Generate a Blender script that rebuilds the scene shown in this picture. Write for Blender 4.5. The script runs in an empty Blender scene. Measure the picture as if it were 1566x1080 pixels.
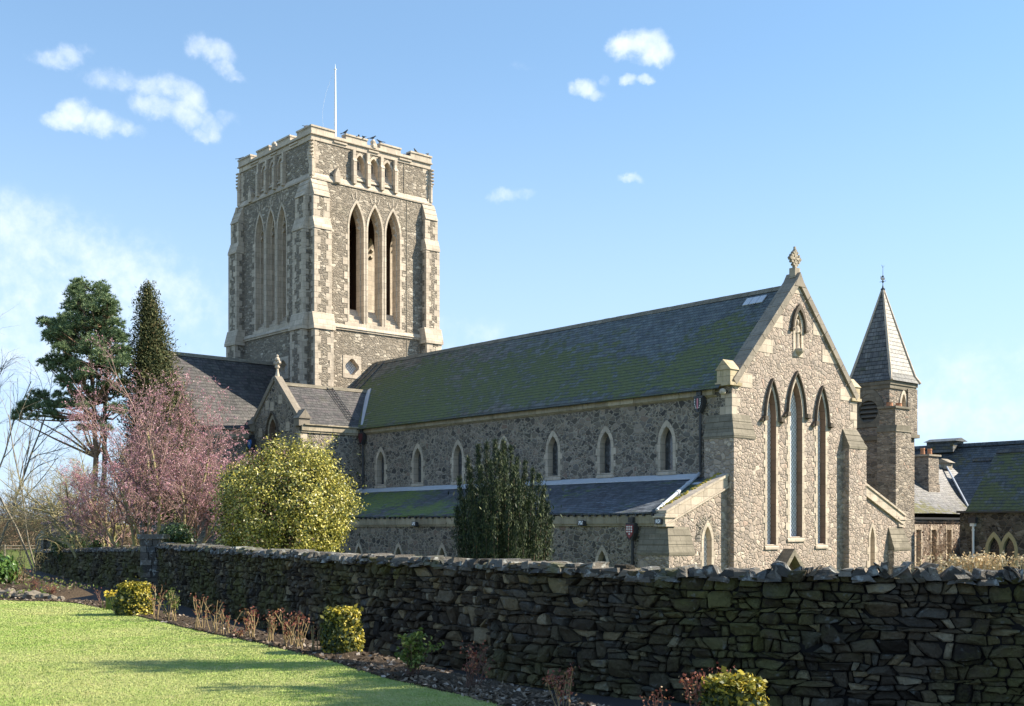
import bpy, bmesh, math, random
import numpy as np
from mathutils import Vector, noise as mnoise
from mathutils.geometry import tessellate_polygon

S = bpy.context.scene
COL = S.collection
# ------------------------------------------------------------------ camera, sky, sun
# World: gable wall is the plane x=0, the nave runs along -x, its near side wall is y=0, church ground z=0.
FPX, HOR, ANG = 1771.0, 809.0, math.radians(41.4)
VIEW = np.array([-math.cos(ANG), math.sin(ANG), 0.0])
RIGHT = np.array([math.sin(ANG), math.cos(ANG), 0.0])
CAM = np.array([31.2248, -40.1865, 4.4])
cam = bpy.data.cameras.new('camera')
camo = bpy.data.objects.new('camera', cam)
COL.objects.link(camo)
camo.location = CAM
camo.rotation_euler = (math.radians(90), 0, math.atan2(-VIEW[0], VIEW[1]))
cam.sensor_width = 36.0
cam.lens = 36.0 * FPX / 1566.0
cam.shift_y = (HOR - 540.0) / 1566.0
cam.clip_end = 6000
S.camera = camo
S.render.resolution_x, S.render.resolution_y = 1024, 706
S.view_settings.view_transform = 'Standard'
S.view_settings.look = 'None'
S.view_settings.exposure = 1.15
S.view_settings.gamma = 1.0

SUN_EL, SUN_AZ = math.radians(34.7), math.radians(36.87)
sun = bpy.data.lights.new('sun', 'SUN')
sun.energy = 5.0
sun.angle = math.radians(0.5)
sun.color = (1.0, 0.90, 0.74)
suno = bpy.data.objects.new('sun', sun)
COL.objects.link(suno)
sd = Vector((math.sin(SUN_AZ) * math.cos(SUN_EL), math.cos(SUN_AZ) * math.cos(SUN_EL), math.sin(SUN_EL)))
suno.rotation_euler = sd.to_track_quat('Z', 'Y').to_euler()
suno.location = (60, 60, 80)

W = bpy.data.worlds.new('World')
S.world = W
W.use_nodes = True
wt = W.node_tree
def wn(t, **k):
    n = wt.nodes.new(t)
    for a, b in k.items():
        setattr(n, a, b)
    return n
bgn = wt.nodes['Background']
bgn.inputs[1].default_value = 0.078
sky = wn('ShaderNodeTexSky', sky_type='NISHITA', sun_disc=False)
sky.sun_elevation, sky.sun_rotation = SUN_EL, SUN_AZ
sky.altitude, sky.air_density, sky.dust_density, sky.ozone_density = 100, 1.0, 0.25, 1.6

def pixdir(px, py):
    v = VIEW + RIGHT * (px - 783) / FPX + np.array([0, 0, 1]) * (HOR - py) / FPX
    return v / np.linalg.norm(v)
def wmath(op, a, b=None, c=None, clamp=False):
    n = wn('ShaderNodeMath', operation=op, use_clamp=clamp)
    for i, q in enumerate((a, b, c)):
        if q is None: continue
        if isinstance(q, (int, float)): n.inputs[i].default_value = q
        else: wt.links.new(q, n.inputs[i])
    return n.outputs[0]
tc = wn('ShaderNodeTexCoord')
def wnoise(scale, detail, rough, dist=0.0):
    n = wn('ShaderNodeTexNoise')
    n.inputs['Scale'].default_value = scale
    n.inputs['Detail'].default_value = detail
    n.inputs['Roughness'].default_value = rough
    n.inputs['Distortion'].default_value = dist
    wt.links.new(tc.outputs['Generated'], n.inputs['Vector'])
    return n
nz1 = wnoise(34, 8, 0.6, 0.1)
nz2 = wnoise(9, 4, 0.6)
warp = wn('ShaderNodeVectorMath', operation='SUBTRACT')
wt.links.new(nz1.outputs['Color'], warp.inputs[0]); warp.inputs[1].default_value = (.5, .5, .5)
warps = wn('ShaderNodeVectorMath', operation='SCALE'); warps.inputs['Scale'].default_value = 0.022
wt.links.new(warp.outputs[0], warps.inputs[0])
wdir = wn('ShaderNodeVectorMath', operation='ADD')
wt.links.new(tc.outputs['Generated'], wdir.inputs[0]); wt.links.new(warps.outputs[0], wdir.inputs[1])
# cloud puffs of the sky dome: direction, half width and half height in radians, tilt, opacity
CLOUDS = [(75, 84, .020, .010, 0, .5), (100, 86, .018, .011, 0, .6), (126, 76, .016, .007, 8, .35),
          (303, 68, .016, .012, 0, .5), (334, 80, .020, .013, -15, .62), (345, 106, .014, .011, -35, .5), (362, 120, .010, .007, -30, .4),
          (150, 125, .022, .013, 0, .45), (186, 124, .018, .012, -10, .5), (114, 172, .016, .013, 0, .85), (98, 184, .020, .009, 0, .7), (150, 188, .024, .012, -6, .85), (192, 196, .018, .009, -15, .6),
          (235, 134, .020, .013, 0, .6), (266, 134, .022, .014, -10, .7), (292, 152, .018, .014, -25, .75), (240, 166, .026, .014, -8, .78), (285, 180, .024, .014, -15, .72), (320, 192, .016, .013, -25, .6), (346, 184, .014, .009, 0, .4), (308, 206, .012, .008, 0, .5),
          (958, 68, .018, .013, 0, .9), (984, 71, .023, .015, 0, 1.0), (1008, 80, .016, .011, -10, .9), (893, 136, .015, .010, 0, .95), (907, 143, .012, .007, 0, .7), (964, 122, .010, .006, 0, .7), (988, 120, .009, .006, 0, .75), (925, 120, .008, .007, 0, .4),
          (765, 302, .018, .008, 0, .55), (792, 298, .020, .006, 6, .45), (967, 272, .010, .005, 5, .65), (790, 105, .02, .007, 10, .3),
          (60, 400, .19, .060, -12, .62), (20, 520, .21, .05, -4, .5), (700, 520, .10, .03, 0, .3), (1250, 640, .30, .035, 0, .55), (1490, 600, .2, .06, 0, .35)]
acc = None
for (px, py, a, b, tilt, op) in CLOUDS:
    d = pixdir(px, py)
    r = np.cross(d, (0, 0, 1.0)); r /= np.linalg.norm(r)
    u = np.cross(r, d)
    t = math.radians(tilt)
    e1 = (r * math.cos(t) + u * math.sin(t)) / a
    e2 = (u * math.cos(t) - r * math.sin(t)) / b
    ds = []
    for e in (e1, e2):
        dn = wn('ShaderNodeVectorMath', operation='DOT_PRODUCT')
        wt.links.new(wdir.outputs[0], dn.inputs[0]); dn.inputs[1].default_value = tuple(e)
        o = wmath('SUBTRACT', dn.outputs['Value'], float(np.dot(d, e)))
        ds.append(wmath('MULTIPLY', o, o))
    fz = wn('ShaderNodeVectorMath', operation='DOT_PRODUCT')
    wt.links.new(tc.outputs['Generated'], fz.inputs[0]); fz.inputs[1].default_value = tuple(d)
    front = wmath('GREATER_THAN', fz.outputs['Value'], 0.0)
    rr = wmath('SQRT', wmath('ADD', ds[0], ds[1]))
    m = wmath('SUBTRACT', 1.0, wmath('MULTIPLY', rr, .92), clamp=True)
    m = wmath('SMOOTH_MIN', wmath('MULTIPLY', m, 1.5), 1.0, 0.25, clamp=True)
    m = wmath('MULTIPLY', wmath('MULTIPLY', m, op), front)
    acc = m if acc is None else wmath('MAXIMUM', acc, m)
nz3 = wnoise(90, 6, .6, .0)
tex = wmath('ADD', wmath('MULTIPLY', wmath('SUBTRACT', nz1.outputs['Fac'], .5), 1.35), wmath('MULTIPLY', wmath('SUBTRACT', nz3.outputs['Fac'], .5), .7))
covr = wn('ShaderNodeMapRange', interpolation_type='SMOOTHSTEP'); covr.inputs[1].default_value = .02; covr.inputs[2].default_value = 1.35; covr.inputs[4].default_value = .97
wt.links.new(wmath('MULTIPLY', wmath('ADD', acc, tex), wmath('MULTIPLY', acc, 3.0, clamp=True)), covr.inputs[0])
cov = covr.outputs[0]
tint = wn('ShaderNodeMixRGB', blend_type='MULTIPLY'); tint.inputs[0].default_value = 1.0
wt.links.new(sky.outputs[0], tint.inputs[1]); tint.inputs[2].default_value = (.73, 1.16, 1.29, 1)
# pale band of thin cirrus and moisture low over the horizon
sep = wn('ShaderNodeSeparateXYZ'); wt.links.new(tc.outputs['Generated'], sep.inputs[0])
low = wn('ShaderNodeMapRange', interpolation_type='SMOOTHSTEP')
wt.links.new(sep.outputs['Z'], low.inputs[0])
low.inputs[1].default_value = -0.02; low.inputs[2].default_value = 0.42; low.inputs[3].default_value = .85; low.inputs[4].default_value = 0.22
pale = wn('ShaderNodeMixRGB'); wt.links.new(low.outputs[0], pale.inputs[0])
wt.links.new(tint.outputs[0], pale.inputs[1]); pale.inputs[2].default_value = (4.45, 5.25, 6.95, 1)
mixc = wn('ShaderNodeMixRGB')
wt.links.new(cov, mixc.inputs[0]); wt.links.new(pale.outputs[0], mixc.inputs[1]); mixc.inputs[2].default_value = (6.3, 6.9, 7.8, 1)
wt.links.new(mixc.outputs[0], bgn.inputs[0])

# ------------------------------------------------------------------ helpers
ORG = {}
def tag(o, label=None, cat=None, group=None, kind=None):
    if label: o['label'] = label
    if cat: o['category'] = cat
    if group: o['group'] = group
    if kind: o['kind'] = kind
    return o
def empty(name, loc, label=None, cat=None, group=None):
    o = bpy.data.objects.new(name, None)
    COL.objects.link(o)
    o.location = loc
    o.empty_display_size = .3
    ORG[o.name] = np.array(loc, float)
    return tag(o, label, cat, group)
def link_mesh(me, name, parent, loc=None):
    o = bpy.data.objects.new(name, me)
    COL.objects.link(o)
    if parent is not None:
        o.parent = parent
        ORG[o.name] = ORG[parent.name]
    else:
        l = np.array(loc if loc is not None else (0, 0, 0), float)
        o.location = l
        ORG[o.name] = l
    return o
def G(lat, d, z=0.0):
    """garden coordinates: metres right of and ahead of the photographer, height against the eye"""
    p = CAM + VIEW * d + RIGHT * lat
    return np.array([p[0], p[1], 4.4 + z])

class MB:
    def __init__(s):
        s.v = []; s.f = []; s.m = []
    def add(s, pts, faces, m=0):
        b = len(s.v)
        s.v.extend([tuple(map(float, p)) for p in pts])
        for f in faces:
            s.f.append(tuple(b + i for i in f)); s.m.append(m)
        return s
    def poly(s, pts, m=0):
        return s.add(pts, [tuple(range(len(pts)))], m)
    def box(s, x0, x1, y0, y1, z0, z1, m=0):
        p = [(x0, y0, z0), (x1, y0, z0), (x1, y1, z0), (x0, y1, z0), (x0, y0, z1), (x1, y0, z1), (x1, y1, z1), (x0, y1, z1)]
        return s.add(p, [(0, 3, 2, 1), (4, 5, 6, 7), (0, 1, 5, 4), (1, 2, 6, 5), (2, 3, 7, 6), (3, 0, 4, 7)], m)
    def hexa(s, p, m=0):
        return s.add(p, [(0, 3, 2, 1), (4, 5, 6, 7), (0, 1, 5, 4), (1, 2, 6, 5), (2, 3, 7, 6), (3, 0, 4, 7)], m)
    def prism(s, poly, vec, m=0):
        n = len(poly); vec = np.array(vec, float)
        a = [np.array(p, float) for p in poly]
        b = [p + vec for p in a]
        fs = [tuple(range(n))[::-1], tuple(range(n, 2 * n))]
        for i in range(n):
            j = (i + 1) % n
            fs.append((i, j, n + j, n + i))
        return s.add(a + b, fs, m)
    def tube(s, pts, rad, n=8, m=0, caps=True):
        pts = [np.array(p, float) for p in pts]
        if isinstance(rad, (int, float)): rad = [rad] * len(pts)
        rings = []; base = len(s.v)
        for i, p in enumerate(pts):
            t = pts[min(i + 1, len(pts) - 1)] - pts[max(i - 1, 0)]
            t = t / (np.linalg.norm(t) + 1e-9)
            u = np.cross(t, (0.0, 0, 1) if abs(t[2]) < .9 else (1.0, 0, 0)); u /= np.linalg.norm(u)
            w = np.cross(t, u)
            for k in range(n):
                a = 2 * math.pi * k / n
                s.v.append(tuple(p + (u * math.cos(a) + w * math.sin(a)) * rad[i]))
        for i in range(len(pts) - 1):
            for k in range(n):
                a, b = base + i * n + k, base + i * n + (k + 1) % n
                s.f.append((a, b, b + n, a + n)); s.m.append(m)
        if caps:
            s.f.append(tuple(base + k for k in range(n))[::-1]); s.m.append(m)
            e = base + (len(pts) - 1) * n
            s.f.append(tuple(e + k for k in range(n))); s.m.append(m)
        return s
    def lathe(s, c, prof, n=12, m=0):
        c = np.array(c, float); base = len(s.v)
        for (r, z) in prof:
            for k in range(n):
                a = 2 * math.pi * (k + .5) / n
                s.v.append((c[0] + r * math.cos(a), c[1] + r * math.sin(a), c[2] + z))
        for i in range(len(prof) - 1):
            for k in range(n):
                a, b = base + i * n + k, base + i * n + (k + 1) % n
                s.f.append((a, b, b + n, a + n)); s.m.append(m)
        s.f.append(tuple(base + k for k in range(n))[::-1]); s.m.append(m)
        e = base + (len(prof) - 1) * n
        s.f.append(tuple(e + k for k in range(n))); s.m.append(m)
        return s
    def panel(s, P, outer, holes, m=0):
        """flat wall with openings; P maps (u,z) to 3D"""
        loops = [[Vector((u, z, 0)) for u, z in outer]] + [[Vector((u, z, 0)) for u, z in h] for h in holes]
        flat = [p for l in loops for p in l]
        tris = tessellate_polygon(loops)
        return s.add([P(p.x, p.y) for p in flat], [tuple(t) for t in tris], m)
    def band(s, A, B, m=0, close=True):
        n = len(A)
        fs = [(i, (i + 1) % n, n + (i + 1) % n, n + i) for i in range(n if close else n - 1)]
        return s.add(list(A) + list(B), fs, m)
    def build(s, name, mats, parent=None, loc=None, smooth=False, label=None, uv=True):
        if not isinstance(mats, (list, tuple)): mats = [mats]
        org = ORG[parent.name] if parent is not None else np.array(loc if loc is not None else (0, 0, 0), float)
        me = bpy.data.meshes.new(name)
        V = np.array(s.v, float).reshape(-1, 3) if s.v else np.zeros((0, 3))
        me.from_pydata((V - org).tolist(), [], s.f)
        for mm in mats: me.materials.append(mm)
        me.polygons.foreach_set('material_index', s.m)
        if smooth: me.polygons.foreach_set('use_smooth', [True] * len(s.f))
        me.validate(); me.update()
        if uv and len(me.polygons): auto_uv(me, org)
        o = link_mesh(me, name, parent, org)
        if label: o['label'] = label
        return o
def auto_uv(me, org):
    """metric UVs per face: u level along the face, v up the slope"""
    nl = len(me.loops)
    li = np.empty(nl, np.int32); me.loops.foreach_get('vertex_index', li)
    co = np.empty(len(me.vertices) * 3); me.vertices.foreach_get('co', co); co = co.reshape(-1, 3) + org
    nf = len(me.polygons)
    nn = np.empty(nf * 3); me.polygons.foreach_get('normal', nn); nn = nn.reshape(-1, 3)
    lt = np.empty(nf, np.int32); me.polygons.foreach_get('loop_total', lt)
    fn = np.repeat(nn, lt, 0)
    t = np.stack([-fn[:, 1], fn[:, 0], np.zeros(nl)], 1)
    L = np.linalg.norm(t, axis=1)
    t[L < 1e-3] = (1, 0, 0); L[L < 1e-3] = 1
    t /= L[:, None]
    b = np.cross(fn, t)
    p = co[li]
    uv = np.stack([(p * t).sum(1), (p * b).sum(1)], 1)
    l = me.uv_layers.new(name='UVMap')
    l.data.foreach_set('uv', uv.ravel())
def fast_mesh(name, V, k, mat, parent=None, loc=None, smooth=False, matidx=None):
    """V: (N,k,3) separate k-gons"""
    V = np.asarray(V, float)
    N = V.shape[0]
    org = ORG[parent.name] if parent is not None else np.array(loc if loc is not None else (0, 0, 0), float)
    me = bpy.data.meshes.new(name)
    me.vertices.add(N * k); me.loops.add(N * k); me.polygons.add(N)
    me.vertices.foreach_set('co', (V.reshape(-1, 3) - org).astype(np.float32).ravel())
    me.loops.foreach_set('vertex_index', np.arange(N * k, dtype=np.int32))
    me.polygons.foreach_set('loop_start', np.arange(0, N * k, k, dtype=np.int32))
    for m in (mat if isinstance(mat, (list, tuple)) else [mat]): me.materials.append(m)
    if matidx is not None: me.polygons.foreach_set('material_index', np.asarray(matidx, np.int32))
    me.update(calc_edges=True)
    return link_mesh(me, name, parent, org)

# ------------------------------------------------------------------ materials
class NT:
    def __init__(s, name, rough=.85, spec=.25):
        s.m = bpy.data.materials.new(name); s.m.use_nodes = True
        s.t = s.m.node_tree; s.b = s.t.nodes['Principled BSDF']
        s.b.inputs['Roughness'].default_value = rough
        s.b.inputs['Specular IOR Level'].default_value = spec
    def n(s, t, ins=None, **k):
        q = s.t.nodes.new(t)
        for a, b in k.items(): setattr(q, a, b)
        for a, b in (ins or {}).items():
            s.set(q.inputs[a], b)
        return q
    def set(s, inp, v):
        if hasattr(v, 'is_linked') or isinstance(v, bpy.types.NodeSocket): s.t.links.new(v, inp)
        elif isinstance(v, (tuple, list)) and len(v) == 3 and inp.type == 'RGBA': inp.default_value = (*v, 1)
        else: inp.default_value = v
    def pos(s): return s.n('ShaderNodeNewGeometry').outputs['Position']
    def obj(s): return s.n('ShaderNodeTexCoord').outputs['Object']
    def uv(s): return s.n('ShaderNodeTexCoord').outputs['UV']
    def rnd(s): return s.n('ShaderNodeNewGeometry').outputs['Random Per Island']
    def noise(s, v, scale, detail=4, rough=.6, out='Fac', dist=0):
        return s.n('ShaderNodeTexNoise', {'Vector': v, 'Scale': scale, 'Detail': detail, 'Roughness': rough, 'Distortion': dist}).outputs[out]
    def scale(s, v, sc):
        return s.n('ShaderNodeVectorMath', {0: v, 1: sc}, operation='MULTIPLY').outputs[0]
    def vor(s, v, scale, feature='F1', out='Color', rand=1.0):
        return s.n('ShaderNodeTexVoronoi', {'Vector': v, 'Scale': scale, 'Randomness': rand}, feature=feature).outputs[out]
    def ramp(s, f, stops, interp='LINEAR'):
        r = s.n('ShaderNodeValToRGB', {'Fac': f}); cr = r.color_ramp; cr.interpolation = interp
        while len(cr.elements) < len(stops): cr.elements.new(.5)
        for e, (p, c) in zip(cr.elements, stops):
            e.position = p; e.color = (*c, 1) if len(c) == 3 else c
        return r.outputs[0]
    def mr(s, v, a, b, c=0., d=1., smooth=False):
        return s.n('ShaderNodeMapRange', {0: v, 1: a, 2: b, 3: c, 4: d}, interpolation_type='SMOOTHSTEP' if smooth else 'LINEAR').outputs[0]
    def mix(s, f, a, b, blend='MIX'):
        q = s.n('ShaderNodeMixRGB', blend_type=blend)
        s.set(q.inputs[0], f); s.set(q.inputs[1], a); s.set(q.inputs[2], b)
        return q.outputs[0]
    def math(s, op, a, b=None, c=None, clamp=False):
        q = s.n('ShaderNodeMath', operation=op, use_clamp=clamp)
        for i, v in enumerate((a, b, c)):
            if v is not None: s.set(q.inputs[i], v)
        return q.outputs[0]
    def sepx(s, v):
        return s.n('ShaderNodeSeparateXYZ', {0: v}).outputs
    def comb(s, x, y, z=0.):
        return s.n('ShaderNodeCombineXYZ', {0: x, 1: y, 2: z}).outputs[0]
    def base(s, c): s.set(s.b.inputs['Base Color'], c); return s
    def bump(s, h, strength=.5, dist=.05):
        q = s.n('ShaderNodeBump', {'Height': h, 'Strength': strength, 'Distance': dist})
        s.t.links.new(q.outputs[0], s.b.inputs['Normal']); return s
    def vec(s, op, a, b):
        return s.n('ShaderNodeVectorMath', {0: a, 1: b}, operation=op).outputs[0]

def m_rubble(name, cell=(2.9, 2.9, 3.6), cols=None, mortar=(.40, .33, .25), mw=(.02, .075), lichen=.25, bump=.9):
    t = NT(name, .92, .15)
    p = t.pos()
    w = t.vec('ADD', t.scale(t.noise(p, 2.2, 3, .6, 'Color'), (.7, .7, .7)), t.scale(t.noise(p, 8, 2, .5, 'Color'), (.32, .32, .32)))
    v = t.vec('ADD', t.scale(p, cell), w)
    e1, c1 = t.vor(v, 1.0, 'DISTANCE_TO_EDGE', 'Distance'), t.vor(v, 1.0)
    v2 = t.vec('ADD', t.scale(p, tuple(q * 1.75 for q in cell)), w)
    e2, c2 = t.math('MULTIPLY', t.vor(v2, 1.0, 'DISTANCE_TO_EDGE', 'Distance'), .7), t.vor(v2, 1.0)
    pick = t.math('GREATER_THAN', t.noise(p, 1.5, 2, .5), .52)
    edge = t.math('ADD', t.math('MULTIPLY', e1, t.math('SUBTRACT', 1.0, pick)), t.math('MULTIPLY', e2, pick))
    cell_c = t.mix(pick, c1, c2)
    r = t.sepx(cell_c)
    cols = cols or [(0, (.10, .085, .075)), (.22, (.19, .16, .135)), (.42, (.30, .235, .185)), (.62, (.27, .245, .215)), (.8, (.40, .32, .24)), (.93, (.47, .40, .31)), (1, (.24, .17, .14))]
    c = t.ramp(r[0], cols)
    fine = t.noise(p, 22, 5, .7)
    c = t.mix(.55, c, t.mix(fine, (.35, .34, .33), (1.5, 1.45, 1.4)), 'MULTIPLY')
    c = t.mix(t.mr(edge, mw[0], mw[1]), t.mix(fine, t_scale(mortar, .75), t_scale(mortar, 1.2)), c)
    if lichen:
        l = t.noise(p, .8, 6, .7)
        c = t.mix(t.math('MULTIPLY', t.mr(l, .52, .72), lichen), c, (.30, .28, .17))
    t.base(c)
    h = t.math('ADD', t.math('MULTIPLY', t.mr(edge, 0, .16, 0, 1, True), .8), t.math('MULTIPLY', fine, .5))
    h = t.math('ADD', h, t.math('MULTIPLY', r[1], .5))
    t.bump(h, bump, .05)
    return t.m
def t_scale(c, k): return tuple(x * k for x in c)
def m_ashlar(name, col, var=.25, stain=.4, blocks=(.7, .36), joint=True, grime=(.17, .15, .12)):
    t = NT(name, .85, .2)
    p = t.pos(); uv = t.uv()
    br = t.n('ShaderNodeTexBrick', {'Vector': uv, 'Scale': 1.0, 'Brick Width': blocks[0], 'Row Height': blocks[1], 'Mortar Size': .012, 'Color1': t_scale(col, 1 + var), 'Color2': t_scale(col, 1 - var), 'Mortar': t_scale(col, .62)})
    c = br.outputs['Color'] if joint else col
    n1 = t.noise(p, 1.3, 6, .7); n2 = t.noise(p, 9, 5, .65)
    c = t.mix(t.math('MULTIPLY', t.mr(n1, .45, .7), stain), c, grime)
    c = t.mix(.35, c, t.mix(n2, (.55, .53, .5), (1.35, 1.33, 1.3)), 'MULTIPLY')
    # rain streaks
    st = t.noise(t.scale(p, (5, 5, .5)), 1.0, 4, .6)
    c = t.mix(t.math('MULTIPLY', t.mr(st, .52, .72), stain * .8), c, grime)
    t.base(c)
    h = n2
    if joint: h = t.math('ADD', n2, t.math('MULTIPLY', br.outputs['Fac'], -.8))
    t.bump(h, .35, .02)
    return t.m
def m_slate(name, c1, c2, moss=.5, mosscol=(.06, .085, .018), row=.24, wid=.34, spots=(), purple=.3, mossth=.5):
    t = NT(name, .62, .35)
    uv = t.uv(); p = t.pos()
    wob = t.noise(p, 1.2, 3, .6, 'Color')
    uvw = t.vec('ADD', uv, t.scale(wob, (.05, .035, 0)))
    br = t.n('ShaderNodeTexBrick', {'Vector': uvw, 'Scale': 1.0, 'Brick Width': wid, 'Row Height': row, 'Mortar Size': .012, 'Mortar Smooth': .2, 'Color1': c1, 'Color2': c2, 'Mortar': t_scale(c1, .35)})
    c = br.outputs['Color']
    # one shade per slate
    sx = t.sepx(uvw)
    rowi = t.math('FLOOR', t.math('DIVIDE', sx[1], row))
    coli = t.math('FLOOR', t.math('DIVIDE', t.math('ADD', sx[0], t.math('MULTIPLY', rowi, wid * .5)), wid))
    wn_ = t.n('ShaderNodeTexWhiteNoise', {'Vector': t.comb(rowi, coli)}, noise_dimensions='3D')
    ws = t.sepx(wn_.outputs['Color'])
    c = t.mix(.6, c, t.mix(ws[0], (.45, .46, .5), (1.5, 1.48, 1.45)), 'MULTIPLY')
    c = t.mix(t.math('MULTIPLY', t.mr(ws[1], .55, 1), purple), c, (.16, .12, .13))
    n1 = t.noise(p, .55, 7, .72); n2 = t.noise(p, 6, 5, .7)
    c = t.mix(.4, c, t.mix(n2, (.5, .5, .5), (1.5, 1.5, 1.5)), 'MULTIPLY')
    m = t.mr(n1, mossth, mossth + .22)
    if spots:
        tot = None
        for (q, rad, st) in spots:
            dd = t.n('ShaderNodeVectorMath', {0: t.vec('SUBTRACT', p, q)}, operation='LENGTH').outputs['Value'] if not isinstance(rad, tuple) else t.n('ShaderNodeVectorMath', {0: t.vec('DIVIDE', t.vec('SUBTRACT', p, q), rad)}, operation='LENGTH').outputs['Value']
            rr = 1.0 if isinstance(rad, tuple) else rad
            f = t.math('MULTIPLY', t.mr(dd, rr, 0.25 * rr, 0, 1, True), st)
            tot = f if tot is None else t.math('MAXIMUM', tot, f)
        m = t.math('ADD', t.math('MULTIPLY', m, .55), t.math('MULTIPLY', tot, t.mr(n1, .28, .55, .35, 1)), clamp=True)
    fr = t.math('FRACT', t.math('DIVIDE', sx[1], row))
    m = t.math('MULTIPLY', m, t.mr(t.math('ADD', n2, t.math('MULTIPLY', fr, -.25)), .12, .42, .25, 1), clamp=True)
    m = t.mr(t.math('ADD', m, t.math('MULTIPLY', t.math('SUBTRACT', ws[2], .5), .55)), .15, .75, 0, 1, True)
    m = t.math('MULTIPLY', m, moss)
    mc = t.mix(n2, t_scale(mosscol, .55), t_scale(mosscol, 1.6))
    shadow_line = t.mr(fr, .0, .20, .32, 1.0)  # shadow under each slate course, painted into the colour
    t.base(t.mix(1.0, t.mix(m, c, mc), t.comb(shadow_line, shadow_line, shadow_line), 'MULTIPLY'))
    t.set(t.b.inputs['Roughness'], t.mr(m, 0, .6, .5, .95))
    h = t.math('ADD', t.math('MULTIPLY', fr, -.9), t.math('MULTIPLY', ws[2], .35))
    h = t.math('ADD', h, t.math('MULTIPLY', br.outputs['Fac'], -.5))
    h = t.math('ADD', h, t.math('MULTIPLY', n2, .3))
    t.bump(h, 1.0, .05)
    return t.m
def m_plain(name, col, rough=.6, spec=.4, metal=0, var=.25, scale=6, bump=.15):
    t = NT(name, rough, spec)
    t.b.inputs['Metallic'].default_value = metal
    p = t.obj(); n = t.noise(p, scale, 5, .65)
    t.base(t.mix(n, t_scale(col, 1 - var), t_scale(col, 1 + var)))
    if bump: t.bump(n, bump, .02)
    return t.m
def m_glass(name, dark=(.02, .022, .025), light=(.10, .11, .12), spec=.8, rough=.12):
    t = NT(name, rough, spec)
    uv = t.uv()
    a = t.n('ShaderNodeMapping', {'Vector': uv, 'Rotation': (0, 0, math.radians(45)), 'Scale': (7, 7, 7)})
    ch = t.n('ShaderNodeTexBrick', {'Vector': a.outputs[0], 'Scale': 1.0, 'Brick Width': 1.0, 'Row Height': 1.0, 'Mortar Size': .07, 'Color1': dark, 'Color2': light, 'Mortar': (.05, .05, .05)}, offset=0.0)
    n = t.noise(t.pos(), 5, 3, .6)
    t.base(t.mix(.5, ch.outputs['Color'], t.mix(n, (.4, .4, .4), (1.6, 1.6, 1.6)), 'MULTIPLY'))
    t.bump(t.math('ADD', n, t.math('MULTIPLY', ch.outputs['Fac'], .4)), .25, .02)
    return t.m
def m_leaf(name, stops, rough=.5, spec=.3, trans=.25, backscale=.8, clump=None):
    t = NT(name, rough, spec)
    r = t.rnd()
    c = t.ramp(r, stops)
    if clump:
        n = t.noise(t.pos(), clump[0], 3, .5)
        c = t.mix(t.mr(n, .35, .65), c, clump[1], 'MULTIPLY')
    t.base(c)
    if trans:
        tb = t.n('ShaderNodeBsdfTranslucent', {'Color': c})
        mx = t.n('ShaderNodeMixShader', {'Fac': trans})
        t.t.links.new(t.b.outputs[0], mx.inputs[1]); t.t.links.new(tb.outputs[0], mx.inputs[2])
        out = [q for q in t.t.nodes if q.type == 'OUTPUT_MATERIAL'][0]
        t.t.links.new(mx.outputs[0], out.inputs['Surface'])
    return t.m
def m_bark(name, c1, c2, scale=8, mossc=None, mossf=.5):
    t = NT(name, .9, .15)
    p = t.pos(); n = t.noise(t.scale(p, (1, 1, .35)), scale, 5, .7)
    c = t.mix(t.mr(n, .3, .7), c1, c2)
    if mossc: c = t.mix(t.math('MULTIPLY', t.mr(t.noise(p, 1.7, 4, .6), .42, .6), mossf), c, mossc)
    t.base(c); t.bump(n, .5, .03)
    return t.m

M = {}
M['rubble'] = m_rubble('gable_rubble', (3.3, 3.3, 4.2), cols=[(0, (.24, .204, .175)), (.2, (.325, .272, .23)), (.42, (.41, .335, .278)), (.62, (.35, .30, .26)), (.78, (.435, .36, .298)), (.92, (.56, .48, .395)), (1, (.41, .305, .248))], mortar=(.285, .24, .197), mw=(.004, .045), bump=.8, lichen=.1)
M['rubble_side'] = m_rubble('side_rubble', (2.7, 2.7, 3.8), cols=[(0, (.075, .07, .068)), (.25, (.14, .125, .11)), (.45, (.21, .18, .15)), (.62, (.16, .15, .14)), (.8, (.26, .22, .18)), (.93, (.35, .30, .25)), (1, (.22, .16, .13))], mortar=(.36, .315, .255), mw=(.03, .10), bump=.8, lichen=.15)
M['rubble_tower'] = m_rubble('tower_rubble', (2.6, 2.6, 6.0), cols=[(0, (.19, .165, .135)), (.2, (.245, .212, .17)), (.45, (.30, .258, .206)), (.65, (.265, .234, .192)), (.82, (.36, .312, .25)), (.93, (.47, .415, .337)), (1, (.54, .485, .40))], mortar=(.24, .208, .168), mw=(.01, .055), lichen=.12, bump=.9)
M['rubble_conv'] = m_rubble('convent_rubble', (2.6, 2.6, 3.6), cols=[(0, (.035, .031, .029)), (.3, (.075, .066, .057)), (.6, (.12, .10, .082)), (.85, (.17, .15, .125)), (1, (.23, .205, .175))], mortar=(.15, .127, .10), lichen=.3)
M['rubble_stack'] = m_rubble('stack_rubble', (2.6, 2.6, 6.5), cols=[(0, (.15, .132, .114)), (.25, (.25, .215, .178)), (.5, (.34, .288, .232)), (.75, (.285, .248, .208)), (.92, (.44, .385, .315)), (1, (.34, .245, .19))], mortar=(.32, .27, .215), mw=(.008, .05), bump=.9, lichen=.15)
M['ashlar'] = m_ashlar('cream_ashlar', (.52, .442, .352), .14, .35)
M['ashlar_w'] = m_ashlar('weathered_ashlar', (.38, .33, .255), .2, .7, (.9, .4))
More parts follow.
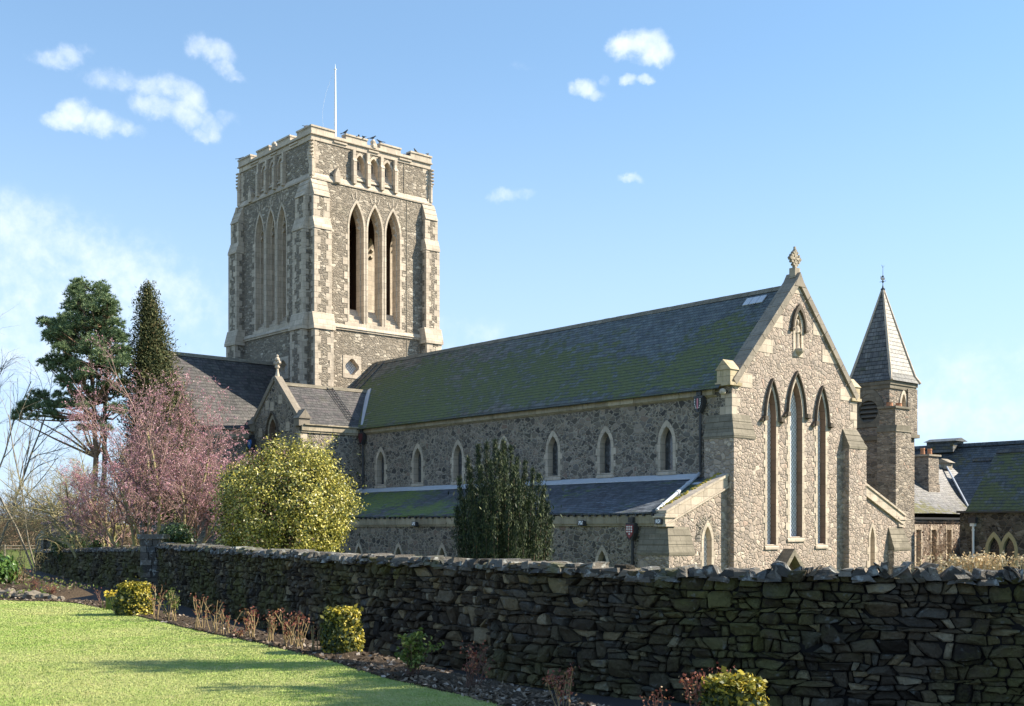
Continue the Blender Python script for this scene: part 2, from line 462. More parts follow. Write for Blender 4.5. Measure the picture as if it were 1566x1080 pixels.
M['ashlar_g'] = m_ashlar('lichened_ashlar', (.225, .198, .152), .18, .7, (.6, .24), grime=(.12, .108, .08))
M['cornice'] = m_ashlar('cornice_ashlar', (.40, .345, .255), .2, .75, (.85, .5), grime=(.15, .13, .095))
M['coping'] = m_ashlar('gable_coping_stone', (.27, .235, .19), .15, .7, (.9, .5))
M['coping_y'] = m_ashlar('lichen_coping_stone', (.46, .38, .255), .15, .5, (.9, .5), grime=(.19, .145, .055))
nave_spots = [((-27.0, 2.2, 12.6), (10.0, 5.2, 5.0), 1.0), ((-16, 2.2, 12.6), (12, 4.2, 4.0), .8), ((-2.6, 2.4, 13.0), (3.4, 2.8, 2.4), 1.0), ((-5.0, .8, 11.4), (9, 2.4, 2.1), .9), ((-12, 1.2, 11.8), (12, 2.8, 2.4), .9), ((-24, .5, 11), (12, 2.4, 2.0), 1.0)]
M['slate_nave'] = m_slate('nave_slate', (.066, .080, .074), (.106, .122, .112), 1.0, (.112, .128, .050), spots=nave_spots, purple=.12)
aisle_spots = [((-24, -2, 6), (6, 4, 3), 1.0), ((-17, -3.5, 5.4), (6, 2, 2), .8), ((-1.2, -1.5, 6.2), (1.0, 2, 2), .6)]
M['slate_aisle'] = m_slate('aisle_slate', (.065, .080, .10), (.13, .15, .175), 1.0, (.15, .20, .06), spots=aisle_spots, purple=.06)
M['slate_grey'] = m_slate('grey_slate', (.052, .05, .049), (.078, .074, .07), .25, (.075, .07, .035), .26, .36, purple=.3, mossth=.55)
M['slate_trans'] = m_slate('transept_slate', (.054, .052, .051), (.08, .076, .071), .35, (.065, .072, .03), .30, .40, purple=.25, mossth=.55)
M['slate_conv'] = m_slate('convent_slate', (.12, .117, .113), (.165, .16, .155), .75, (.155, .15, .055), .2, .3, purple=.2, spots=[((-6, 24, 5.2), (2.5, 6, 1.6), 1.0)])
M['slate_green'] = m_slate('mossy_slate', (.06, .07, .065), (.10, .11, .098), 1.0, (.095, .112, .048), .26, .38, mossth=.36, purple=.06)
M['slate_dark'] = m_slate('dark_slate', (.055, .064, .070), (.088, .095, .098), .85, (.120, .105, .050), .26, .38, purple=.06)
M['slate_spire'] = m_slate('spire_slate', (.115, .112, .10), (.155, .15, .135), .6, (.075, .082, .038), .24, .34, purple=.08, mossth=.5)
M['lead'] = m_plain('lead_sheet', (.50, .53, .57), .4, .5, 0, .18, 3)
M['iron'] = m_plain('painted_iron', (.035, .037, .042), .45, .5)
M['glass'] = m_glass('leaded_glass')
M['glass_lit'] = m_glass('leaded_glass_sunlit', (.66, .66, .66), (.80, .80, .80), .35, .35)  # same leaded glass, with sunlight and sky reflection put into its colour
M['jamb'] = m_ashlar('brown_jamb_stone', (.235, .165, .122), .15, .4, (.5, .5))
M['hood'] = m_ashlar('dark_hood_stone', (.125, .102, .08), .2, .5, (.5, .5), grime=(.07, .058, .045))
M['glass_win'] = m_glass('window_glass', (.012, .013, .015), (.02, .02, .022), .7, .06)
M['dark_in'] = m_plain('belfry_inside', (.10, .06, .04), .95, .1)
M['white'] = m_plain('white_paint', (.78, .78, .76), .4, .4, 0, .06)
M['terracotta'] = m_plain('terracotta', (.42, .2, .11), .85, .2)
M['wood'] = m_plain('brown_boards', (.17, .11, .07), .8, .2)
# ------------------------------------------------------------------ church
def lancet(uc, w, z0, zs, za, n=9):
    a = w / 2; h = za - zs
    off = (h * h - a * a) / (2 * a)
    R = a + off
    th = math.atan2(h, off)
    pts = [(uc - a, z0), (uc + a, z0)]
    for i in range(n + 1):
        t = th * i / n
        pts.append((uc - off + R * math.cos(t), zs + R * math.sin(t)))
    for i in range(n - 1, -1, -1):
        t = th * i / n
        pts.append((uc + off - R * math.cos(t), zs + R * math.sin(t)))
    return pts
def circ(uc, zc, r, n=20, ph=0):
    return [(uc + r * math.cos(2 * math.pi * k / n + ph), zc + r * math.sin(2 * math.pi * k / n + ph)) for k in range(n)]
class Plane:
    """vertical wall plane: point(u,z,off) with off measured outwards"""
    def __init__(s, o, u, n):
        s.o = np.array(o, float); s.u = np.array(u, float); s.n = np.array(n, float)
    def __call__(s, u, z, off=0.0):
        p = s.o + s.u * u + s.n * off
        return (p[0], p[1], s.o[2] + z)
EAST = lambda x: Plane((x, 0, 0), (0, 1, 0), (1, 0, 0))
SOUTH = lambda y: Plane((0, y, 0), (1, 0, 0), (0, -1, 0))
NORTH = lambda y: Plane((0, y, 0), (1, 0, 0), (0, 1, 0))
WEST = lambda x: Plane((x, 0, 0), (0, 1, 0), (-1, 0, 0))
rng = random.Random(7)

def window(pl, parent, uc, w, z0, zs, za, t=.14, depth=.32, glass='glass', hood=False, sill=True, frame='ashlar', quoin=True, fan=False, name='lancet_window', splay=0.0):
    """stone-framed lancet let into a wall: frame (jambs, arch, sill) > glass, hood_mould; returns the hole outline"""
    inner = lancet(uc, w, z0, zs, za)
    outer = lancet(uc, w + 2 * t, z0 - .02, zs, za + t * 1.75)
    mb = MB()
    A = [pl(u, z, .025) for u, z in outer]; B = [pl(u, z, .025) for u, z in inner]
    mb.band(B, A)
    mb.band(A, [pl(u, z, -.05) for u, z in outer])
    deep = lancet(uc, w - 2 * splay, z0 + splay, zs, za - splay * 1.5)
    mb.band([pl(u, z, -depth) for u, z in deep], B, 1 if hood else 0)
    if quoin:
        z = z0; k = 0
        while z < zs - .2:
            hgt = rng.uniform(.26, .38)
            if k % 2:
                for sgn in (-1, 1):
                    u0 = uc + sgn * (w / 2 + t - .01); u1 = uc + sgn * (w / 2 + t + rng.uniform(.07, .15))
                    mb.prism([pl(u0, z, -.04), pl(u1, z, -.04), pl(u1, min(z + hgt, zs), -.04), pl(u0, min(z + hgt, zs), -.04)], pl.n * .062)
            z += hgt; k += 1
    if sill:
        mb.prism([pl(uc - w / 2 - t - .03, z0 - .20, -.05), pl(uc - w / 2 - t - .03, z0 - .20, .07), pl(uc - w / 2 - t - .03, z0 - .10, .07), pl(uc - w / 2 - t - .03, z0 + .025, -.05)], pl.u * (w + 2 * t + .06))
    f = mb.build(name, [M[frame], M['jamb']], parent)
    g = MB(); g.poly([pl(u, z, -depth + .02) for u, z in lancet(uc, w - .01, z0, zs, za - .01)])
    # saddle bars
    g.build('glass', M[glass], f)
    if hood:
        h = MB()
        o1 = lancet(uc, w + 2 * t + .06, zs - .02, zs, za + t * 1.75 + .07)[1:]
        o2 = lancet(uc, w + 2 * t + .15, zs - .02, zs, za + t * 1.75 + .155)[1:]
        o1 = o1[0:]; o2 = o2[0:]
        a = [pl(u, z, .14) for u, z in o1]; b = [pl(u, z, .14) for u, z in o2]
        a0 = [pl(u, z, -.02) for u, z in o1]; b0 = [pl(u, z, -.02) for u, z in o2]
        for q, r in ((a, b), (b, b0), (a0, a)): h.band(q, r, close=False)
        for sgn in (-1, 1):
            uu = uc + sgn * (w / 2 + t + .12)
            h.prism([pl(uu - .12, zs - .13, -.02), pl(uu + .12, zs - .13, -.02), pl(uu + .10, zs + .06, -.02), pl(uu - .10, zs + .06, -.02)], pl.n * .24)
            h.prism([pl(uu + sgn * .05, zs - .17, -.02), pl(uu + sgn * .26, zs - .17, -.02), pl(uu + sgn * .22, zs - .06, -.02), pl(uu + sgn * .05, zs - .04, -.02)], pl.n * .18)
        h.build('hood_mould', M['hood'], f)
    if fan:
        vs = MB(); voussoirs(vs, pl, uc, w, zs, za, t); vs.build('relieving_arch', M['rubble_side'], f)
    return inner
def voussoirs(mb, pl, uc, w, zs, za, t, m=0):
    """fan of long rough stones over an arch"""
    a = w / 2 + t; h = za + t * 1.7 - zs
    off = (h * h - a * a) / (2 * a); R = a + off; th = math.atan2(h, off)
    for sgn in (-1, 1):
        for i in range(8):
            tt = th * (i + .5) / 8
            c, s_ = math.cos(tt), math.sin(tt)
            r0 = R + .03; r1 = R + rng.uniform(.3, .5); hw = .055
            pts = []
            for (r, q) in ((r0, -hw), (r1, -hw * 1.2), (r1, hw * 1.2), (r0, hw)):
                u = -off + r * c - q * s_; z = zs + r * s_ + q * c
                pts.append(pl(uc + sgn * u, z, -.02))
            mb.prism(pts, pl.n * rng.uniform(.028, .045), m)
def quoins(mb, x, y, sx, sy, z0, z1, hh=.42, a=.52, b=.30, k=0, m=0):
    z = z0
    while z < z1 - .05:
        h = min(hh * rng.uniform(.85, 1.15), z1 - z)
        la, lb = (a, b) if k % 2 else (b, a)
        la *= rng.uniform(.85, 1.12); lb *= rng.uniform(.85, 1.12)
        xs = sorted((x + sx * .014, x - sx * la)); ys = sorted((y + sy * .014, y - sy * lb))
        mb.box(xs[0], xs[1], ys[0], ys[1], z + .006, z + h - .006, m)
        z += h; k += 1

church = empty('abbey_church', (-14, 4.86, 0), 'large stone abbey church with a square belfry tower and a mossy slate nave roof', 'church')
NW, RZ, EZ = 9.72, 15.65, 10.5

# --- nave: near side wall with seven clerestory lancets
sp = SOUTH(0.0)
holes = []
cler_x = [-3.69, -7.55, -11.22, -15.0, -18.88, -22.6, -26.3]
for xc in cler_x:
    holes.append(window(sp, church, xc, .74, 7.06, 8.35, 9.08, t=.17, depth=.34, fan=True))
mb = MB()
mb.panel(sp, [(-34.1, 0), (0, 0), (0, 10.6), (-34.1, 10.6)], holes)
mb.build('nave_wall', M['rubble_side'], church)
# far side wall, never seen from the front but it closes the nave
mb = MB(); mb.box(-34.1, -.02, NW - .4, NW, 0, 10.6); mb.build('nave_wall', M['rubble_side'], church)
# cornice of big blocks with a moulding below
mb = MB()
x = -28.42
while x < -.95:
    w_ = min(rng.uniform(.8, 1.9), -.93 - x)
    mb.box(x + .012, x + w_ - .008, -.20 + rng.uniform(-.012, .012), .05, 10.26, 10.56 + rng.uniform(-.006, .006)); x += w_
mb.prism([(-28.42, .0, 10.16), (-28.42, -.08, 10.2), (-28.42, -.16, 10.258), (-28.42, .0, 10.258)], (27.6, 0, 0))
mb.build('cornice', M['cornice'], church)
# gutter brackets seen as small dark teeth under the slates
mb = MB()
x = -28.2
while x < -1:
    mb.box(x, x + .10, -.31, -.205, 10.50, 10.60); x += rng.uniform(.42, .56)
mb.box(-28.4, -.9, -.36, -.205, 10.565, 10.605)
mb.build('gutter', M['iron'], church)

# --- nave roof (slightly sagging, so cut into strips)
mb = MB()
def roof_pt(x, t, side=-1):
    y = 4.86 + side * (5.28 * t); z = RZ - 5.13 * t
    sag = .02 * math.sin(x * .5) * math.sin(math.pi * t)
    return (x, y, z + sag)
xs = np.linspace(-34.05, -.4, 50); ts = np.linspace(0, 1, 8)
for side in (-1, 1):
    for i in range(49):
        for j in range(7):
            q = [roof_pt(xs[i], ts[j], side), roof_pt(xs[i], ts[j + 1], side), roof_pt(xs[i + 1], ts[j + 1], side), roof_pt(xs[i + 1], ts[j], side)]
            mb.poly(q if side < 0 else q[::-1])
# thickness at the eaves
for i in range(49):
    a, b = roof_pt(xs[i], 1), roof_pt(xs[i + 1], 1)
    mb.poly([a, (a[0], a[1] + .02, a[2] - .06), (b[0], b[1] + .02, b[2] - .06), b])
nroof = mb.build('nave_roof', M['slate_nave'], church)
mb = MB()
x = -34.0
while x < -.5:
    l = .46
    a = roof_pt(x, 0); s_ = .006 * rng.uniform(-1, 1)
    mb.prism([(x, 4.86 - .20, a[2] - .17), (x, 4.86, a[2] + .075 + s_), (x, 4.86 + .20, a[2] - .17)], (l - .015, 0, 0)); x += l
mb.build('ridge_tiles', M['ashlar_g'], nroof)
# skylight near the gable
mb = MB()
def on_roof(x, t, off):
    p = np.array(roof_pt(x, t)); return p + np.array([0, -.697, .717]) * off
for (x0, x1) in ((-2.55, -2.2), (-2.17, -1.8), (-1.77, -1.42)):
    mb.hexa([on_roof(x0, .145, .02), on_roof(x1, .145, .02), on_roof(x1, .072, .02), on_roof(x0, .072, .02), on_roof(x0, .145, .06), on_roof(x1, .145, .06), on_roof(x1, .072, .06), on_roof(x0, .072, .06)])
mb.build('skylight', M['lead'], nroof)
# lead verge where the roof meets the tower
mb = MB()
for x0, x1, o in ((-34.07, -33.5, .04), (-32.9, -32.72, .05)):
    mb.hexa([on_roof(x0, .86, .0), on_roof(x1, .86, .0), on_roof(x1, .0, .0), on_roof(x0, .0, .0), on_roof(x0, .86, o), on_roof(x1, .86, o), on_roof(x1, .0, o), on_roof(x0, .0, o)])
mb.build('verge_flashing', M['slate_dark'], nroof)

# --- gable wall with three tall lancets and a niche
ep = EAST(0.0)
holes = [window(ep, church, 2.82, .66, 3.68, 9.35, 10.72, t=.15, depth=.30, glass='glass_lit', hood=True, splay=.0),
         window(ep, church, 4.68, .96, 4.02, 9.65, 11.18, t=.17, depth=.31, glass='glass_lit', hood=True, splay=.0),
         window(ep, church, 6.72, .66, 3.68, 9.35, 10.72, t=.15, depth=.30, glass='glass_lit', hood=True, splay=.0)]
niche = lancet(4.86, .46, 12.62, 13.62, 14.25)
mb = MB()
mb.panel(ep, [(0, 0), (NW, 0), (NW, 10.55), (4.86, 15.62), (0, 10.55)], holes + [niche])
gw = mb.build('gable_wall', M['rubble'], church)
mb = MB()
nouter = lancet(4.86, .80, 12.30, 13.62, 14.42)
mb.band([ep(u, z, .03) for u, z in niche], [ep(u, z, .03) for u, z in nouter])
mb.band([ep(u, z, .03) for u, z in nouter], [ep(u, z, -.03) for u, z in nouter])
mb.band([ep(u, z, -.36) for u, z in niche], [ep(u, z, .03) for u, z in niche])
mb.poly([ep(u, z, -.36) for u, z in niche])
mb.lathe((.05, 4.86, 12.32), [(.03, 0), (.10, .08), (.22, .2), (.25, .26), (.25, .34)], 10)
nf = mb.build('niche', M['ashlar'], church)
mb = MB()
o1 = lancet(4.86, .86, 13.55, 13.62, 14.47)[1:]; o2 = lancet(4.86, 1.08, 13.55, 13.62, 14.72)[1:]
a = [ep(u, z, .14) for u, z in o1]; b = [ep(u, z, .14) for u, z in o2]
for q, r in ((a, b), (b, [ep(u, z, -.02) for u, z in o2]), ([ep(u, z, -.02) for u, z in o1], a)): mb.band(q, r, close=False)
for sgn in (-1, 1): mb.box(-.02, .16, 4.86 + sgn * .52 - .1, 4.86 + sgn * .52 + .1, 13.46, 13.58)
mb.build('hood_mould', M['hood'], nf)
# quoins and kneeler blocks bedded in the gable
mb = MB()
quoins(mb, 0, 0, 1, -1, 9.35, 10.26, .36, .34, .6, m=0)
mb.build('quoins', M['ashlar'], church); mb = MB()
quoins(mb, 0, NW, 1, 1, 9.3, 10.55, .36, .34, .6, m=0)
mb.build('quoins', M['ashlar'], church)
for (u, z, w_, h_) in ((.95, 10.9, .95, .62), (2.62, 12.56, .62, .60), (3.42, 13.45 + .3, .52, .58)):
    for sgn in (0, 1):
        uu = u if sgn == 0 else NW - u
        s2 = 1 if sgn == 0 else -1
        e = lambda q: 10.55 + 5.07 * (1 - abs(q - 4.86) / 4.86)
        mb = MB(); u_in = uu + s2 * w_ * .5
        zb = z - h_ * .5; zt = e(uu) + .0
        # block bounded outside by the slope
        ub = NW * 0 + (4.86 - (15.62 - zb) * 4.86 / 5.07) if sgn == 0 else 4.86 + (15.62 - zb) * 4.86 / 5.07
        ztop = min(zb + h_, e(u_in))
        ut = (4.86 - (15.62 - ztop) * 4.86 / 5.07) if sgn == 0 else 4.86 + (15.62 - ztop) * 4.86 / 5.07
        mb.prism([(-.05, ub, zb), (-.05, u_in, zb), (-.05, u_in, ztop), (-.05, ut, ztop)], (.068, 0, 0)); mb.build('bonding_stone', M['ashlar'], church)
mb = MB(); mb.prism([(-.05, 4.5, 15.2), (-.05, 5.22, 15.2), (-.05, 4.86, 15.6)], (.07, 0, 0))
mb.build('apex_stone', M['ashlar'], church)
# coping: a thick band along both rakes, kneelers with little saddle caps
mb = MB()
for sgn in (-1, 1):
    yk, zk = 4.86 + sgn * 4.75, 10.72
    n_ = np.array([0, sgn * .722, .692])
    segs = 7
    for i in range(segs):
        f0, f1 = i / segs, (i + 1) / segs - .004
        p0 = np.array([0, yk + (4.86 - yk) * f0, zk + (15.78 - zk) * f0]); p1 = np.array([0, yk + (4.86 - yk) * f1, zk + (15.78 - zk) * f1])
        q = []
        for off in (-.10, .20):
            for p in (p0, p1):
                q.append((p + n_ * off))
        a0, a1, b0, b1 = q
        X0, X1 = -.62, .13
        mb.hexa([(X0, *a0[1:]), (X1, *a0[1:]), (X1, *a1[1:]), (X0, *a1[1:]), (X0, *b0[1:]), (X1, *b0[1:]), (X1, *b1[1:]), (X0, *b1[1:])])
mb.prism([(-.63, 4.86 - .42, 15.52), (-.63, 4.86, 16.18), (-.63, 4.86 + .42, 15.52)], (.775, 0, 0))
cop = mb.build('gable_coping', M['coping'], church)
for sgn, yb in ((-1, 0.0), (1, NW)):
    mb = MB()
    y0, y1 = sorted((yb + sgn * .26, yb - sgn * .55))
    mb.box(-.72, .12, y0, y1, 10.60, 10.74)
    y0, y1 = sorted((yb + sgn * .20, yb - sgn * .42))
    mb.box(-.66, .07, y0, y1, 10.745, 11.28)
    yb2 = yb + sgn * .24; y3 = yb - sgn * .46
    # saddle-back cap with its ridge across the wall
    mb.prism([(-.74, yb2, 11.285), (.12, yb2, 11.285), (-.31, yb2, 11.74)], (0, y3 - yb2, 0))
    mb.build('kneeler', M['coping_y'], church)
# cross finial
mb = MB()
cy, cz = 4.86, 16.72
mb.box(-.34, -.02, cy - .2, cy + .2, 15.95, 16.40)
mb.lathe((-.18, cy, 16.38), [(.12, 0), (.085, .08), (.075, .2), (.10, .24), (.075, .3)], 8)
for ang in range(4):
    a = math.pi / 2 * ang
    d = np.array([0, math.cos(a), math.sin(a)]); e = np.array([0, -math.sin(a), math.cos(a)])
    c0 = np.array([-.18, cy, cz + .12])
    mb.prism([c0 + d * .02 + e * .055 - np.array([.07, 0, 0]), c0 + d * .34 + e * .075 - np.array([.07, 0, 0]), c0 + d * .34 - e * .075 - np.array([.07, 0, 0]), c0 + d * .02 - e * .055 - np.array([.07, 0, 0])], (.14, 0, 0))
    for (r, o, s_) in ((.36, .0, .095), (.27, .14, .07), (.27, -.14, .07)):
        c1 = c0 + d * r + e * o
        mb.prism([c1 + d * s_ - np.array([.08, 0, 0]), c1 + e * s_ - np.array([.08, 0, 0]), c1 - d * s_ - np.array([.08, 0, 0]), c1 - e * s_ - np.array([.08, 0, 0])], (.16, 0, 0))
    aa = a + math.pi / 4
    d2 = np.array([0, math.cos(aa), math.sin(aa)]); e2 = np.array([0, -math.sin(aa), math.cos(aa)])
    c1 = c0 + d2 * .2
    mb.prism([c1 + d2 * .05 + e2 * .1 - np.array([.05, 0, 0]), c1 + d2 * .05 - e2 * .1 - np.array([.05, 0, 0]), c1 - d2 * .03 - e2 * .07 - np.array([.05, 0, 0]), c1 - d2 * .03 + e2 * .07 - np.array([.05, 0, 0])], (.10, 0, 0))
mb.box(-.22, -.14, cy - .05, cy + .05, cz + .55, cz + .68)
mb.build('cross_finial', M['ashlar_w'], church)

# --- clasping buttresses of the gable corners
def corner_buttress(x0, x1, y0, y1, px, py, zt, zb, parent, base=0.0, sy=-1):
    """square clasping pier, weathered from zb (projecting) up to zt (flush). x1 and the sy side are the free faces."""
    mb = MB()
    yo = y0 if sy < 0 else y1      # free side
    yi = y1 if sy < 0 else y0
    Xf, Yf = x1 + px, yo + sy * py
    xs = [x0, Xf]; ys = sorted((Yf, yi))
    mb.box(xs[0], xs[1], ys[0], ys[1], base, zb - .10)
    bt_ = mb.build('buttress', M['rubble'], parent)
    mb = MB()
    n = 3
    for k in range(n):
        f0, f1 = k / n, (k + 1) / n
        z0, z1 = zb + (zt - zb) * f0, zb + (zt - zb) * f1
        a = [(x0 - .04, yi, z0), (x1 + px * (1 - f0) + .035, yi, z0), (x1 + px * (1 - f0) + .035, yo + sy * (py * (1 - f0) + .035), z0), (x0 - .04, yo + sy * (py * (1 - f0) + .035), z0)]
        b = [(x0 - .04, yi, z1), (x1 + px * (1 - f1) + .012, yi, z1), (x1 + px * (1 - f1) + .012, yo + sy * (py * (1 - f1) + .012), z1), (x0 - .04, yo + sy * (py * (1 - f1) + .012), z1)]
        mb.hexa(a + b)
    mb.box(x0 - .03, Xf + .03, min(yi, Yf + sy * .03), max(yi, Yf + sy * .03), zb - .10, zb - .002)
    mb.build('weathering', M['ashlar_g'], bt_)
corner_buttress(-1.28, 0, 0, 1.22, .34, .30, 9.38, 8.42, church)
corner_buttress(-1.28, 0, NW - 1.22, NW, .36, .30, 9.22, 8.36, church, sy=1)

# --- aisles
for side in (-1, 1):
    near = side < 0
    yw = -4.2 if near else NW + 4.2
    yi = 0.0 if near else NW
    pl = SOUTH(yw) if near else NORTH(yw)
    holes = []
    if near:
        for k in range(7):
            xc = -3.70 - 3.74 * k
            holes.append(window(pl, church, xc, .60, 1.2, 2.75, 3.47, t=.14, depth=.3, frame='ashlar', name='aisle_window', fan=True))
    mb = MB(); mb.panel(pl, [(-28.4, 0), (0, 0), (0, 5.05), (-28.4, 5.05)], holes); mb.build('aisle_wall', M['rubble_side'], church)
    e2 = EAST(0.0)
    top = lambda y: 4.95 + 1.72 * (1 - abs(y - yi) / 4.2)
    uc = -1.66 if near else 11.12
    if near: h_ = window(e2, church, uc, .52, 1.6, 3.85, 4.52, t=.15, depth=.26, glass='glass_lit', name='aisle_window', fan=True)
    else: h_ = window(e2, church, uc, .40, 1.6, 3.8, 4.5, t=.15, depth=.42, glass='glass_lit', name='aisle_window')
    ya, yb = sorted((yw, yi))
    mb = MB(); mb.panel(e2, [(ya, 0), (yb, 0), (yb, top(yb)), (ya, top(ya))], [h_]); mb.build('aisle_wall', M['rubble'], church)
    # roof
    mb = MB()
    X = np.linspace(-28.4, -.3, 40)
    yo = yw + side * .22
    def ar(x, t): return (x, yi + (yo - yi) * t, 6.70 - 1.62 * t + .018 * math.sin(x * 1.1 + t * 2))
    for i in range(39):
        for j in range(4):
            q = [ar(X[i], j / 4), ar(X[i], (j + 1) / 4), ar(X[i + 1], (j + 1) / 4), ar(X[i + 1], j / 4)]
            mb.poly(q if near else q[::-1])
        a, b = ar(X[i], 1), ar(X[i + 1], 1)
        mb.poly([a, (a[0], a[1] - side * .02, a[2] - .06), (b[0], b[1] - side * .02, b[2] - .06), b])
    aroof = mb.build('aisle_roof', M['slate_aisle'], church)
    # cornice
    mb = MB(); x = -28.4
    y0, y1 = sorted((yw + side * .14, yw - side * .1))
    while x < -.02:
        w_ = min(rng.uniform(.7, 1.6), -x)
        mb.box(x + .008, x + w_ - .004, y0 + rng.uniform(-.008, .008), y1, 4.62, 4.98); x += w_
    y0, y1 = sorted((yw + side * .08, yw - side * .1))
    mb.box(-28.4, .06, y0, y1, 4.52, 4.617)
    mb.build('cornice', M['cornice'], church)
    mb = MB(); x = -28.2
    y0, y1 = sorted((yw + side * .145, yw + side * .26))
    while x < -.5:
        mb.box(x, x + .09, y0, y1, 4.93, 5.03); x += rng.uniform(.4, .52)
    mb.build('gutter', M['iron'], church)
    # sloping coping over the end wall, with the moulded kneeler at its foot
    mb = MB()
    y_top, z_top = yi + side * .36, 6.66
    y_bot, z_bot = yw + side * .22, 5.02
    for i in range(5):
        f0, f1 = i / 5, (i + 1) / 5 - .003
        P0 = (y_top + (y_bot - y_top) * f0, z_top + (z_bot - z_top) * f0); P1 = (y_top + (y_bot - y_top) * f1, z_top + (z_bot - z_top) * f1)
        mb.hexa([(-.42, P0[0], P0[1] - .42), (.06, P0[0], P0[1] - .42), (.06, P1[0], P1[1] - .42), (-.42, P1[0], P1[1] - .42),
                 (-.42, P0[0], P0[1] + .02), (.06, P0[0], P0[1] + .02), (.06, P1[0], P1[1] + .02), (-.42, P1[0], P1[1] + .02)])
        mb.hexa([(-.46, P0[0], P0[1] + .022), (.12, P0[0], P0[1] + .022), (.12, P1[0], P1[1] + .022), (-.46, P1[0], P1[1] + .022),
                 (-.46, P0[0], P0[1] + .13), (.12, P0[0], P0[1] + .13), (.12, P1[0], P1[1] + .13), (-.46, P1[0], P1[1] + .13)])
        mb.hexa([(-.40, P0[0], P0[1] - .50), (.11, P0[0], P0[1] - .50), (.11, P1[0], P1[1] - .50), (-.40, P1[0], P1[1] - .50),
                 (-.40, P0[0], P0[1] - .425), (.11, P0[0], P0[1] - .425), (.11, P1[0], P1[1] - .425), (-.40, P1[0], P1[1] - .425)])
    mb.build('aisle_coping', M['ashlar'], church)
    mb = MB()
    y0, y1 = sorted((yw + side * .22, yw - side * .42))
    mb.box(-.5, .055, y0 + .02, y1, 4.6, 4.86); 
    y2, y3 = sorted((yw + side * .3, yw - side * .45))
    mb.box(-.55, .12, y2, y3, 4.862, 4.93); mb.box(-.52, .09, y0, y1, 4.935, 5.0); mb.box(-.52, .10, y0, y1, 4.50, 4.598)
    mb.build('kneeler', M['ashlar'], church)
    if near:
        # yellow moss along the back of the coping
        mb = MB()
        for i in range(170):
            f = rng.random() ** 1.2 * .95
            y = y_top + (y_bot - y_top) * f; z = z_top + (z_bot - z_top) * f + .13
            x = rng.uniform(-.62, -.3); r = rng.uniform(.03, .09)
            mb.lathe((x, y, z - (.05 if x < -.45 else 0)), [(r, -.02), (r * .8, r * .35), (r * .3, r * .6)], 6)
        mb.build('moss', m_plain('yellow_moss', (.30, .24, .05), .95, .1, 0, .5), church)
    # corner buttress
    if near: corner_buttress(-1.38, 0, yw, yw + 1.32, .32, .28, 4.48, 3.42, church)
    else: corner_buttress(-1.38, 0, yw - 1.32, yw, .32, .28, 4.48, 3.42, church, sy=1)
    if near:
        # lead apron along the wall and the drain pipe lying down the slates
        mb = MB()
        mb.hexa([(-28.3, -.34, 6.60), (-1.75, -.34, 6.60), (-1.75, .0, 6.72), (-28.3, .0, 6.72), (-28.3, -.34, 6.64), (-1.75, -.34, 6.64), (-1.75, 0, 6.86), (-28.3, 0, 6.86)])
        mb.hexa([(-1.4, -1.05, 6.325), (-1.0, -1.05, 6.325), (-1.0, -.8, 6.42), (-1.4, -.8, 6.42), (-1.4, -1.05, 6.345), (-1.0, -1.05, 6.345), (-1.0, -.8, 6.44), (-1.4, -.8, 6.44)])
        mb.build('lead_apron', M['lead'], aroof)
        mb = MB(); mb.tube([(-1.75, -.05, 6.86), (-1.7, -.2, 6.78), (-.45, -4.35, 5.17)], .075, 8)
        for f in (.25, .5, .85):
            p = np.array([-1.7, -.2, 6.78]) * (1 - f) + np.array([-.45, -4.35, 5.17]) * f
            q = p + (np.array([-.45, -4.35, 5.17]) - np.array([-1.7, -.2, 6.78])) * .03
            mb.tube([p, q], .10, 8)
        mb.build('drain_pipe', M['lead'], church)
        mb = MB(); mb.tube([(-28.2, -.05, 6.86), (-28.25, -.3, 6.75), (-28.33, -2.9, 5.72)], .075, 8); mb.build('drain_pipe', M['lead'], church)

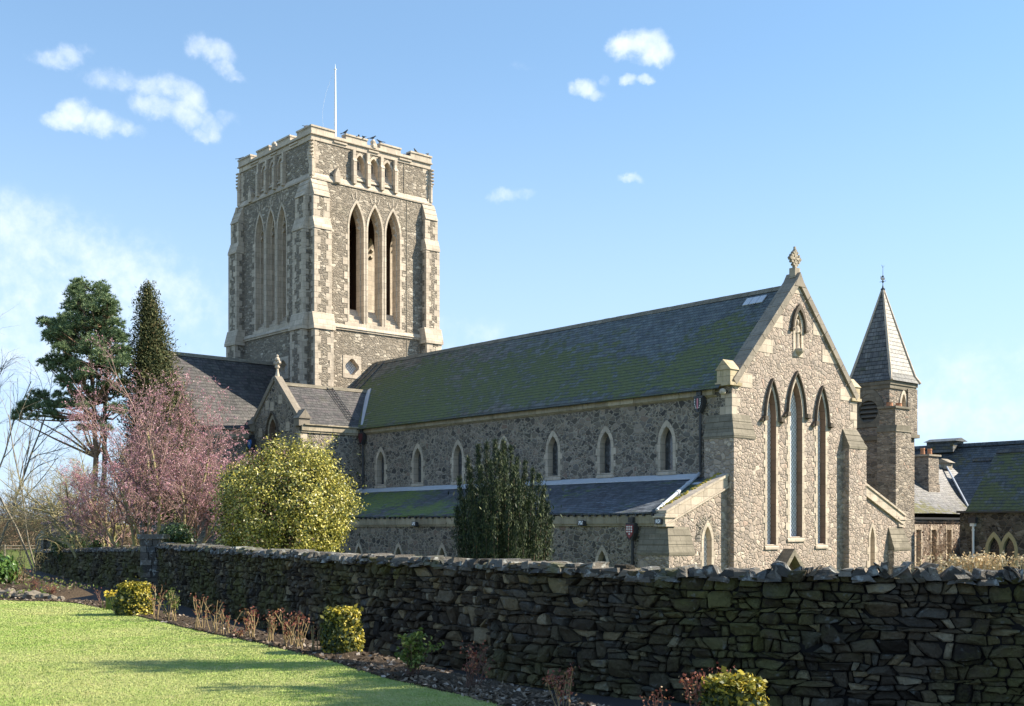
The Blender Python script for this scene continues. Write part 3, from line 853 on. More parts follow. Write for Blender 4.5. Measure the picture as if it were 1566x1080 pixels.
# painted hopper heads and down pipes
def hopper(x, y, z, zbot, n, shield, parent=None):
    """box hopper on an outlet, shield on its face, round pipe below; n = outward direction"""
    mb = MB(); n = np.array(n, float)
    c = np.array([x, y, 0]) + n * .17
    mb.box(c[0] - .13, c[0] + .13, c[1] - .12, c[1] + .12, z + .12, z + .34)
    mb.prism([(c[0] - .24, c[1] - .14, z + .1), (c[0] + .24, c[1] - .14, z + .1), (c[0] + .24, c[1] - .14, z - .32), (c[0] + .09, c[1] - .14, z - .62), (c[0] - .09, c[1] - .14, z - .62), (c[0] - .24, c[1] - .14, z - .32)], (0, .26, 0))
    h = mb.build('hopper', M['iron'], church)
    mb = MB(); 
    if zbot < z - .7:
        mb.tube([(c[0], c[1] + .02, z - .6), (c[0], c[1] + .02, zbot)], .06, 8)
        for zz in (z - 1.4, z - 2.6):
            if zz > zbot: mb.tube([(c[0], c[1] + .02, zz), (c[0], c[1] + .02, zz + .1)], .085, 8)
    else:
        mb.tube([(c[0], c[1], z - .5), (c[0], c[1], z - .62)], .06, 8)
    mb.build('pipe', M['iron'], h)
    sh = MB()
    S_ = [(-.2, .02), (.2, .02), (.2, -.26), (.13, -.42), (0, -.55), (-.13, -.42), (-.2, -.26)]
    yf = c[1] - .145
    sh.prism([(c[0] + u, yf, z + v) for u, v in S_], (0, -.03, 0), 0)
    def bit(pts, m): sh.prism([(c[0] + u, yf - .034, z + v) for u, v in pts], (0, -.006, 0), m)
    if shield == 'pale':
        bit([(-.035, -.02), (.035, -.02), (.035, -.46), (-.035, -.46)], 1)
        for i in range(6):
            for sgn in (-1, 1):
                zz = -.03 - i * .075; uu = sgn * (.15 - (max(0, i - 3)) * .03)
                bit([(uu - .02, zz), (uu + .02, zz), (uu + .02, zz - .04), (uu - .02, zz - .04)], 2)
    elif shield == 'lattice':
        for i in range(3):
            for j in range(4):
                uu = -.12 + i * .12; zz = -.06 - j * .10
                if abs(uu) > .14 - max(0, j - 2) * .06: continue
                bit([(uu, zz + .045), (uu + .05, zz), (uu, zz - .045), (uu - .05, zz)], 2)
    elif shield == 'blue':
        bit([(-.05, -.10), (.05, -.10), (.08, -.2), (.03, -.3), (-.05, -.3), (-.08, -.2)], 2)
    base = {'pale': (.05, .045, .05), 'lattice': (.26, .055, .06), 'red': (.10, .03, .032), 'blue': (.08, .22, .62)}[shield]
    sh.build('shield', [m_plain('shield_field_' + shield, base, .5), m_plain('shield_pink_' + shield, (.62, .22, .26), .5), M['white']], h)
hopper(-1.62, 0, 10.16, 6.9, (0, -1, 0), 'pale')
hopper(-28.0, 0, 10.2, 6.85, (0, -1, 0), 'red')
hopper(-1.80, -4.2, 4.55, .2, (0, -1, 0), 'lattice')
# carved stone knob on the cornice end, small floodlights
mb = MB(); mb.lathe((-.28, -.28, 10.2), [(.05, 0), (.13, .05), (.15, .13), (.12, .22), (.04, .27)], 10); mb.build('carved_boss', M['ashlar'], church, smooth=True)
for (x, y, z) in ((-.24, -4.42, 4.66), (-4.7, -4.42, 4.62), (-16.9, -4.42, 4.62)):
    mb = MB(); mb.hexa([(x - .17, y - .12, z - .06), (x + .17, y - .12, z - .06), (x + .17, y + .1, z - .1), (x - .17, y + .1, z - .1), (x - .17, y - .10, z + .16), (x + .17, y - .10, z + .16), (x + .17, y + .1, z + .1), (x - .17, y + .1, z + .1)])
    fl = mb.build('floodlight', M['iron'], church)
    mb = MB(); mb.poly([(x - .13, y - .122, z - .03), (x + .13, y - .122, z - .03), (x + .13, y - .106, z + .13), (x - .13, y - .106, z + .13)]); mb.build('lens', M['glass_lit'], fl)
# hood of the west door, its top just showing over the garden wall
mb = MB()
ap = (3.75, 3.22)
for sgn in (-1, 1):
    foot = (3.75 + sgn * 1.35, 1.75)
    a = np.array(ap); b = np.array(foot); n_ = np.array([sgn * .74, .68]) 
    pts = [a, b, b + n_ * .2, a + np.array([0, .29])]
    mb.prism([(-.02, p[0], p[1]) for p in pts], (.62, 0, 0))
dh = mb.build('door_hood', M['ashlar_g'], church)
mb = MB(); mb.prism([(-.02, 2.5, .0), (-.02, 5.0, .0), (-.02, 5.0, 1.8), (-.02, 3.75, 3.2), (-.02, 2.5, 1.8)], (.2, 0, 0)); mb.build('door_boards', M['wood'], dh)

# --- south chapel
XC = -28.43
cp = SOUTH(-4.26)
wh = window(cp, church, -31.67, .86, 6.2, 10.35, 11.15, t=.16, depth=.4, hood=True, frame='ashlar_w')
mb = MB(); mb.panel(cp, [(-34.4, 0), (XC, 0), (XC, 10.7), (-31.42, 13.45), (-34.4, 10.7)], [wh])
mb.panel(EAST(XC), [(-4.26, 0), (0.3, 0), (.3, 10.6), (-4.26, 10.6)], [])
# cream blocks in the gable
mb.build('chapel_wall', M['rubble_side'], church)
mb = MB()
for (u, z) in ((-32.35, 11.75), (-31.75, 11.65), (-30.75, 12.0), (-33.2, 10.1), (-29.9, 10.3)):
    mb.prism([cp(u - .24, z, -.03), cp(u + .24, z, -.03), cp(u + .2, z + .55, -.03), cp(u - .2, z + .55, -.03)], cp.n * .05); mb.build('bonding_stone', M['ashlar'], church); mb = MB()
quoins(mb, XC, -4.26, 1, -1, 6, 10.2, .4, .35, .5)
mb.build('quoins', M['ashlar'], church)
mb = MB()
mb.box(XC - .1, XC + .16, -4.26, -.01, 10.24, 10.56); mb.box(XC - .1, XC + .09, -4.26, -.01, 10.12, 10.237); mb.box(XC - .1, XC + .26, -4.1, -.2, 10.563, 10.63)
mb.build('cornice', M['cornice'], church)
mb = MB()
yend = 2.7
for sgn in (-1, 1):
    xe = -31.42 + sgn * 3.1
    n = 6
    for i in range(n):
        for j in range(6):
            f0, f1 = i / n, (i + 1) / n
            y0, y1 = -4.05 + j * (yend + 4.05) / 6, -4.05 + (j + 1) * (yend + 4.05) / 6
            g = lambda f, y: (-31.42 + (xe + 31.42) * f, y, 13.32 - 2.72 * f + .02 * math.sin(3 * y + f * 4))
            mb.poly([g(f0, y0), g(f0, y1), g(f1, y1), g(f1, y0)])
cro = mb.build('chapel_roof', M['slate_grey'], church)
mb = MB(); mb.prism([(-31.62, -4.0, 13.2), (-31.42, -4.0, 13.42), (-31.22, -4.0, 13.2)], (0, 6.7, 0)); mb.build('ridge_tiles', M['ashlar_g'], cro)
# lead valley against the nave slates
mb = MB()
def vly(f, o): return np.array([-31.42 + 3.12 * f, 2.62 - 2.75 * f, 13.36 - 2.72 * f]) + np.array([.0, -.5, .5]) * o
e_ = np.array([.26, .05, .10])
a, b = vly(.0, .06), vly(1.0, .06)
mb.hexa([a - e_ * .4, a + e_, b + e_, b - e_ * .4, a - e_ * .4 + (0, -.03, .05), a + e_ + (0, -.03, .05), b + e_ + (0, -.03, .05), b - e_ * .4 + (0, -.03, .05)])
mb.build('valley_lead', M['lead'], cro)
for sgn in (-1, 1):
    mb = MB()
    xk, zk = -31.42 + sgn * 3.0, 10.72
    n_ = np.array([sgn * .67, 0, .74])
    p0 = np.array([xk, 0, zk]); p1 = np.array([-31.42, 0, 13.62])
    q = [p0 - n_ * .1, p1 - n_ * .1, p1 + n_ * .17, p0 + n_ * .17]
    mb.prism([(v[0], -4.34, v[2]) for v in q], (0, .48, 0))
    xo, xi = xk + sgn * .1, xk - sgn * .5
    mb.box(min(xo, xi), max(xo, xi), -4.44, -3.7, 10.5, 10.95)
    xo, xi = xk + sgn * .18, xk - sgn * .55
    mb.prism([(min(xo, xi), -4.5, 10.953), (min(xo, xi), -3.62, 10.953), (min(xo, xi), -4.06, 11.5)], (abs(xo - xi), 0, 0))
    mb.build('gable_coping', M['coping'], church)
mb = MB()
c0 = np.array([-31.42, -4.1, 13.7])
mb.lathe(c0, [(.17, 0), (.12, .18), (.09, .3), (.075, .5), (.15, .56), (.16, .64), (.08, .72)], 8)
for (dx, dz, r) in ((0, 1.08, .16), (-.2, .86, .14), (.2, .86, .14), (0, .8, .13), (0, 1.28, .09)):
    mb.lathe(c0 + np.array([dx, 0, dz - r]), [(r * .35, 0), (r, r * .7), (r * .95, r * 1.3), (r * .3, r * 2)], 7)
mb.build('carved_finial', M['ashlar'], church)
# roof ladder hanging down the chapel slates
mb = MB()
g = lambda f, y, o: np.array([-31.42 + 3.1 * f, y, 13.32 - 2.72 * f]) + np.array([.66, 0, .75]) * o
for y in (-.62, -.22): mb.tube([g(.02, y, .08), g(.86, y - .0, .08)], .022, 5)
for i in range(13): mb.tube([g(.05 + i * .064, -.62, .08), g(.05 + i * .064, -.22, .08)], .018, 4)
mb.build('roof_ladder', M['iron'], cro)
hopper(-34.0, -4.26, 9.95, 8, (0, -1, 0), 'blue')

# --- south transept, its lit slope facing the viewer
mb = MB()
TX0, TX1, TR = -43.4, -34.45, -38.95
mb.box(TX0, TX1, -7.6, -.06, 0, 10.55)
mb.prism([(TX0, -7.6, 10.55), (TX1, -7.6, 10.55), (TR, -7.6, 15.5)], (0, .5, 0))
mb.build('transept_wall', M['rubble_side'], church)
mb = MB()
for sgn in (-1, 1):
    xe = TR + sgn * (4.48 + .28)
    for i in range(10):
        for j in range(14):
            f0, f1 = i / 10, (i + 1) / 10; y0, y1 = -7.85 + j * 7.8 / 14, -7.85 + (j + 1) * 7.8 / 14
            gg = lambda f, y: (TR + (xe - TR) * f, y, 15.68 - 5.0 * f + .02 * math.sin(2 * y + 5 * f))
            mb.poly([gg(f0, y0), gg(f0, y1), gg(f1, y1), gg(f1, y0)])
tro = mb.build('transept_roof', M['slate_trans'], church)
mb = MB(); mb.prism([(TR - .2, -7.85, 15.55), (TR, -7.85, 15.8), (TR + .2, -7.85, 15.55)], (0, 7.75, 0)); mb.build('ridge_tiles', M['ashlar_g'], tro)
mb = MB(); mb.box(TX1 - .1, TX1 + .18, -7.5, -.1, 10.1, 10.5); mb.box(TX1 - .1, TX1 + .1, -7.5, -.1, 10.0, 10.097); mb.box(TX1 + .18, TX1 + .32, -7.5, -.1, 10.56, 10.64)
mb.build('cornice', M['cornice'], church)
# --- belfry tower
TX, TW, TYA, TYB = -34.1, -43.96, -.05, 9.81
FACES = [('E', Plane((TX, 0, 0), (0, 1, 0), (1, 0, 0)), TYA, TYB), ('S', Plane((0, TYA, 0), (1, 0, 0), (0, -1, 0)), TW, TX),
         ('W', Plane((TW, 0, 0), (0, 1, 0), (-1, 0, 0)), TYA, TYB), ('N', Plane((0, TYB, 0), (1, 0, 0), (0, 1, 0)), TW, TX)]
def pbox(mb, pl, u0, u1, z0, z1, o0, o1, m=0):
    mb.hexa([pl(u0, z0, o0), pl(u1, z0, o0), pl(u1, z0, o1), pl(u0, z0, o1), pl(u0, z1, o0), pl(u1, z1, o0), pl(u1, z1, o1), pl(u0, z1, o1)], m)
def pwedge(mb, pl, u0, u1, z0, z1, o0, oa, ob, m=0, d=0.0):
    """weathered block: projection oa at z0 shrinking to ob at z1, back at o0; d trims the top width"""
    mb.hexa([pl(u0, z0, o0), pl(u1, z0, o0), pl(u1, z0, oa), pl(u0, z0, oa), pl(u0 + d, z1, o0), pl(u1 - d, z1, o0), pl(u1 - d, z1, ob), pl(u0 + d, z1, ob)], m)
def pquoin(mb, pl, u, su, z0, z1, o, ob, hh=.44):
    """quoins up a buttress edge at u; su=+1 when the buttress lies towards +u"""
    z = z0; k = rng.randint(0, 1)
    while z < z1 - .06:
        h = min(hh * rng.uniform(.8, 1.2), z1 - z)
        l = rng.uniform(.40, .50) if k % 2 else rng.uniform(.2, .28)
        b = .2 if k % 2 else .42
        ua, ub = sorted((u - su * .014, u + su * l))
        pbox(mb, pl, ua, ub, z + .005, z + h - .005, max(o - b, ob), o + .014)
        z += h; k += 1
tw = MB(); tin = MB(); tpar = MB(); tcorn = MB(); twea = MB()
for fi, (nm, pl, ua, ub) in enumerate(FACES):
    dz = .004 * fi
    uc = (ua + ub) / 2 + (.08 if nm in 'EW' else -.3 if nm == 'S' else 0)
    lights = [uc - 1.50, uc, uc + 1.50]
    holes = []
    for u in lights:
        holes.append(lancet(u, 1.16, 18.2, 24.55, 26.28))
    oc = 3.1 if nm in 'EW' else -37.65
    octs = circ(oc, 15.25, .52, 20)
    tw.panel(pl, [(ua, 0), (ub, 0), (ub, 27.35), (ua, 27.35)], holes + ([octs] if nm in 'ES' else []))
    tin.panel(Plane(pl.o - pl.n * .78, pl.u, pl.n), [(ua + .78, 17.9), (ub - .78, 17.9), (ub - .78, 27.3), (ua + .78, 27.3)], holes)
    for k, u in enumerate(lights):
        b = MB()
        inn = lancet(u, 1.16, 18.2, 24.55, 26.28); out = lancet(u, 1.44, 18.0, 24.55, 26.28 + .26)
        A = [pl(p, z, .03) for p, z in out]; B = [pl(p, z, .03) for p, z in inn]
        b.band(B, A); b.band(A, [pl(p, z, -.04) for p, z in out])
        mid = lancet(u, 1.02, 18.2, 24.55, 26.12)
        b.band([pl(p, z, -.32) for p, z in inn], B)
        b.band([pl(p, z, -.34) for p, z in mid], [pl(p, z, -.32) for p, z in inn])
        b.band([pl(p, z, -.79) for p, z in mid], [pl(p, z, -.34) for p, z in mid])
        # stepped sloping sill
        for i in range(4):
            f0, f1 = i / 4, (i + 1) / 4
            b.hexa([pl(u - .6, 18.0, -.785), pl(u + .6, 18.0, -.785), pl(u + .6, 18.0, 0.03 - .80 * f0 - .0), pl(u - .6, 18.0, 0.03 - .80 * f0),
                    pl(u - .6, 18.2 + 1.1 * f1 - .015, -.785), pl(u + .6, 18.2 + 1.1 * f1 - .015, -.785), pl(u + .6, 18.2 + 1.1 * f0 + .0, 0.03 - .80 * f0), pl(u - .6, 18.2 + 1.1 * f0, 0.03 - .80 * f0)])
        # cusps in the head
        for sgn in (-1, 1):
            for (z, w_) in ((24.75, .16), (25.25, .14)):
                uu = u + sgn * (.50 - (.0 if z < 25 else .10))
                b.prism([pl(uu + sgn * .1, z - .22, -.5), pl(uu - sgn * w_, z - .02, -.5), pl(uu - sgn * w_, z + .05, -.5), pl(uu + sgn * .1, z + .3, -.5)], pl.n * .14)
        z = 18.3; q = 0
        if k in (0, 2):
            sgn = -1 if k == 0 else 1
            while z < 24.4:
                h = rng.uniform(.34, .5)
                if q % 2: 
                    x0, x1 = sorted((u + sgn * .7, u + sgn * rng.uniform(.86, 1.15)))
                    pbox(b, pl, x0, x1, z, z + h, -.03, .022)
                z += h; q += 1
        # long thin stones of the relieving arch
        for i in range(3): 
            aa = (i - 1) * .22
            b.prism([pl(u + aa - .04, 26.62 - abs(aa) * .6, -.02), pl(u + aa + .04, 26.62 - abs(aa) * .6, -.02), pl(u + aa * 1.7 + .04, 27.05 - abs(aa) * .8, -.02), pl(u + aa * 1.7 - .04, 27.05 - abs(aa) * .8, -.02)], pl.n * .045)
        b.build('belfry_opening', M['ashlar'], church)
    ap_ = MB(); pbox(ap_, pl, lights[0] - .95, lights[2] + .95, 18.02, 18.22, -.03, .045); ap_.build('apron', M['ashlar'], church)
    # string course: sloped top, hollow below
    pwedge(tcorn, pl, ua - .0, ub + .0, 17.78, 18.05, -.1, .17, .02)
    pbox(tcorn, pl, ua, ub, 17.66, 17.775, -.1, .10)
    # round window with a square surround
    if nm in 'ES':
        o = MB()
        sq = []
        for k in range(20):
            a = 2 * math.pi * k / 20; c, s_ = math.cos(a), math.sin(a); q = .72 / max(abs(c), abs(s_)); sq.append((oc + c * q, 15.25 + s_ * q * 1.05))
        quat = []
        for k in range(40):
            a = 2 * math.pi * k / 40; r = .50 + .055 * math.cos(4 * a); quat.append((oc + r * math.cos(a), 15.25 + r * math.sin(a)))
        sq40 = []
        for k in range(40):
            a = 2 * math.pi * k / 40; c, s_ = math.cos(a), math.sin(a); q = .72 / max(abs(c), abs(s_)); sq40.append((oc + c * q, 15.25 + s_ * q * 1.05))
        A = [pl(p, z, .035) for p, z in sq40]; B = [pl(p, z, .035) for p, z in quat]
        o.band(B, A); o.band(A, [pl(p, z, -.03) for p, z in sq40]); o.band([pl(p, z, -.42) for p, z in quat], B)
        ow = o.build('round_window', M['ashlar'], church)
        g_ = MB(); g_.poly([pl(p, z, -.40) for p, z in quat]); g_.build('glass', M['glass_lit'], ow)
    # angle buttresses at both ends of the face
    ends = {'E': ((-.15, 1.14), (8.92, 10.08)), 'S': ((-44.35, -43.15), (-35.5, -34.2)), 'W': ((-.3, .9), (8.9, 10.0)), 'N': ((-44.2, -43.0), (-35.3, -34.1))}[nm]
    for (a, b_) in ends:
        rims = [(a - .05, b_ + .05, .70), (a, b_, .55), (a + .04, b_ - .04, .38)]
        zz = [(0, 17.4 + dz), (18.5 + dz, 23.95), (24.75 + dz, 26.15)]
        for k in range(3):
            u0, u1, o_ = rims[k]
            tb = MB(); pbox(tb, pl, u0, u1, zz[k][0], zz[k][1], -.2, o_)
            bo = tb.build('buttress', M['rubble_tower'], church)
            tws = MB()
            if k == 0:
                z0, z1, z2 = 17.4 + dz, 17.58 + dz, 18.5 + dz
                prof_ = [(-.2, z0), (.80, z0), (.80, z1), (.56, z2), (-.2, z2)]; du = .13
            elif k == 1:
                prof_ = [(-.2, 23.95), (.61, 23.95), (.60, 24.1 + dz), (.39, 24.75 + dz), (-.2, 24.75 + dz)]; du = .03
            else:
                prof_ = [(-.2, 26.15), (.46, 26.15), (.44, 26.22), (.30, 26.55), (.32, 26.56), (.16, 26.95), (.18, 26.96), (-.02, 27.35 + dz), (-.2, 27.35 + dz)]; du = -.0
            tws.prism([pl(u0 - du, z, o) for o, z in prof_], pl.u * (u1 - u0 + 2 * du))
            tws.build('weathering', M['ashlar'], bo)
            if nm in 'ES':
                for (u, su) in ((u0, 1), (u1, -1)):
                    tq = MB(); pquoin(tq, pl, u, su, 9.0 if k == 0 else zz[k][0], zz[k][1] - .02, o_, .02); tq.build('quoins', M['ashlar'], bo)
    # upper stage
    pu = Plane(pl.o - pl.n * .13, pl.u, pl.n)
    a2, b2 = ua + .13, ub - .13
    al = [uc - 1.12, uc, uc + 1.12]
    nich = [lancet(u, .70, 28.15, 29.0, 29.62) for u in al]
    tw.panel(pu, [(a2, 27.3), (b2, 27.3), (b2, 29.9), (a2, 29.9)], nich)
    pwedge(twea, pl, ua - .0, ub + .0, 27.30, 27.40, -.3, .07, .07)
    pwedge(twea, pl, ua, ub, 27.402, 27.75, -.3, .05, -.125)
    for k, u in enumerate(al):
        f = MB()
        o_ = lancet(u, .95, 28.1, 29.0, 29.80); i_ = nich[k]
        A = [pu(p, z, .02) for p, z in o_]; B = [pu(p, z, .02) for p, z in i_]
        f.band(B, A); f.band(A, [pu(p, z, -.02) for p, z in o_])
        f.band([pu(p, z, -.42) for p, z in i_], B)
        f.poly([pu(p, z, -.42) for p, z in i_])
        f.hexa([pu(u - .36, 27.85, -.42), pu(u + .36, 27.85, -.42), pu(u + .36, 27.85, .10), pu(u - .36, 27.85, .10), pu(u - .36, 28.75, -.42), pu(u + .36, 28.75, -.42), pu(u + .36, 27.9, .10), pu(u - .36, 27.9, .10)])
        # small cusped light at the back
        nf_ = f.build('parapet_niche', M['ashlar'], church)
        g_ = MB(); g_.prism([pu(p, z, -.41) for p, z in lancet(u, .34, 28.75, 29.1, 29.42)], pu.n * .012); g_.build('louvre', M['glass'], nf_)
    for u in (al[0] - .58, (al[0] + al[1]) / 2, (al[1] + al[2]) / 2, al[2] + .58):
        tash = MB()
        pbox(tash, pl, u - .13, u + .13, 27.55, 29.05, -.2, .17)
        pwedge(tash, pl, u - .15, u + .15, 29.05, 29.25, -.2, .20, .10)
        pbox(tash, pl, u - .11, u + .11, 29.25, 29.85, -.2, .09)
        tash.build('parapet_pier', M['ashlar'], church)
    # gablet vent in the string
    uu = ua + 1.95
    if nm in 'ES':
        tash = MB(); tash.prism([pl(uu - .2, 27.35, -.2), pl(uu + .2, 27.35, -.2), pl(uu + .2, 27.9, -.2), pl(uu, 28.35, -.2), pl(uu - .2, 27.9, -.2)], pl.n * .38); tash.build('gablet_vent', M['ashlar'], church)
    # ashlar band, cornice and battlements
    k_ = 0 if nm in 'EW' else .5
    pbox(tpar, pl, ua + max(.04, k_), ub - max(.04, k_), 29.86, 30.20, -.5, -.07)
    pbox(tpar, pl, ua + (k_ or -.05), ub - (k_ or -.05), 30.21, 30.30, -.5, .05)
    pbox(tpar, pl, ua + (k_ or .01), ub - (k_ or .01), 30.305, 30.42, -.5, .01)
    for (f0, f1) in ((0, .185), (.272, .445), (.555, .728), (.815, 1)):
        x0, x1 = ua + (ub - ua) * f0, ua + (ub - ua) * f1
        if f0 == 0: x0 += k_ - (.0 if k_ else -.01)
        if f1 == 1: x1 -= k_ - (.0 if k_ else -.01)
        pbox(tpar, pl, x0, x1, 30.425, 30.68, -.5, -.01)
        pbox(tpar, pl, x0 - (0 if f0 == 0 and k_ else .04), x1 + (0 if f1 == 1 and k_ else .04), 30.685, 30.80, -.5, .05)
    for (f0, f1) in ((.19, .27), (.73, .81), (.47, .53)):
        x0, x1 = ua + (ub - ua) * f0, ua + (ub - ua) * f1
        pbox(tpar, pl, x0 - .12, x1 + .12, 30.02, 30.12, -.2, .02)
    # carved beast over the middle of the parapet
    mid = ua + (ub - ua) * .5
    tpar.lathe(pl(mid, 30.3, -.1), [(.22, 0), (.25, .15), (.16, .3), (.2, .45), (.1, .6)], 7)
    tpar.lathe(pl(mid + .2, 30.3, -.1), [(.1, 0), (.14, .2), (.05, .42)], 6)
# corner shafts with crockets on the upper stage
for (x, y) in ((TX, TYA), (TX, TYB), (TW, TYA)):
    tash = MB(); tq = MB(); sx = 1 if x == TX else -1; sy = 1 if y == TYB else -1
    c = (x - sx * .06, y - sy * .06, 27.5)
    tash.lathe(c, [(.16, 0), (.16, 1.1), (.2, 1.13), (.2, 1.22), (.14, 1.26), (.11, 2.3)], 8)
    for k in range(5):
        for (ex, ey) in ((sx, 0), (0, sy), (sx, sy)):
            tash.lathe((c[0] + ex * .14, c[1] + ey * .14, 28.75 + k * .24), [(.02, 0), (.07, .04), (.08, .09), (.03, .13)], 6)
    tash.lathe((c[0], c[1], 29.72), [(.12, 0), (.18, .06), (.18, .12)], 8)
    # ashlar quoins of the corner
    z = 27.8
    while z < 29.8:
        xs_ = sorted((x - sx * .115, x - sx * rng.uniform(.4, .75))); ys_ = sorted((y - sy * .115, y - sy * rng.uniform(.4, .75)))
        tq.box(xs_[0], xs_[1], ys_[0], ys_[1], z, z + .28); z += .29
    tash.build('corner_shaft', M['ashlar'], church); tq.build('quoins', M['ashlar'], church)
tw.build('tower_wall', M['rubble_tower'], church)
tin.poly([(TW + .9, TYA + .9, 18.0), (TX - .9, TYA + .9, 18.0), (TX - .9, TYB - .9, 18.0), (TW + .9, TYB - .9, 18.0)])
tin.poly([(TW + .9, TYA + .9, 27.2), (TX - .9, TYA + .9, 27.2), (TX - .9, TYB - .9, 27.2), (TW + .9, TYB - .9, 27.2)])
tin.build('belfry_chamber', M['dark_in'], church)
twea.build('weathering', M['ashlar'], church)
tcorn.build('string_course', M['ashlar'], church)
par = tpar.build('parapet', M['ashlar'], church)
mb = MB(); mb.poly([(TW + .3, TYA + .3, 30.0), (TX - .3, TYA + .3, 30.0), (TX - .3, TYB - .3, 30.0), (TW + .3, TYB - .3, 30.0)]); mb.build('tower_roof', M['lead'], church)
mb = MB()
mb.box(TX + .002, TX + .03, 7.62, 7.66, 14.2, 27.3); mb.box(TX - .10, TX - .08, 7.5, 7.54, 27.7, 30.2)
mb.build('lightning_conductor', M['ashlar_w'], church)

# ------------------------------------------------------------------ things on the church
def pole_at(px, y): 
    r = VIEW + RIGHT * (px - 783) / FPX
    t = (y - CAM[1]) / r[1]
    return CAM + r * t
q = pole_at(512.7, 4.9)
fp = empty('flagpole', (q[0], q[1], 30.0), 'tall white flagpole without a flag on the belfry tower roof', 'flagpole')
mb = MB(); mb.tube([(q[0], q[1], 30.0), (q[0], q[1], 33.5), (q[0], q[1], 37.05)], [.095, .08, .05], 10); mb.build('pole', M['white'], fp)
mb = MB(); mb.lathe((q[0], q[1], 37.04), [(.04, 0), (.09, .05), (.09, .1), (.03, .15), (.012, .45)], 10); mb.build('finial', M['white'], fp)
mb = MB()
pts = [(q[0] - .10 - .55 * math.sin(math.pi * t), q[1] - .10 - .55 * math.sin(math.pi * t), 36.85 - 6.1 * t) for t in np.linspace(0, 1, 14)]
mb.tube(pts, .007, 4); mb.build('halyard', M['white'], fp)

st = empty('saint_statue', (-.05, 4.86, 12.66), 'small carved stone saint standing in the gable niche', 'statue')
mb = MB()
N = 14
prof = [(.0, .165, .12), (.06, .16, .12), (.3, .13, .10), (.55, .125, .095), (.75, .15, .10), (.92, .165, .10), (1.02, .13, .08), (1.06, .06, .06), (1.1, .055, .055), (1.14, .075, .085), (1.22, .09, .095), (1.3, .075, .085), (1.36, .03, .03)]
base = len(mb.v)
for (z, ry, rx) in prof:
    for k in range(N):
        a = 2 * math.pi * k / N
        fold = 1 + (.10 * math.cos(5 * a) if z < .7 else 0)
        mb.v.append((-.05 + rx * fold * math.cos(a), 4.86 + ry * fold * math.sin(a), 12.68 + z))
for i in range(len(prof) - 1):
    for k in range(N):
        a, b = i * N + k, i * N + (k + 1) % N
        mb.f.append((a, b, b + N, a + N)); mb.m.append(0)
for sgn in (-1, 1):
    mb.tube([(-.05, 4.86 + sgn * .16, 13.58), (.02, 4.86 + sgn * .19, 13.36), (.09, 4.86 + sgn * .04, 13.46)], [.055, .05, .035], 7)
mb.build('body', M['ashlar'], st, smooth=True)
mb = MB(); mb.lathe((-.05, 4.86, 12.64), [(.2, 0), (.2, .05), (.16, .06)], 8); mb.build('plinth', M['ashlar'], st)

def bird_mesh():
    mb = MB(); n = 8
    prof = [(-.17, .015, .03), (-.10, .035, .035), (-.02, .06, .045), (.05, .062, .07), (.10, .045, .11), (.13, .033, .145), (.155, .03, .155), (.18, .012, .15)]
    for (x, r, zc) in prof:
        for k in range(n):
            a = 2 * math.pi * k / n
            mb.v.append((x, r * .9 * math.cos(a), zc + .05 + r * math.sin(a)))
    for i in range(len(prof) - 1):
        for k in range(n):
            a, b = i * n + k, i * n + (k + 1) % n
            mb.f.append((a, b, b + n, a + n)); mb.m.append(0)
    mb.prism([(-.15, -.03, .085), (-.30, -.04, .05), (-.30, .04, .05), (-.15, .03, .085)], (0, 0, .012))
    for sgn in (-1, 1): mb.tube([(.02, sgn * .02, .05), (.03, sgn * .02, -.0)], .006, 4)
    mb.tube([(.18, 0, .198), (.205, 0, .19)], [.008, .002], 4)
    return mb
bm_ = bird_mesh()
feather = m_plain('pigeon_feathers', (.06, .065, .075), .7, .2, 0, .3, 30, 0)
b0 = bm_.build('pigeon', feather, None, smooth=True, uv=False)
EC = lambda f: (TX - .15, TYA + (TYB - TYA) * f)
SC = lambda f: (TW + (TX - TW) * f, TYA + .15)
spots = [(SC(.965 - .06), 30.80, 2.0, 'dark pigeon perched on the tower parapet just left of its near corner'),
         (SC(.01), 30.80, 1.1, 'dark pigeon at the far left corner of the tower parapet'),
         (EC(.275), 30.80, .4, 'dark pigeon at the left end of the raised parapet block by the flagpole'),
         (EC(.385), 30.80, 2.6, 'left bird of the pair on the parapet block right of the flagpole'),
         (EC(.425), 30.80, 3.0, 'right bird of the pair on the parapet block right of the flagpole'),
         (EC(.5), 30.92, .9, 'pigeon perched on the carved beast in the middle of the parapet'),
         (EC(.56), 30.80, 4.0, 'pigeon just right of the carved beast on the parapet'),
         (EC(.80), 30.43, 1.6, 'pigeon in the right hand gap of the tower battlements'),
         (EC(.87), 30.80, 5.0, 'pigeon on the right hand parapet block, inward from the corner'),
         (EC(.975), 30.80, 2.2, 'pigeon at the far right corner of the tower parapet')]
for i, ((x, y), z, rot, lab) in enumerate(spots):
    o = b0 if i == 0 else b0.copy()
    if i: COL.objects.link(o)
    o.location = (x, y, z); o.rotation_euler = (0, 0, rot); o.scale = (1.25,) * 3
    tag(o, lab, 'bird', 'pigeons on the tower parapet')

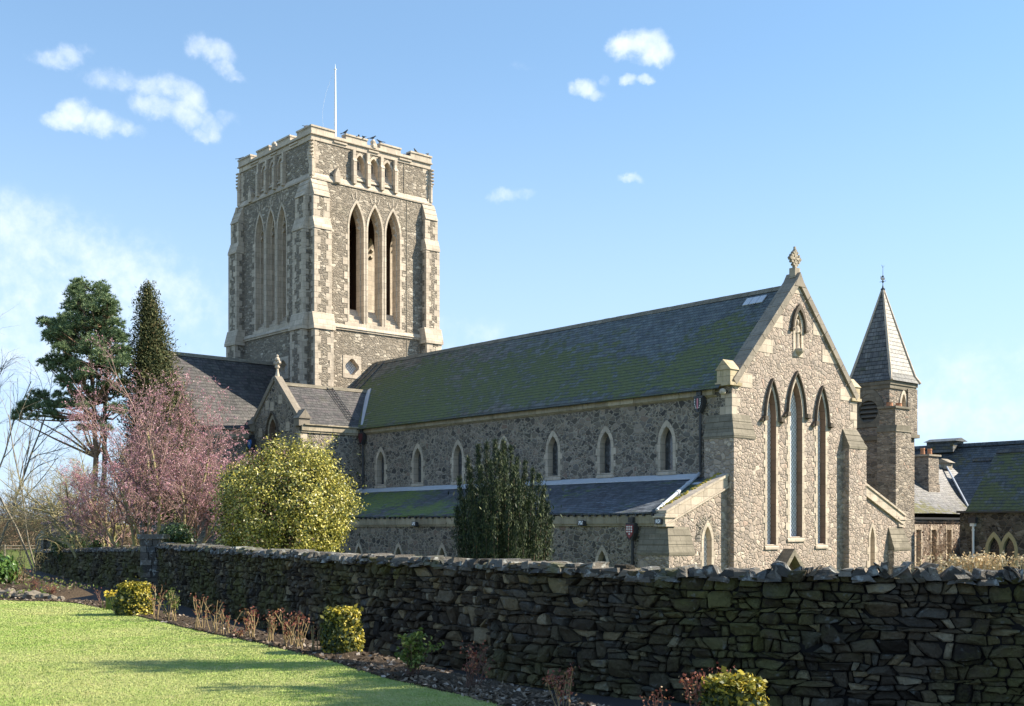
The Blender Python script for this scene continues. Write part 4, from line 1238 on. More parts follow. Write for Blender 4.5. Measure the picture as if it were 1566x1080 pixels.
# ------------------------------------------------------------------ bell turret and convent ranges right of the church
tur = empty('bell_turret', (-4.3, 19.2, 0), 'square stone bell turret with a slated spire, louvred opening and weathervane', 'turret')
ax0, ax1, ay0, ay1 = -5.45, -3.05, 17.9, 20.55
zb, ze, zt = 9.6, 12.55, 17.66
mb = MB()
sl = SOUTH(ay0); sh_ = [circ((ax0 + ax1) / 2 - .12, 11.0, .62, 24)]
mb.panel(sl, [(ax0, 0), (ax1, 0), (ax1, ze), (ax0, ze)], sh_)
el = EAST(ax1); eh = [lancet((ay0 + ay1) / 2 + .1, .5, 10.1, 11.3, 12.0)]
mb.panel(el, [(ay0, 0), (ay1, 0), (ay1, ze), (ay0, ze)], eh)
mb.poly([(ax0, ay0, 0), (ax0, ay1, 0), (ax0, ay1, ze), (ax0, ay0, ze)]); mb.poly([(ax0, ay1, 0), (ax1, ay1, 0), (ax1, ay1, ze), (ax0, ay1, ze)])
mb.box(ax1 + .0, ax1 + .12, ay1 - .9, ay1 + .12, 9.75, 12.3)
mb.build('turret_wall', M['rubble_stack'], tur)
mb = MB()
uc = (ax0 + ax1) / 2 - .12
arch = lancet(uc, 2.0, 10.1, 11.0, 12.35); inn = lancet(uc, 1.5, 10.1, 11.0, 12.0)
A = [sl(u, z, .06) for u, z in arch]; B = [sl(u, z, .06) for u, z in inn]
mb.band(B, A); mb.band(A, [sl(u, z, -.02) for u, z in arch])
C1 = [sl(u, z, .02) for u, z in inn]
mb.band(C1, B)
cc = [(uc + .62 * math.cos(t), 11.0 + .62 * math.sin(t)) for t in np.linspace(-2.4, 2 * math.pi - 2.4, len(inn), endpoint=False)]
# slab filling the arch around the round opening
mb.panel(Plane(sl.o + sl.n * .018, sl.u, sl.n), inn, sh_)
mb.band([sl(u, z, -.3) for u, z in sh_[0]], [sl(u, z, .018) for u, z in sh_[0]])
mb.box(ax0 - .0, ax1 + .06, ay0 - .10, ay0 + .0, 9.35, 9.6)
mb.build('bell_arch', M['ashlar_g'], tur)
mb = MB()
for i in range(5):
    z = 10.45 + i * .25
    mb.hexa([(uc - .62, ay0 + .05, z - .03), (uc + .62, ay0 + .05, z - .03), (uc + .62, ay0 + .28, z + .17), (uc - .62, ay0 + .28, z + .17), (uc - .62, ay0 + .05, z + .03), (uc + .62, ay0 + .05, z + .03), (uc + .62, ay0 + .28, z + .21), (uc - .62, ay0 + .28, z + .21)])
mb.build('louvre', m_plain('grey_louvre', (.13, .12, .10), .85), tur)
mb = MB(); mb.box(uc - .7, uc + .7, ay0 + .3, ay0 + .4, 10.2, 11.8); mb.build('louvre_backing', M['iron'], tur)
mb = MB(); w2 = (ay0 + ay1) / 2 + .1
A = [el(u, z, .05) for u, z in lancet(w2, .85, 10.05, 11.3, 12.25)]; B = [el(u, z, .05) for u, z in eh[0]]
mb.band(B, A); mb.band([el(u, z, -.35) for u, z in eh[0]], B); mb.poly([el(u, z, -.35) for u, z in eh[0]])
mb.band(A, [el(u, z, -.02) for u, z in lancet(w2, .85, 10.05, 11.3, 12.25)])
mb.build('side_arch', M['ashlar'], tur)
mb = MB(); mb.box(ax0 - .14, ax1 + .14, ay0 - .14, ay1 + .14, 12.42, 12.62); mb.box(ax0 - .08, ax1 + .08, ay0 - .08, ay1 + .08, 12.2, 12.417); 
mb.build('cornice', M['ashlar_g'], tur)
mb = MB(); mb.box(ax1 - .1, ax1 + .22, ay1 - 1.0, ay1 + .2, 9.55, 9.75); mb.build('corbel', M['ashlar_g'], tur)
# spire with broached foot and stone hips
mb = MB(); tc_ = ((ax0 + ax1) / 2, (ay0 + ay1) / 2)
def ring(z, ex): return [(tc_[0] - ex, tc_[1] - ex * 1.05, z), (tc_[0] + ex, tc_[1] - ex * 1.05, z), (tc_[0] + ex, tc_[1] + ex * 1.05, z), (tc_[0] - ex, tc_[1] + ex * 1.05, z)]
levels = [(12.63, 1.46), (13.05, 1.24), (14.2, .95), (16.0, .51), (18.05, .03)]
R_ = [ring(z, e) for z, e in levels]
for a, b in zip(R_, R_[1:]):
    for i in range(4): mb.poly([a[i], a[(i + 1) % 4], b[(i + 1) % 4], b[i]])
spo = mb.build('spire', M['slate_spire'], tur)
mb = MB()
for i in range(4): mb.tube([np.array(r[i]) for r in R_], [.085, .085, .08, .07, .05], 6)
mb.build('hip_roll', M['ashlar'], spo)
mb = MB(); mb.lathe((tc_[0], tc_[1], 17.95), [(.10, 0), (.13, .1), (.05, .18), (.03, .3)], 8)
mb.tube([(tc_[0], tc_[1], 18.1), (tc_[0], tc_[1], 19.4)], [.022, .008], 6)
for z in (18.4, 18.7): mb.lathe((tc_[0], tc_[1], z), [(.02, 0), (.06, .04), (.06, .09), (.02, .13)], 8)
mb.prism([(tc_[0] - .02, tc_[1] - .22, 18.6), (tc_[0] - .02, tc_[1] - .02, 18.52), (tc_[0] - .02, tc_[1] + .2, 18.62), (tc_[0] - .02, tc_[1] + .16, 18.74), (tc_[0] - .02, tc_[1] - .05, 18.64), (tc_[0] - .02, tc_[1] - .2, 18.76)], (.03, 0, 0))
mb.tube([(tc_[0] - .2, tc_[1], 18.48), (tc_[0] + .2, tc_[1], 18.48)], .014, 5)
mb.tube([(tc_[0], tc_[1] - .16, 19.4), (tc_[0], tc_[1], 19.25), (tc_[0], tc_[1] + .16, 19.4)], .008, 4)
mb.build('weathervane', M['iron'], tur)

chs = empty('chimney_stack', (-1.7, 16, 0), 'tall square rubble chimney stack rising in front of the bell turret', 'chimney')
mb = MB(); mb.box(-2.25, -1.15, 15.3, 16.85, 0, 9.55); mb.box(-2.17, -1.23, 15.38, 16.77, 9.72, 10.78)
mb.build('stack_wall', M['rubble_stack'], chs)
mb = MB(); pwedge(mb, SOUTH(15.3), -2.28, -1.12, 9.553, 9.9, -1.5, .05, -.06); mb.hexa([(-2.25, 15.28, 9.55), (-1.10, 15.28, 9.55), (-1.10, 16.9, 9.55), (-2.25, 16.9, 9.55), (-2.25, 15.37, 9.9), (-1.22, 15.37, 9.9), (-1.22, 16.8, 9.9), (-2.25, 16.8, 9.9)])
mb.box(-2.25, -1.15, 15.3, 16.85, 10.785, 10.9)
mb.build('cap', M['ashlar_g'], chs)
for (x, y) in ((-1.75, 15.7), (-1.6, 16.35)):
    mb = MB(); mb.lathe((x, y, 10.9), [(.2, 0), (.17, .12), (.16, .2), (.18, .23)], 10); mb.build('pot', M['terracotta'], chs)

cw = empty('convent_wing', (-8, 26, 0), 'convent wing with a sunlit grey slate roof behind dried creepers', 'building')
WX = -5.0
mb = MB()
whs = []
for k in range(5):
    y = 22.6 + k * 1.85
    whs.append([(y - .28, 2.0), (y + .28, 2.0), (y + .28, 4.35), (y - .28, 4.35)])
pe = EAST(WX)
mb.panel(pe, [(20.6, 0), (33.5, 0), (33.5, 4.9), (20.6, 4.9)], whs)
mb.build('wall', M['rubble'], cw)
for h_ in whs:
    f = MB(); u0, u1 = h_[0][0], h_[1][0]
    B = [pe(u, z, .03) for u, z in h_]; A = [pe(u, z, .03) for u, z in [(u0 - .18, 1.85), (u1 + .18, 1.85), (u1 + .18, 4.6), (u0 - .18, 4.6)]]
    f.band(B, A); f.band([pe(u, z, -.25) for u, z in h_], B)
    fo = f.build('window', M['ashlar'], cw)
    g_ = MB(); g_.poly([pe(u, z, -.23) for u, z in h_]); g_.build('pane', M['glass_win'], fo)
mb = MB()
for i in range(10):
    for j in range(12):
        f0, f1 = i / 10, (i + 1) / 10; y0, y1 = 18.2 + j * 18.2 / 12, 18.2 + (j + 1) * 18.2 / 12
        gg = lambda f, y: (WX - 4.2 + 4.45 * f, y, 8.75 - 3.75 * f + .35 * (f ** 3) * (f > .0) - .12 * math.sin(math.pi * f) + .015 * math.sin(3 * y))
        mb.poly([gg(f0, y0), gg(f0, y1), gg(f1, y1), gg(f1, y0)])
mb.poly([(WX - 4.2, 18.2, 8.75), (WX - 8.6, 18.2, 5), (WX - 8.6, 36.4, 5), (WX - 4.2, 36.4, 8.75)])
wr = mb.build('roof', M['slate_conv'], cw)
mb = MB(); mb.prism([(WX - 4.4, 18.2, 8.62), (WX - 4.2, 18.2, 8.88), (WX - 4.0, 18.2, 8.62)], (0, 17.2, 0)); mb.box(WX - 4.6, WX - 3.7, 34.9, 35.6, 8.5, 8.95); mb.prism([(WX - 4.7, 34.8, 8.953), (WX - 3.5, 34.8, 8.953), (WX - 4.1, 34.8, 9.25)], (0, .9, 0)); mb.build('ridge_tiles', M['ashlar_w'], wr)
mb = MB(); mb.box(WX - .05, WX + .22, 20.6, 31.5, 4.98, 5.1); mb.box(WX - .05, WX + .1, 20.6, 31.5, 4.8, 4.9); mb.build('gutter', M['iron'], cw)
mb = MB(); mb.box(WX - 3.0, WX - 2.0, 29.3, 30.6, 6.6, 9.1); mb.box(WX - 3.05, WX - 1.95, 29.25, 30.65, 6.5, 7.3)
ch = mb.build('chimney', M['rubble_stack'], cw)
mb = MB(); mb.box(WX - 3.12, WX - 1.88, 29.18, 30.72, 9.103, 9.22); mb.build('cap', M['ashlar_w'], ch)
for y in (29.45, 30.35):
    mb = MB(); mb.lathe((WX - 2.5, y, 9.22), [(.16, 0), (.13, .3), (.16, .33), (.14, .42)], 10); mb.build('pot', M['terracotta'], ch)

# range with the twin window
tr = empty('convent_range', (3, 24, 0), 'convent range with a dark mossy slate roof and a twin arched window', 'building')
BY, BX = 22.6, -1.4
ps = SOUTH(BY)
tw1, tw2 = lancet(.60, .66, 2.3, 3.2, 3.95), lancet(1.45, .66, 2.3, 3.2, 3.95)
mb = MB(); mb.panel(ps, [(BX, 0), (14, 0), (14, 5.3), (BX, 5.3)], [tw1, tw2])
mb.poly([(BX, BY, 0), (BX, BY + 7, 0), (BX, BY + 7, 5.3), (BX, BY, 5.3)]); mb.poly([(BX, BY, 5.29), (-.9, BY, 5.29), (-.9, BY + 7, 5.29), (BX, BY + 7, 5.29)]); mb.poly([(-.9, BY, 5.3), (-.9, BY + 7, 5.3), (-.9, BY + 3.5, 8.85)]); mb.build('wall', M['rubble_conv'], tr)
f = MB()
for u, l in ((.60, tw1), (1.45, tw2)):
    o = lancet(u, 1.0, 2.3, 3.2, 4.25) if u < 1 else lancet(u, 1.0, 2.3, 3.2, 4.25)
    of = .05 if u < 1 else .056
    A = [ps(p, z, of) for p, z in o]; B = [ps(p, z, of) for p, z in l]
    f.band(B, A); f.band(A, [ps(p, z, -.02) for p, z in o]); f.band([ps(p, z, -.22) for p, z in l], B)
fo = f.build('twin_window', m_plain('sandstone_surround', (.40, .34, .19), .85, .2), tr)
for u, l in ((.60, tw1), (1.45, tw2)):
    g_ = MB(); g_.poly([ps(p, z, -.2) for p, z in l]); g_.build('pane', M['glass_win'], fo)
g_ = MB()
for u in (.60, 1.45):
    for z in (2.85, 3.2): g_.box(u - .34, u + .34, BY + .14, BY + .19, z, z + .05)
g_.build('glazing_bar', M['iron'], fo)
mb = MB()
for i in range(8):
    for j in range(10):
        f0, f1 = i / 8, (i + 1) / 8; x0, x1 = -.95 + j * 1.5, -.95 + (j + 1) * 1.5
        gg = lambda f, x: (x, BY + 3.5 - 3.75 * f, 8.95 - 3.58 * f + .02 * math.sin(x * 2 + f * 3))
        mb.poly([gg(f0, x0), gg(f1, x0), gg(f1, x1), gg(f0, x1)])
mb.poly([(-.95, BY + 3.5, 8.95), (-.95, BY + 7.2, 5.3), (14, BY + 7.2, 5.3), (14, BY + 3.5, 8.95)])
ro = mb.build('roof', M['slate_green'], tr)
mb = MB()
for i in range(33): mb.prism([(-.9 + i * .46, BY + 3.3, 8.82), (-.9 + i * .46, BY + 3.5, 9.06), (-.9 + i * .46, BY + 3.7, 8.82)], (.445, 0, 0))
mb.build('ridge_tiles', M['slate_dark'], ro)
mb = MB(); mb.box(BX - .1, 14, BY - .22, BY + .1, 5.3, 5.42); mb.build('gutter', M['iron'], tr)
mb = MB(); mb.tube([(-.55, BY - .12, 4.6), (-.55, BY - .12, 0.2)], .065, 10); 
for z in (4.3, 2.6): mb.tube([(-.55, BY - .12, z), (-.55, BY - .12, z + .08)], .09, 10)
mb.box(-.68, -.42, BY - .26, BY - .02, 4.55, 4.72)
dp = mb.build('drain_pipe', M['white'], tr)
mb = MB(); mb.box(-.76, -.34, BY - .3, BY - .02, 4.725, 5.05); mb.build('hopper', M['iron'], dp)

# dark range behind it and the long refectory roof at the back
d2 = empty('slate_range', (-2, 35, 0), 'dark blue slate roofed range between the lit wing and the mossy roof', 'building')
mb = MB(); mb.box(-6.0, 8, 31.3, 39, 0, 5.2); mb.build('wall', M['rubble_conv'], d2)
mb = MB()
for (pts) in ([(-9.5, 30.9, 5.1), (8, 30.9, 5.1), (8, 35.6, 9.1), (-7.2, 35.6, 9.1)], [(8, 40.3, 5.1), (-9.5, 40.3, 5.1), (-7.2, 35.6, 9.1), (8, 35.6, 9.1)], [(-9.5, 30.9, 5.1), (-7.2, 35.6, 9.1), (-9.5, 40.3, 5.1)]): mb.poly(pts)
r2 = mb.build('roof', M['slate_dark'], d2)
mb = MB(); mb.prism([(-7.2, 35.4, 9.0), (-7.2, 35.6, 9.25), (-7.2, 35.8, 9.0)], (15, 0, 0)); mb.build('ridge_tiles', M['slate_dark'], r2); mb = MB(); mb.tube([(-9.0, 35.2, 8.9), (-4.9, 31.0, 5.3)], .07, 6); mb.build('valley_lead', M['lead'], r2)
d3 = empty('refectory', (0, 52, 0), 'long dark slate roof at the back with a small louvre on its ridge', 'building')
mb = MB(); mb.box(-42, 22, 49, 58, 0, 6.5); mb.build('wall', M['rubble_conv'], d3)
mb = MB()
for i in range(16):
    x0, x1 = -42 + i * 4, -38 + i * 4
    mb.poly([(x0, 48.4, 6.2), (x1, 48.4, 6.2), (x1, 53.5, 11.5 + .03 * math.sin(i + 1)), (x0, 53.5, 11.5 + .03 * math.sin(i))])
    mb.poly([(x0, 58.6, 6.2), (x1, 58.6, 6.2), (x1, 53.5, 11.5 + .03 * math.sin(i + 1)), (x0, 53.5, 11.5 + .03 * math.sin(i))])
r3 = mb.build('roof', M['slate_dark'], d3)
mb = MB(); 
for i in range(130): mb.prism([(-42 + i * .49, 53.2, 11.35), (-42 + i * .49, 53.5, 11.65), (-42 + i * .49, 53.8, 11.35)], (.47, 0, 0))
mb.build('ridge_tiles', M['slate_dark'], r3)
mb = MB(); mb.box(-20.0, -17.6, 52.6, 54.4, 10.9, 11.85); mb.prism([(-20.2, 52.4, 11.85), (-20.2, 54.6, 11.85), (-20.2, 53.5, 12.15)], (2.9, 0, 0)); mb.build('ridge_louvre', M['slate_dark'], r3)
# ------------------------------------------------------------------ ground, lawn, path, garden wall
def fbm(x, y, s, seed=0.0):
    return mnoise.fractal(Vector((x * s + seed, y * s - seed, seed)), .8, 2.0, 4)
WALL = [(10.5, 13.6), (7.35, 14.2), (6.45, 14.6), (4.41, 15.1), (1.985, 16.2), (0, 18.0), (-.635, 19.4), (-2.6, 21.8), (-5.84, 27.6), (-12.3, 40.3)]
WALL2 = [(-12.9, 41.4), (-16.9, 48.0), (-22.0, 57.0), (-28.2, 68.5)]
LAWN = [(-34, 40), (-20.5, 30.5), (-11.6, 26.0), (-9.7, 25.2), (-7.5, 22.2), (-4.95, 18.2), (-3.48, 16.1), (-2.25, 14.1), (-1.27, 12.3), (-.52, 11.2), (-.05, 10.4), (.62, 9.2), (1.4, 7.8), (2.6, 5.0), (4, 0), (5, -6)]
def smooth_poly(P, n=6):
    P = [np.array(p, float) for p in P]; out = []
    for i in range(len(P) - 1):
        p0 = P[max(i - 1, 0)]; p1 = P[i]; p2 = P[i + 1]; p3 = P[min(i + 2, len(P) - 1)]
        for k in range(n):
            t = k / n
            out.append(.5 * ((2 * p1) + (-p0 + p2) * t + (2 * p0 - 5 * p1 + 4 * p2 - p3) * t * t + (-p0 + 3 * p1 - 3 * p2 + p3) * t ** 3))
    out.append(P[-1]); return np.array(out)
wall_l = smooth_poly(WALL, 6); wall2_l = smooth_poly(WALL2, 5); lawn_l = smooth_poly(LAWN, 6)
ZL, ZP = -1.6, -2.4

# far ground: one sheet to the horizon, sinking towards the church
def ground_z(lat, d):
    p = CAM + VIEW * d + RIGHT * lat
    dx = max(-62 - p[0], 0, p[0] - 16); dy = max(-14 - p[1], 0, p[1] - 30)
    q = math.hypot(dx, dy); k = min(1, q / 16); k = k * k * (3 - 2 * k)
    z = .2 + 1.45 * k
    if d > 75: z = z + min(1, (d - 75) / 40) * (.55 if lat < -25 else 0)
    return z
gx = np.concatenate([[-3000, -1200, -500, -250], np.arange(-160, 161, 5), [250, 500, 1200, 3000]])
gd = np.concatenate([[-40, -20], np.arange(-5, 200, 5), [230, 300, 450, 800, 1500, 3000]])
mb = MB()
for d in gd:
    for l in gx:
        p = CAM + VIEW * d + RIGHT * l
        mb.v.append((p[0], p[1], ground_z(l, d)))
nx = len(gx)
for i in range(len(gd) - 1):
    for j in range(nx - 1):
        mb.f.append((i * nx + j, i * nx + j + 1, (i + 1) * nx + j + 1, (i + 1) * nx + j)); mb.m.append(0)
t = NT('field_grass', .95, .1); p = t.pos()
t.base(t.mix(t.mr(t.noise(p, .06, 6, .7), .35, .65), (.075, .115, .026), (.13, .145, .045)))
tag(mb.build('ground', t.m, None, smooth=True), kind='structure')

# lawn: mown turf, faint mowing bands and yellow patches
t = NT('mown_turf', .85, .15); p = t.pos()
n1 = t.noise(p, .35, 5, .65); n2 = t.noise(p, 2.2, 5, .7); n3 = t.noise(p, 60, 4, .75)
c = t.mix(t.mr(n1, .40, .60), (.25, .325, .08), (.38, .41, .14))
c = t.mix(t.mr(n2, .45, .75), c, (.50, .46, .20))
c = t.mix(.75, c, t.mix(n3, (.78, .8, .75), (1.22, 1.2, 1.22)), 'MULTIPLY')
t.base(c); t.bump(t.math('ADD', n3, t.math('MULTIPLY', n2, .5)), .8, .05)
M['turf'] = t.m
mb = MB()
edge = [G(a, b, ZL) for a, b in lawn_l]
far = [G(-60, 44, ZL), G(-60, -10, ZL), G(5, -10, ZL)]
loop = [Vector((q[0], q[1], 0)) for q in edge + far[::-1]]
tri = tessellate_polygon([loop])
mb.add([(q.x, q.y, 4.4 + ZL) for q in loop], [tuple(x) for x in tri])
tag(mb.build('lawn', M['turf'], None), kind='structure')

# path: tarmac, the shade of trees and wall put into its dark colour
t = NT('shade_darkened_tarmac', .8, .3); p = t.pos()
n = t.noise(p, 40, 4, .7); n2 = t.noise(p, 1.5, 5, .65)
c = t.mix(n, (.022, .021, .022), (.05, .047, .046)); c = t.mix(t.mr(n2, .5, .7), c, (.055, .045, .034))
t.base(c); t.bump(n, .4, .02)
mb = MB()
L1 = [G(a - .0, b, ZP) for a, b in np.concatenate([wall_l[:-1], wall2_l, [(-40, 85)]])]
L2 = [G(a + (-.3), b, ZP) for a, b in lawn_l[::-1]] 
loop = [Vector((q[0], q[1], 0)) for q in [G(12, -10, 0)] + L1 + [G(-60, 80, 0)] + L2]
loop = [Vector((q[0], q[1], 0)) for q in [G(14, -10, 0), G(14, 13.3, 0)] + L1 + [G(-70, 85, 0), G(-70, -10, 0)]]
tri = tessellate_polygon([loop])
mb.add([(q.x, q.y, 4.4 + ZP) for q in loop], [tuple(x) for x in tri])
tag(mb.build('path', t.m, None), kind='structure')

# flower bed between the lawn edge and the path
t = NT('leafy_soil', .95, .1); p = t.pos()
n = t.noise(p, 26, 6, .75); n2 = t.noise(p, 4, 4, .6)
t.base(t.mix(t.mr(n, .35, .7), t.mix(n2, (.035, .025, .018), (.065, .047, .032)), (.12, .09, .062))); t.bump(n, 1.0, .06)
M['soil'] = t.m
def offset_line(P, o):
    out = []
    for i in range(len(P)):
        a = P[max(i - 1, 0)]; b = P[min(i + 1, len(P) - 1)]; d = b - a; d = d / np.linalg.norm(d)
        out.append(P[i] + np.array([-d[1], d[0]]) * o)
    return np.array(out)
fine_l = smooth_poly(LAWN, 26)[26 * 1:]
prof = [(0, -1.66), (.0, -1.585), (.1, -1.60), (.3, -1.61), (.55, -1.60), (.8, -1.62), (1.0, -1.68), (1.12, -1.80), (1.3, -2.1), (1.45, -2.42)]
mb = MB(); rows = []
for (o, z) in prof:
    q = offset_line(fine_l, o); r = []
    for (a, b) in q:
        nz = fbm(a, b, 2.4, 3.1)
        r.append(len(mb.v)); pp = G(a + .04 * nz, b, z + .05 * nz * (o > .05)); mb.v.append(tuple(pp))
    rows.append(r)
for r0, r1 in zip(rows, rows[1:]):
    for i in range(len(r0) - 1): mb.f.append((r0[i], r0[i + 1], r1[i + 1], r1[i])); mb.m.append(0)
tag(mb.build('flower_bed', M['soil'], None, smooth=True), kind='structure')

# dead leaves and chips lying on the bed
R = np.random.RandomState(5)
def leaf_quads(C, size, nrm=None, aspect=.5, jit=1.0, fold=0.0, up=None):
    """diamond leaves at centres C (N,3), lengths size (N,), random orientation around nrm"""
    N = len(C)
    n = R.normal(size=(N, 3)) * jit
    if nrm is not None: n = n + nrm
    n /= np.linalg.norm(n, axis=1)[:, None] + 1e-9
    d = R.normal(size=(N, 3)) if up is None else up + R.normal(size=(N, 3)) * .35
    d -= n * (d * n).sum(1)[:, None]; d /= np.linalg.norm(d, axis=1)[:, None] + 1e-9
    s = np.cross(n, d)
    size = np.asarray(size)[:, None] * np.ones((N, 1))
    a = C - d * size * .5; b = C + d * size * .5
    m = C - d * size * .05 + n * size * fold
    l = m + s * size * aspect * .5; r = m - s * size * aspect * .5
    return np.stack([a, l, b, r], 1)
N = 5200
k = R.randint(0, len(fine_l) - 1, N); o = np.where(R.rand(N) < .25, R.uniform(-.05, .3, N), R.uniform(.1, 1.25, N))
base = np.array([offset_line(fine_l, 0)[i] for i in k])
off1 = offset_line(fine_l, 1.0) - offset_line(fine_l, 0)
q = base + off1[k] * o[:, None] + R.normal(size=(N, 2)) * .05
z = np.interp(o, [p_[0] for p_ in prof[1:]], [p_[1] for p_ in prof[1:]]) + .015
C = CAM + VIEW * q[:, 1:2] + RIGHT * q[:, 0:1]; C[:, 2] = 4.4 + z
V = leaf_quads(C, R.uniform(.03, .09, N), np.array([0, 0, 1.6]), .6, .8)
M['litter'] = m_leaf('dead_leaves', [(0, (.06, .042, .03)), (.5, (.13, .095, .065)), (.8, (.21, .16, .115)), (.96, (.36, .31, .26)), (1, (.10, .085, .07))], .8, .15, 0)
tag(fast_mesh('leaf_litter', V, 4, M['litter']), 'dead leaves and bark chips scattered over the flower bed', 'leaf litter', kind='stuff')

# grass blades of the near lawn
N = 190000
lat = R.uniform(-12, 2.5, N * 2); d = 9.2 * (27 / 9.2) ** (R.rand(N * 2) ** 1.15)
le = np.interp(d, lawn_l[::-1, 1][np.argsort(lawn_l[::-1, 1])], lawn_l[::-1, 0][np.argsort(lawn_l[::-1, 1])])
ok = (lat < le + .02) & (lat > -.47 * d - .5)
lat, d = lat[ok][:N], d[ok][:N]
C = CAM + VIEW * d[:, None] + RIGHT * lat[:, None]; C[:, 2] = 4.4 + ZL
N = len(C); h = R.uniform(.006, .015, N) * (1 + .25 * (d / 20)); w = R.uniform(.003, .006, N) * (d / 11)
a = R.uniform(0, 6.28, N); dx = np.stack([np.cos(a), np.sin(a), 0 * a], 1); lean = np.stack([R.normal(size=N) * .45, R.normal(size=N) * .45, np.ones(N)], 1)
V = np.stack([C - dx * w[:, None], C + dx * w[:, None], C + lean * h[:, None]], 1)
t = NT('grass_blades', .7, .15); p = t.pos()
c = t.ramp(t.rnd(), [(0, (.27, .345, .11)), (.5, (.325, .40, .14)), (.85, (.375, .425, .165)), (1, (.44, .45, .22))])
c = t.mix(t.mr(t.noise(p, .42, 5, .65), .42, .60), t.mix(1.0, c, (.80, .93, .62), 'MULTIPLY'), t.mix(1.0, c, (1.14, 1.04, 1.10), 'MULTIPLY'))
c = t.mix(t.math('MULTIPLY', t.mr(t.noise(p, 1.9, 5, .7), .52, .70), .5), c, t.mix(1.0, c, (1.28, 1.02, 1.15), 'MULTIPLY'))
c = t.mix(t.math('MULTIPLY', t.mr(t.noise(t.vec('ADD', p, (9, 4, 2)), 2.6, 4, .7), .60, .74), .7), c, t.mix(1.0, c, (.66, .82, .55), 'MULTIPLY'))
t.base(c); M['blade'] = t.m
tag(fast_mesh('grass', V, 3, M['blade']), 'short mown grass of the sunlit lawn', 'grass', kind='stuff')

# ------------------------------------------------------------------ dry stone wall
def arc(P):
    s = np.concatenate([[0], np.cumsum(np.linalg.norm(np.diff(P, axis=0), axis=1))])
    return s
class Run:
    def __init__(s, P, ztop, zbot):
        s.P = P; s.s = arc(P); s.L = s.s[-1]; s.ztop = ztop; s.zbot = zbot
    def at(s, u, z, off=0.0):
        a = np.interp(u, s.s, s.P[:, 0]); b = np.interp(u, s.s, s.P[:, 1])
        e = .3
        a2 = np.interp(min(u + e, s.L), s.s, s.P[:, 0]) - np.interp(max(u - e, 0), s.s, s.P[:, 0]); b2 = np.interp(min(u + e, s.L), s.s, s.P[:, 1]) - np.interp(max(u - e, 0), s.s, s.P[:, 1])
        l = math.hypot(a2, b2); nx_, ny_ = b2 / l, -a2 / l     # towards the photographer
        if nx_ * -a + ny_ * -b < 0: nx_, ny_ = -nx_, -ny_
        return G(a + nx_ * off, b + ny_ * off, z)
def clip(poly, a, b, c):
    """keep the side a*x+b*y<=c"""
    out = []
    for i in range(len(poly)):
        p, q = poly[i], poly[(i + 1) % len(poly)]
        dp, dq = a * p[0] + b * p[1] - c, a * q[0] + b * q[1] - c
        if dp <= 0: out.append(p)
        if dp * dq < 0:
            t = dp / (dp - dq); out.append((p[0] + (q[0] - p[0]) * t, p[1] + (q[1] - p[1]) * t))
    return out
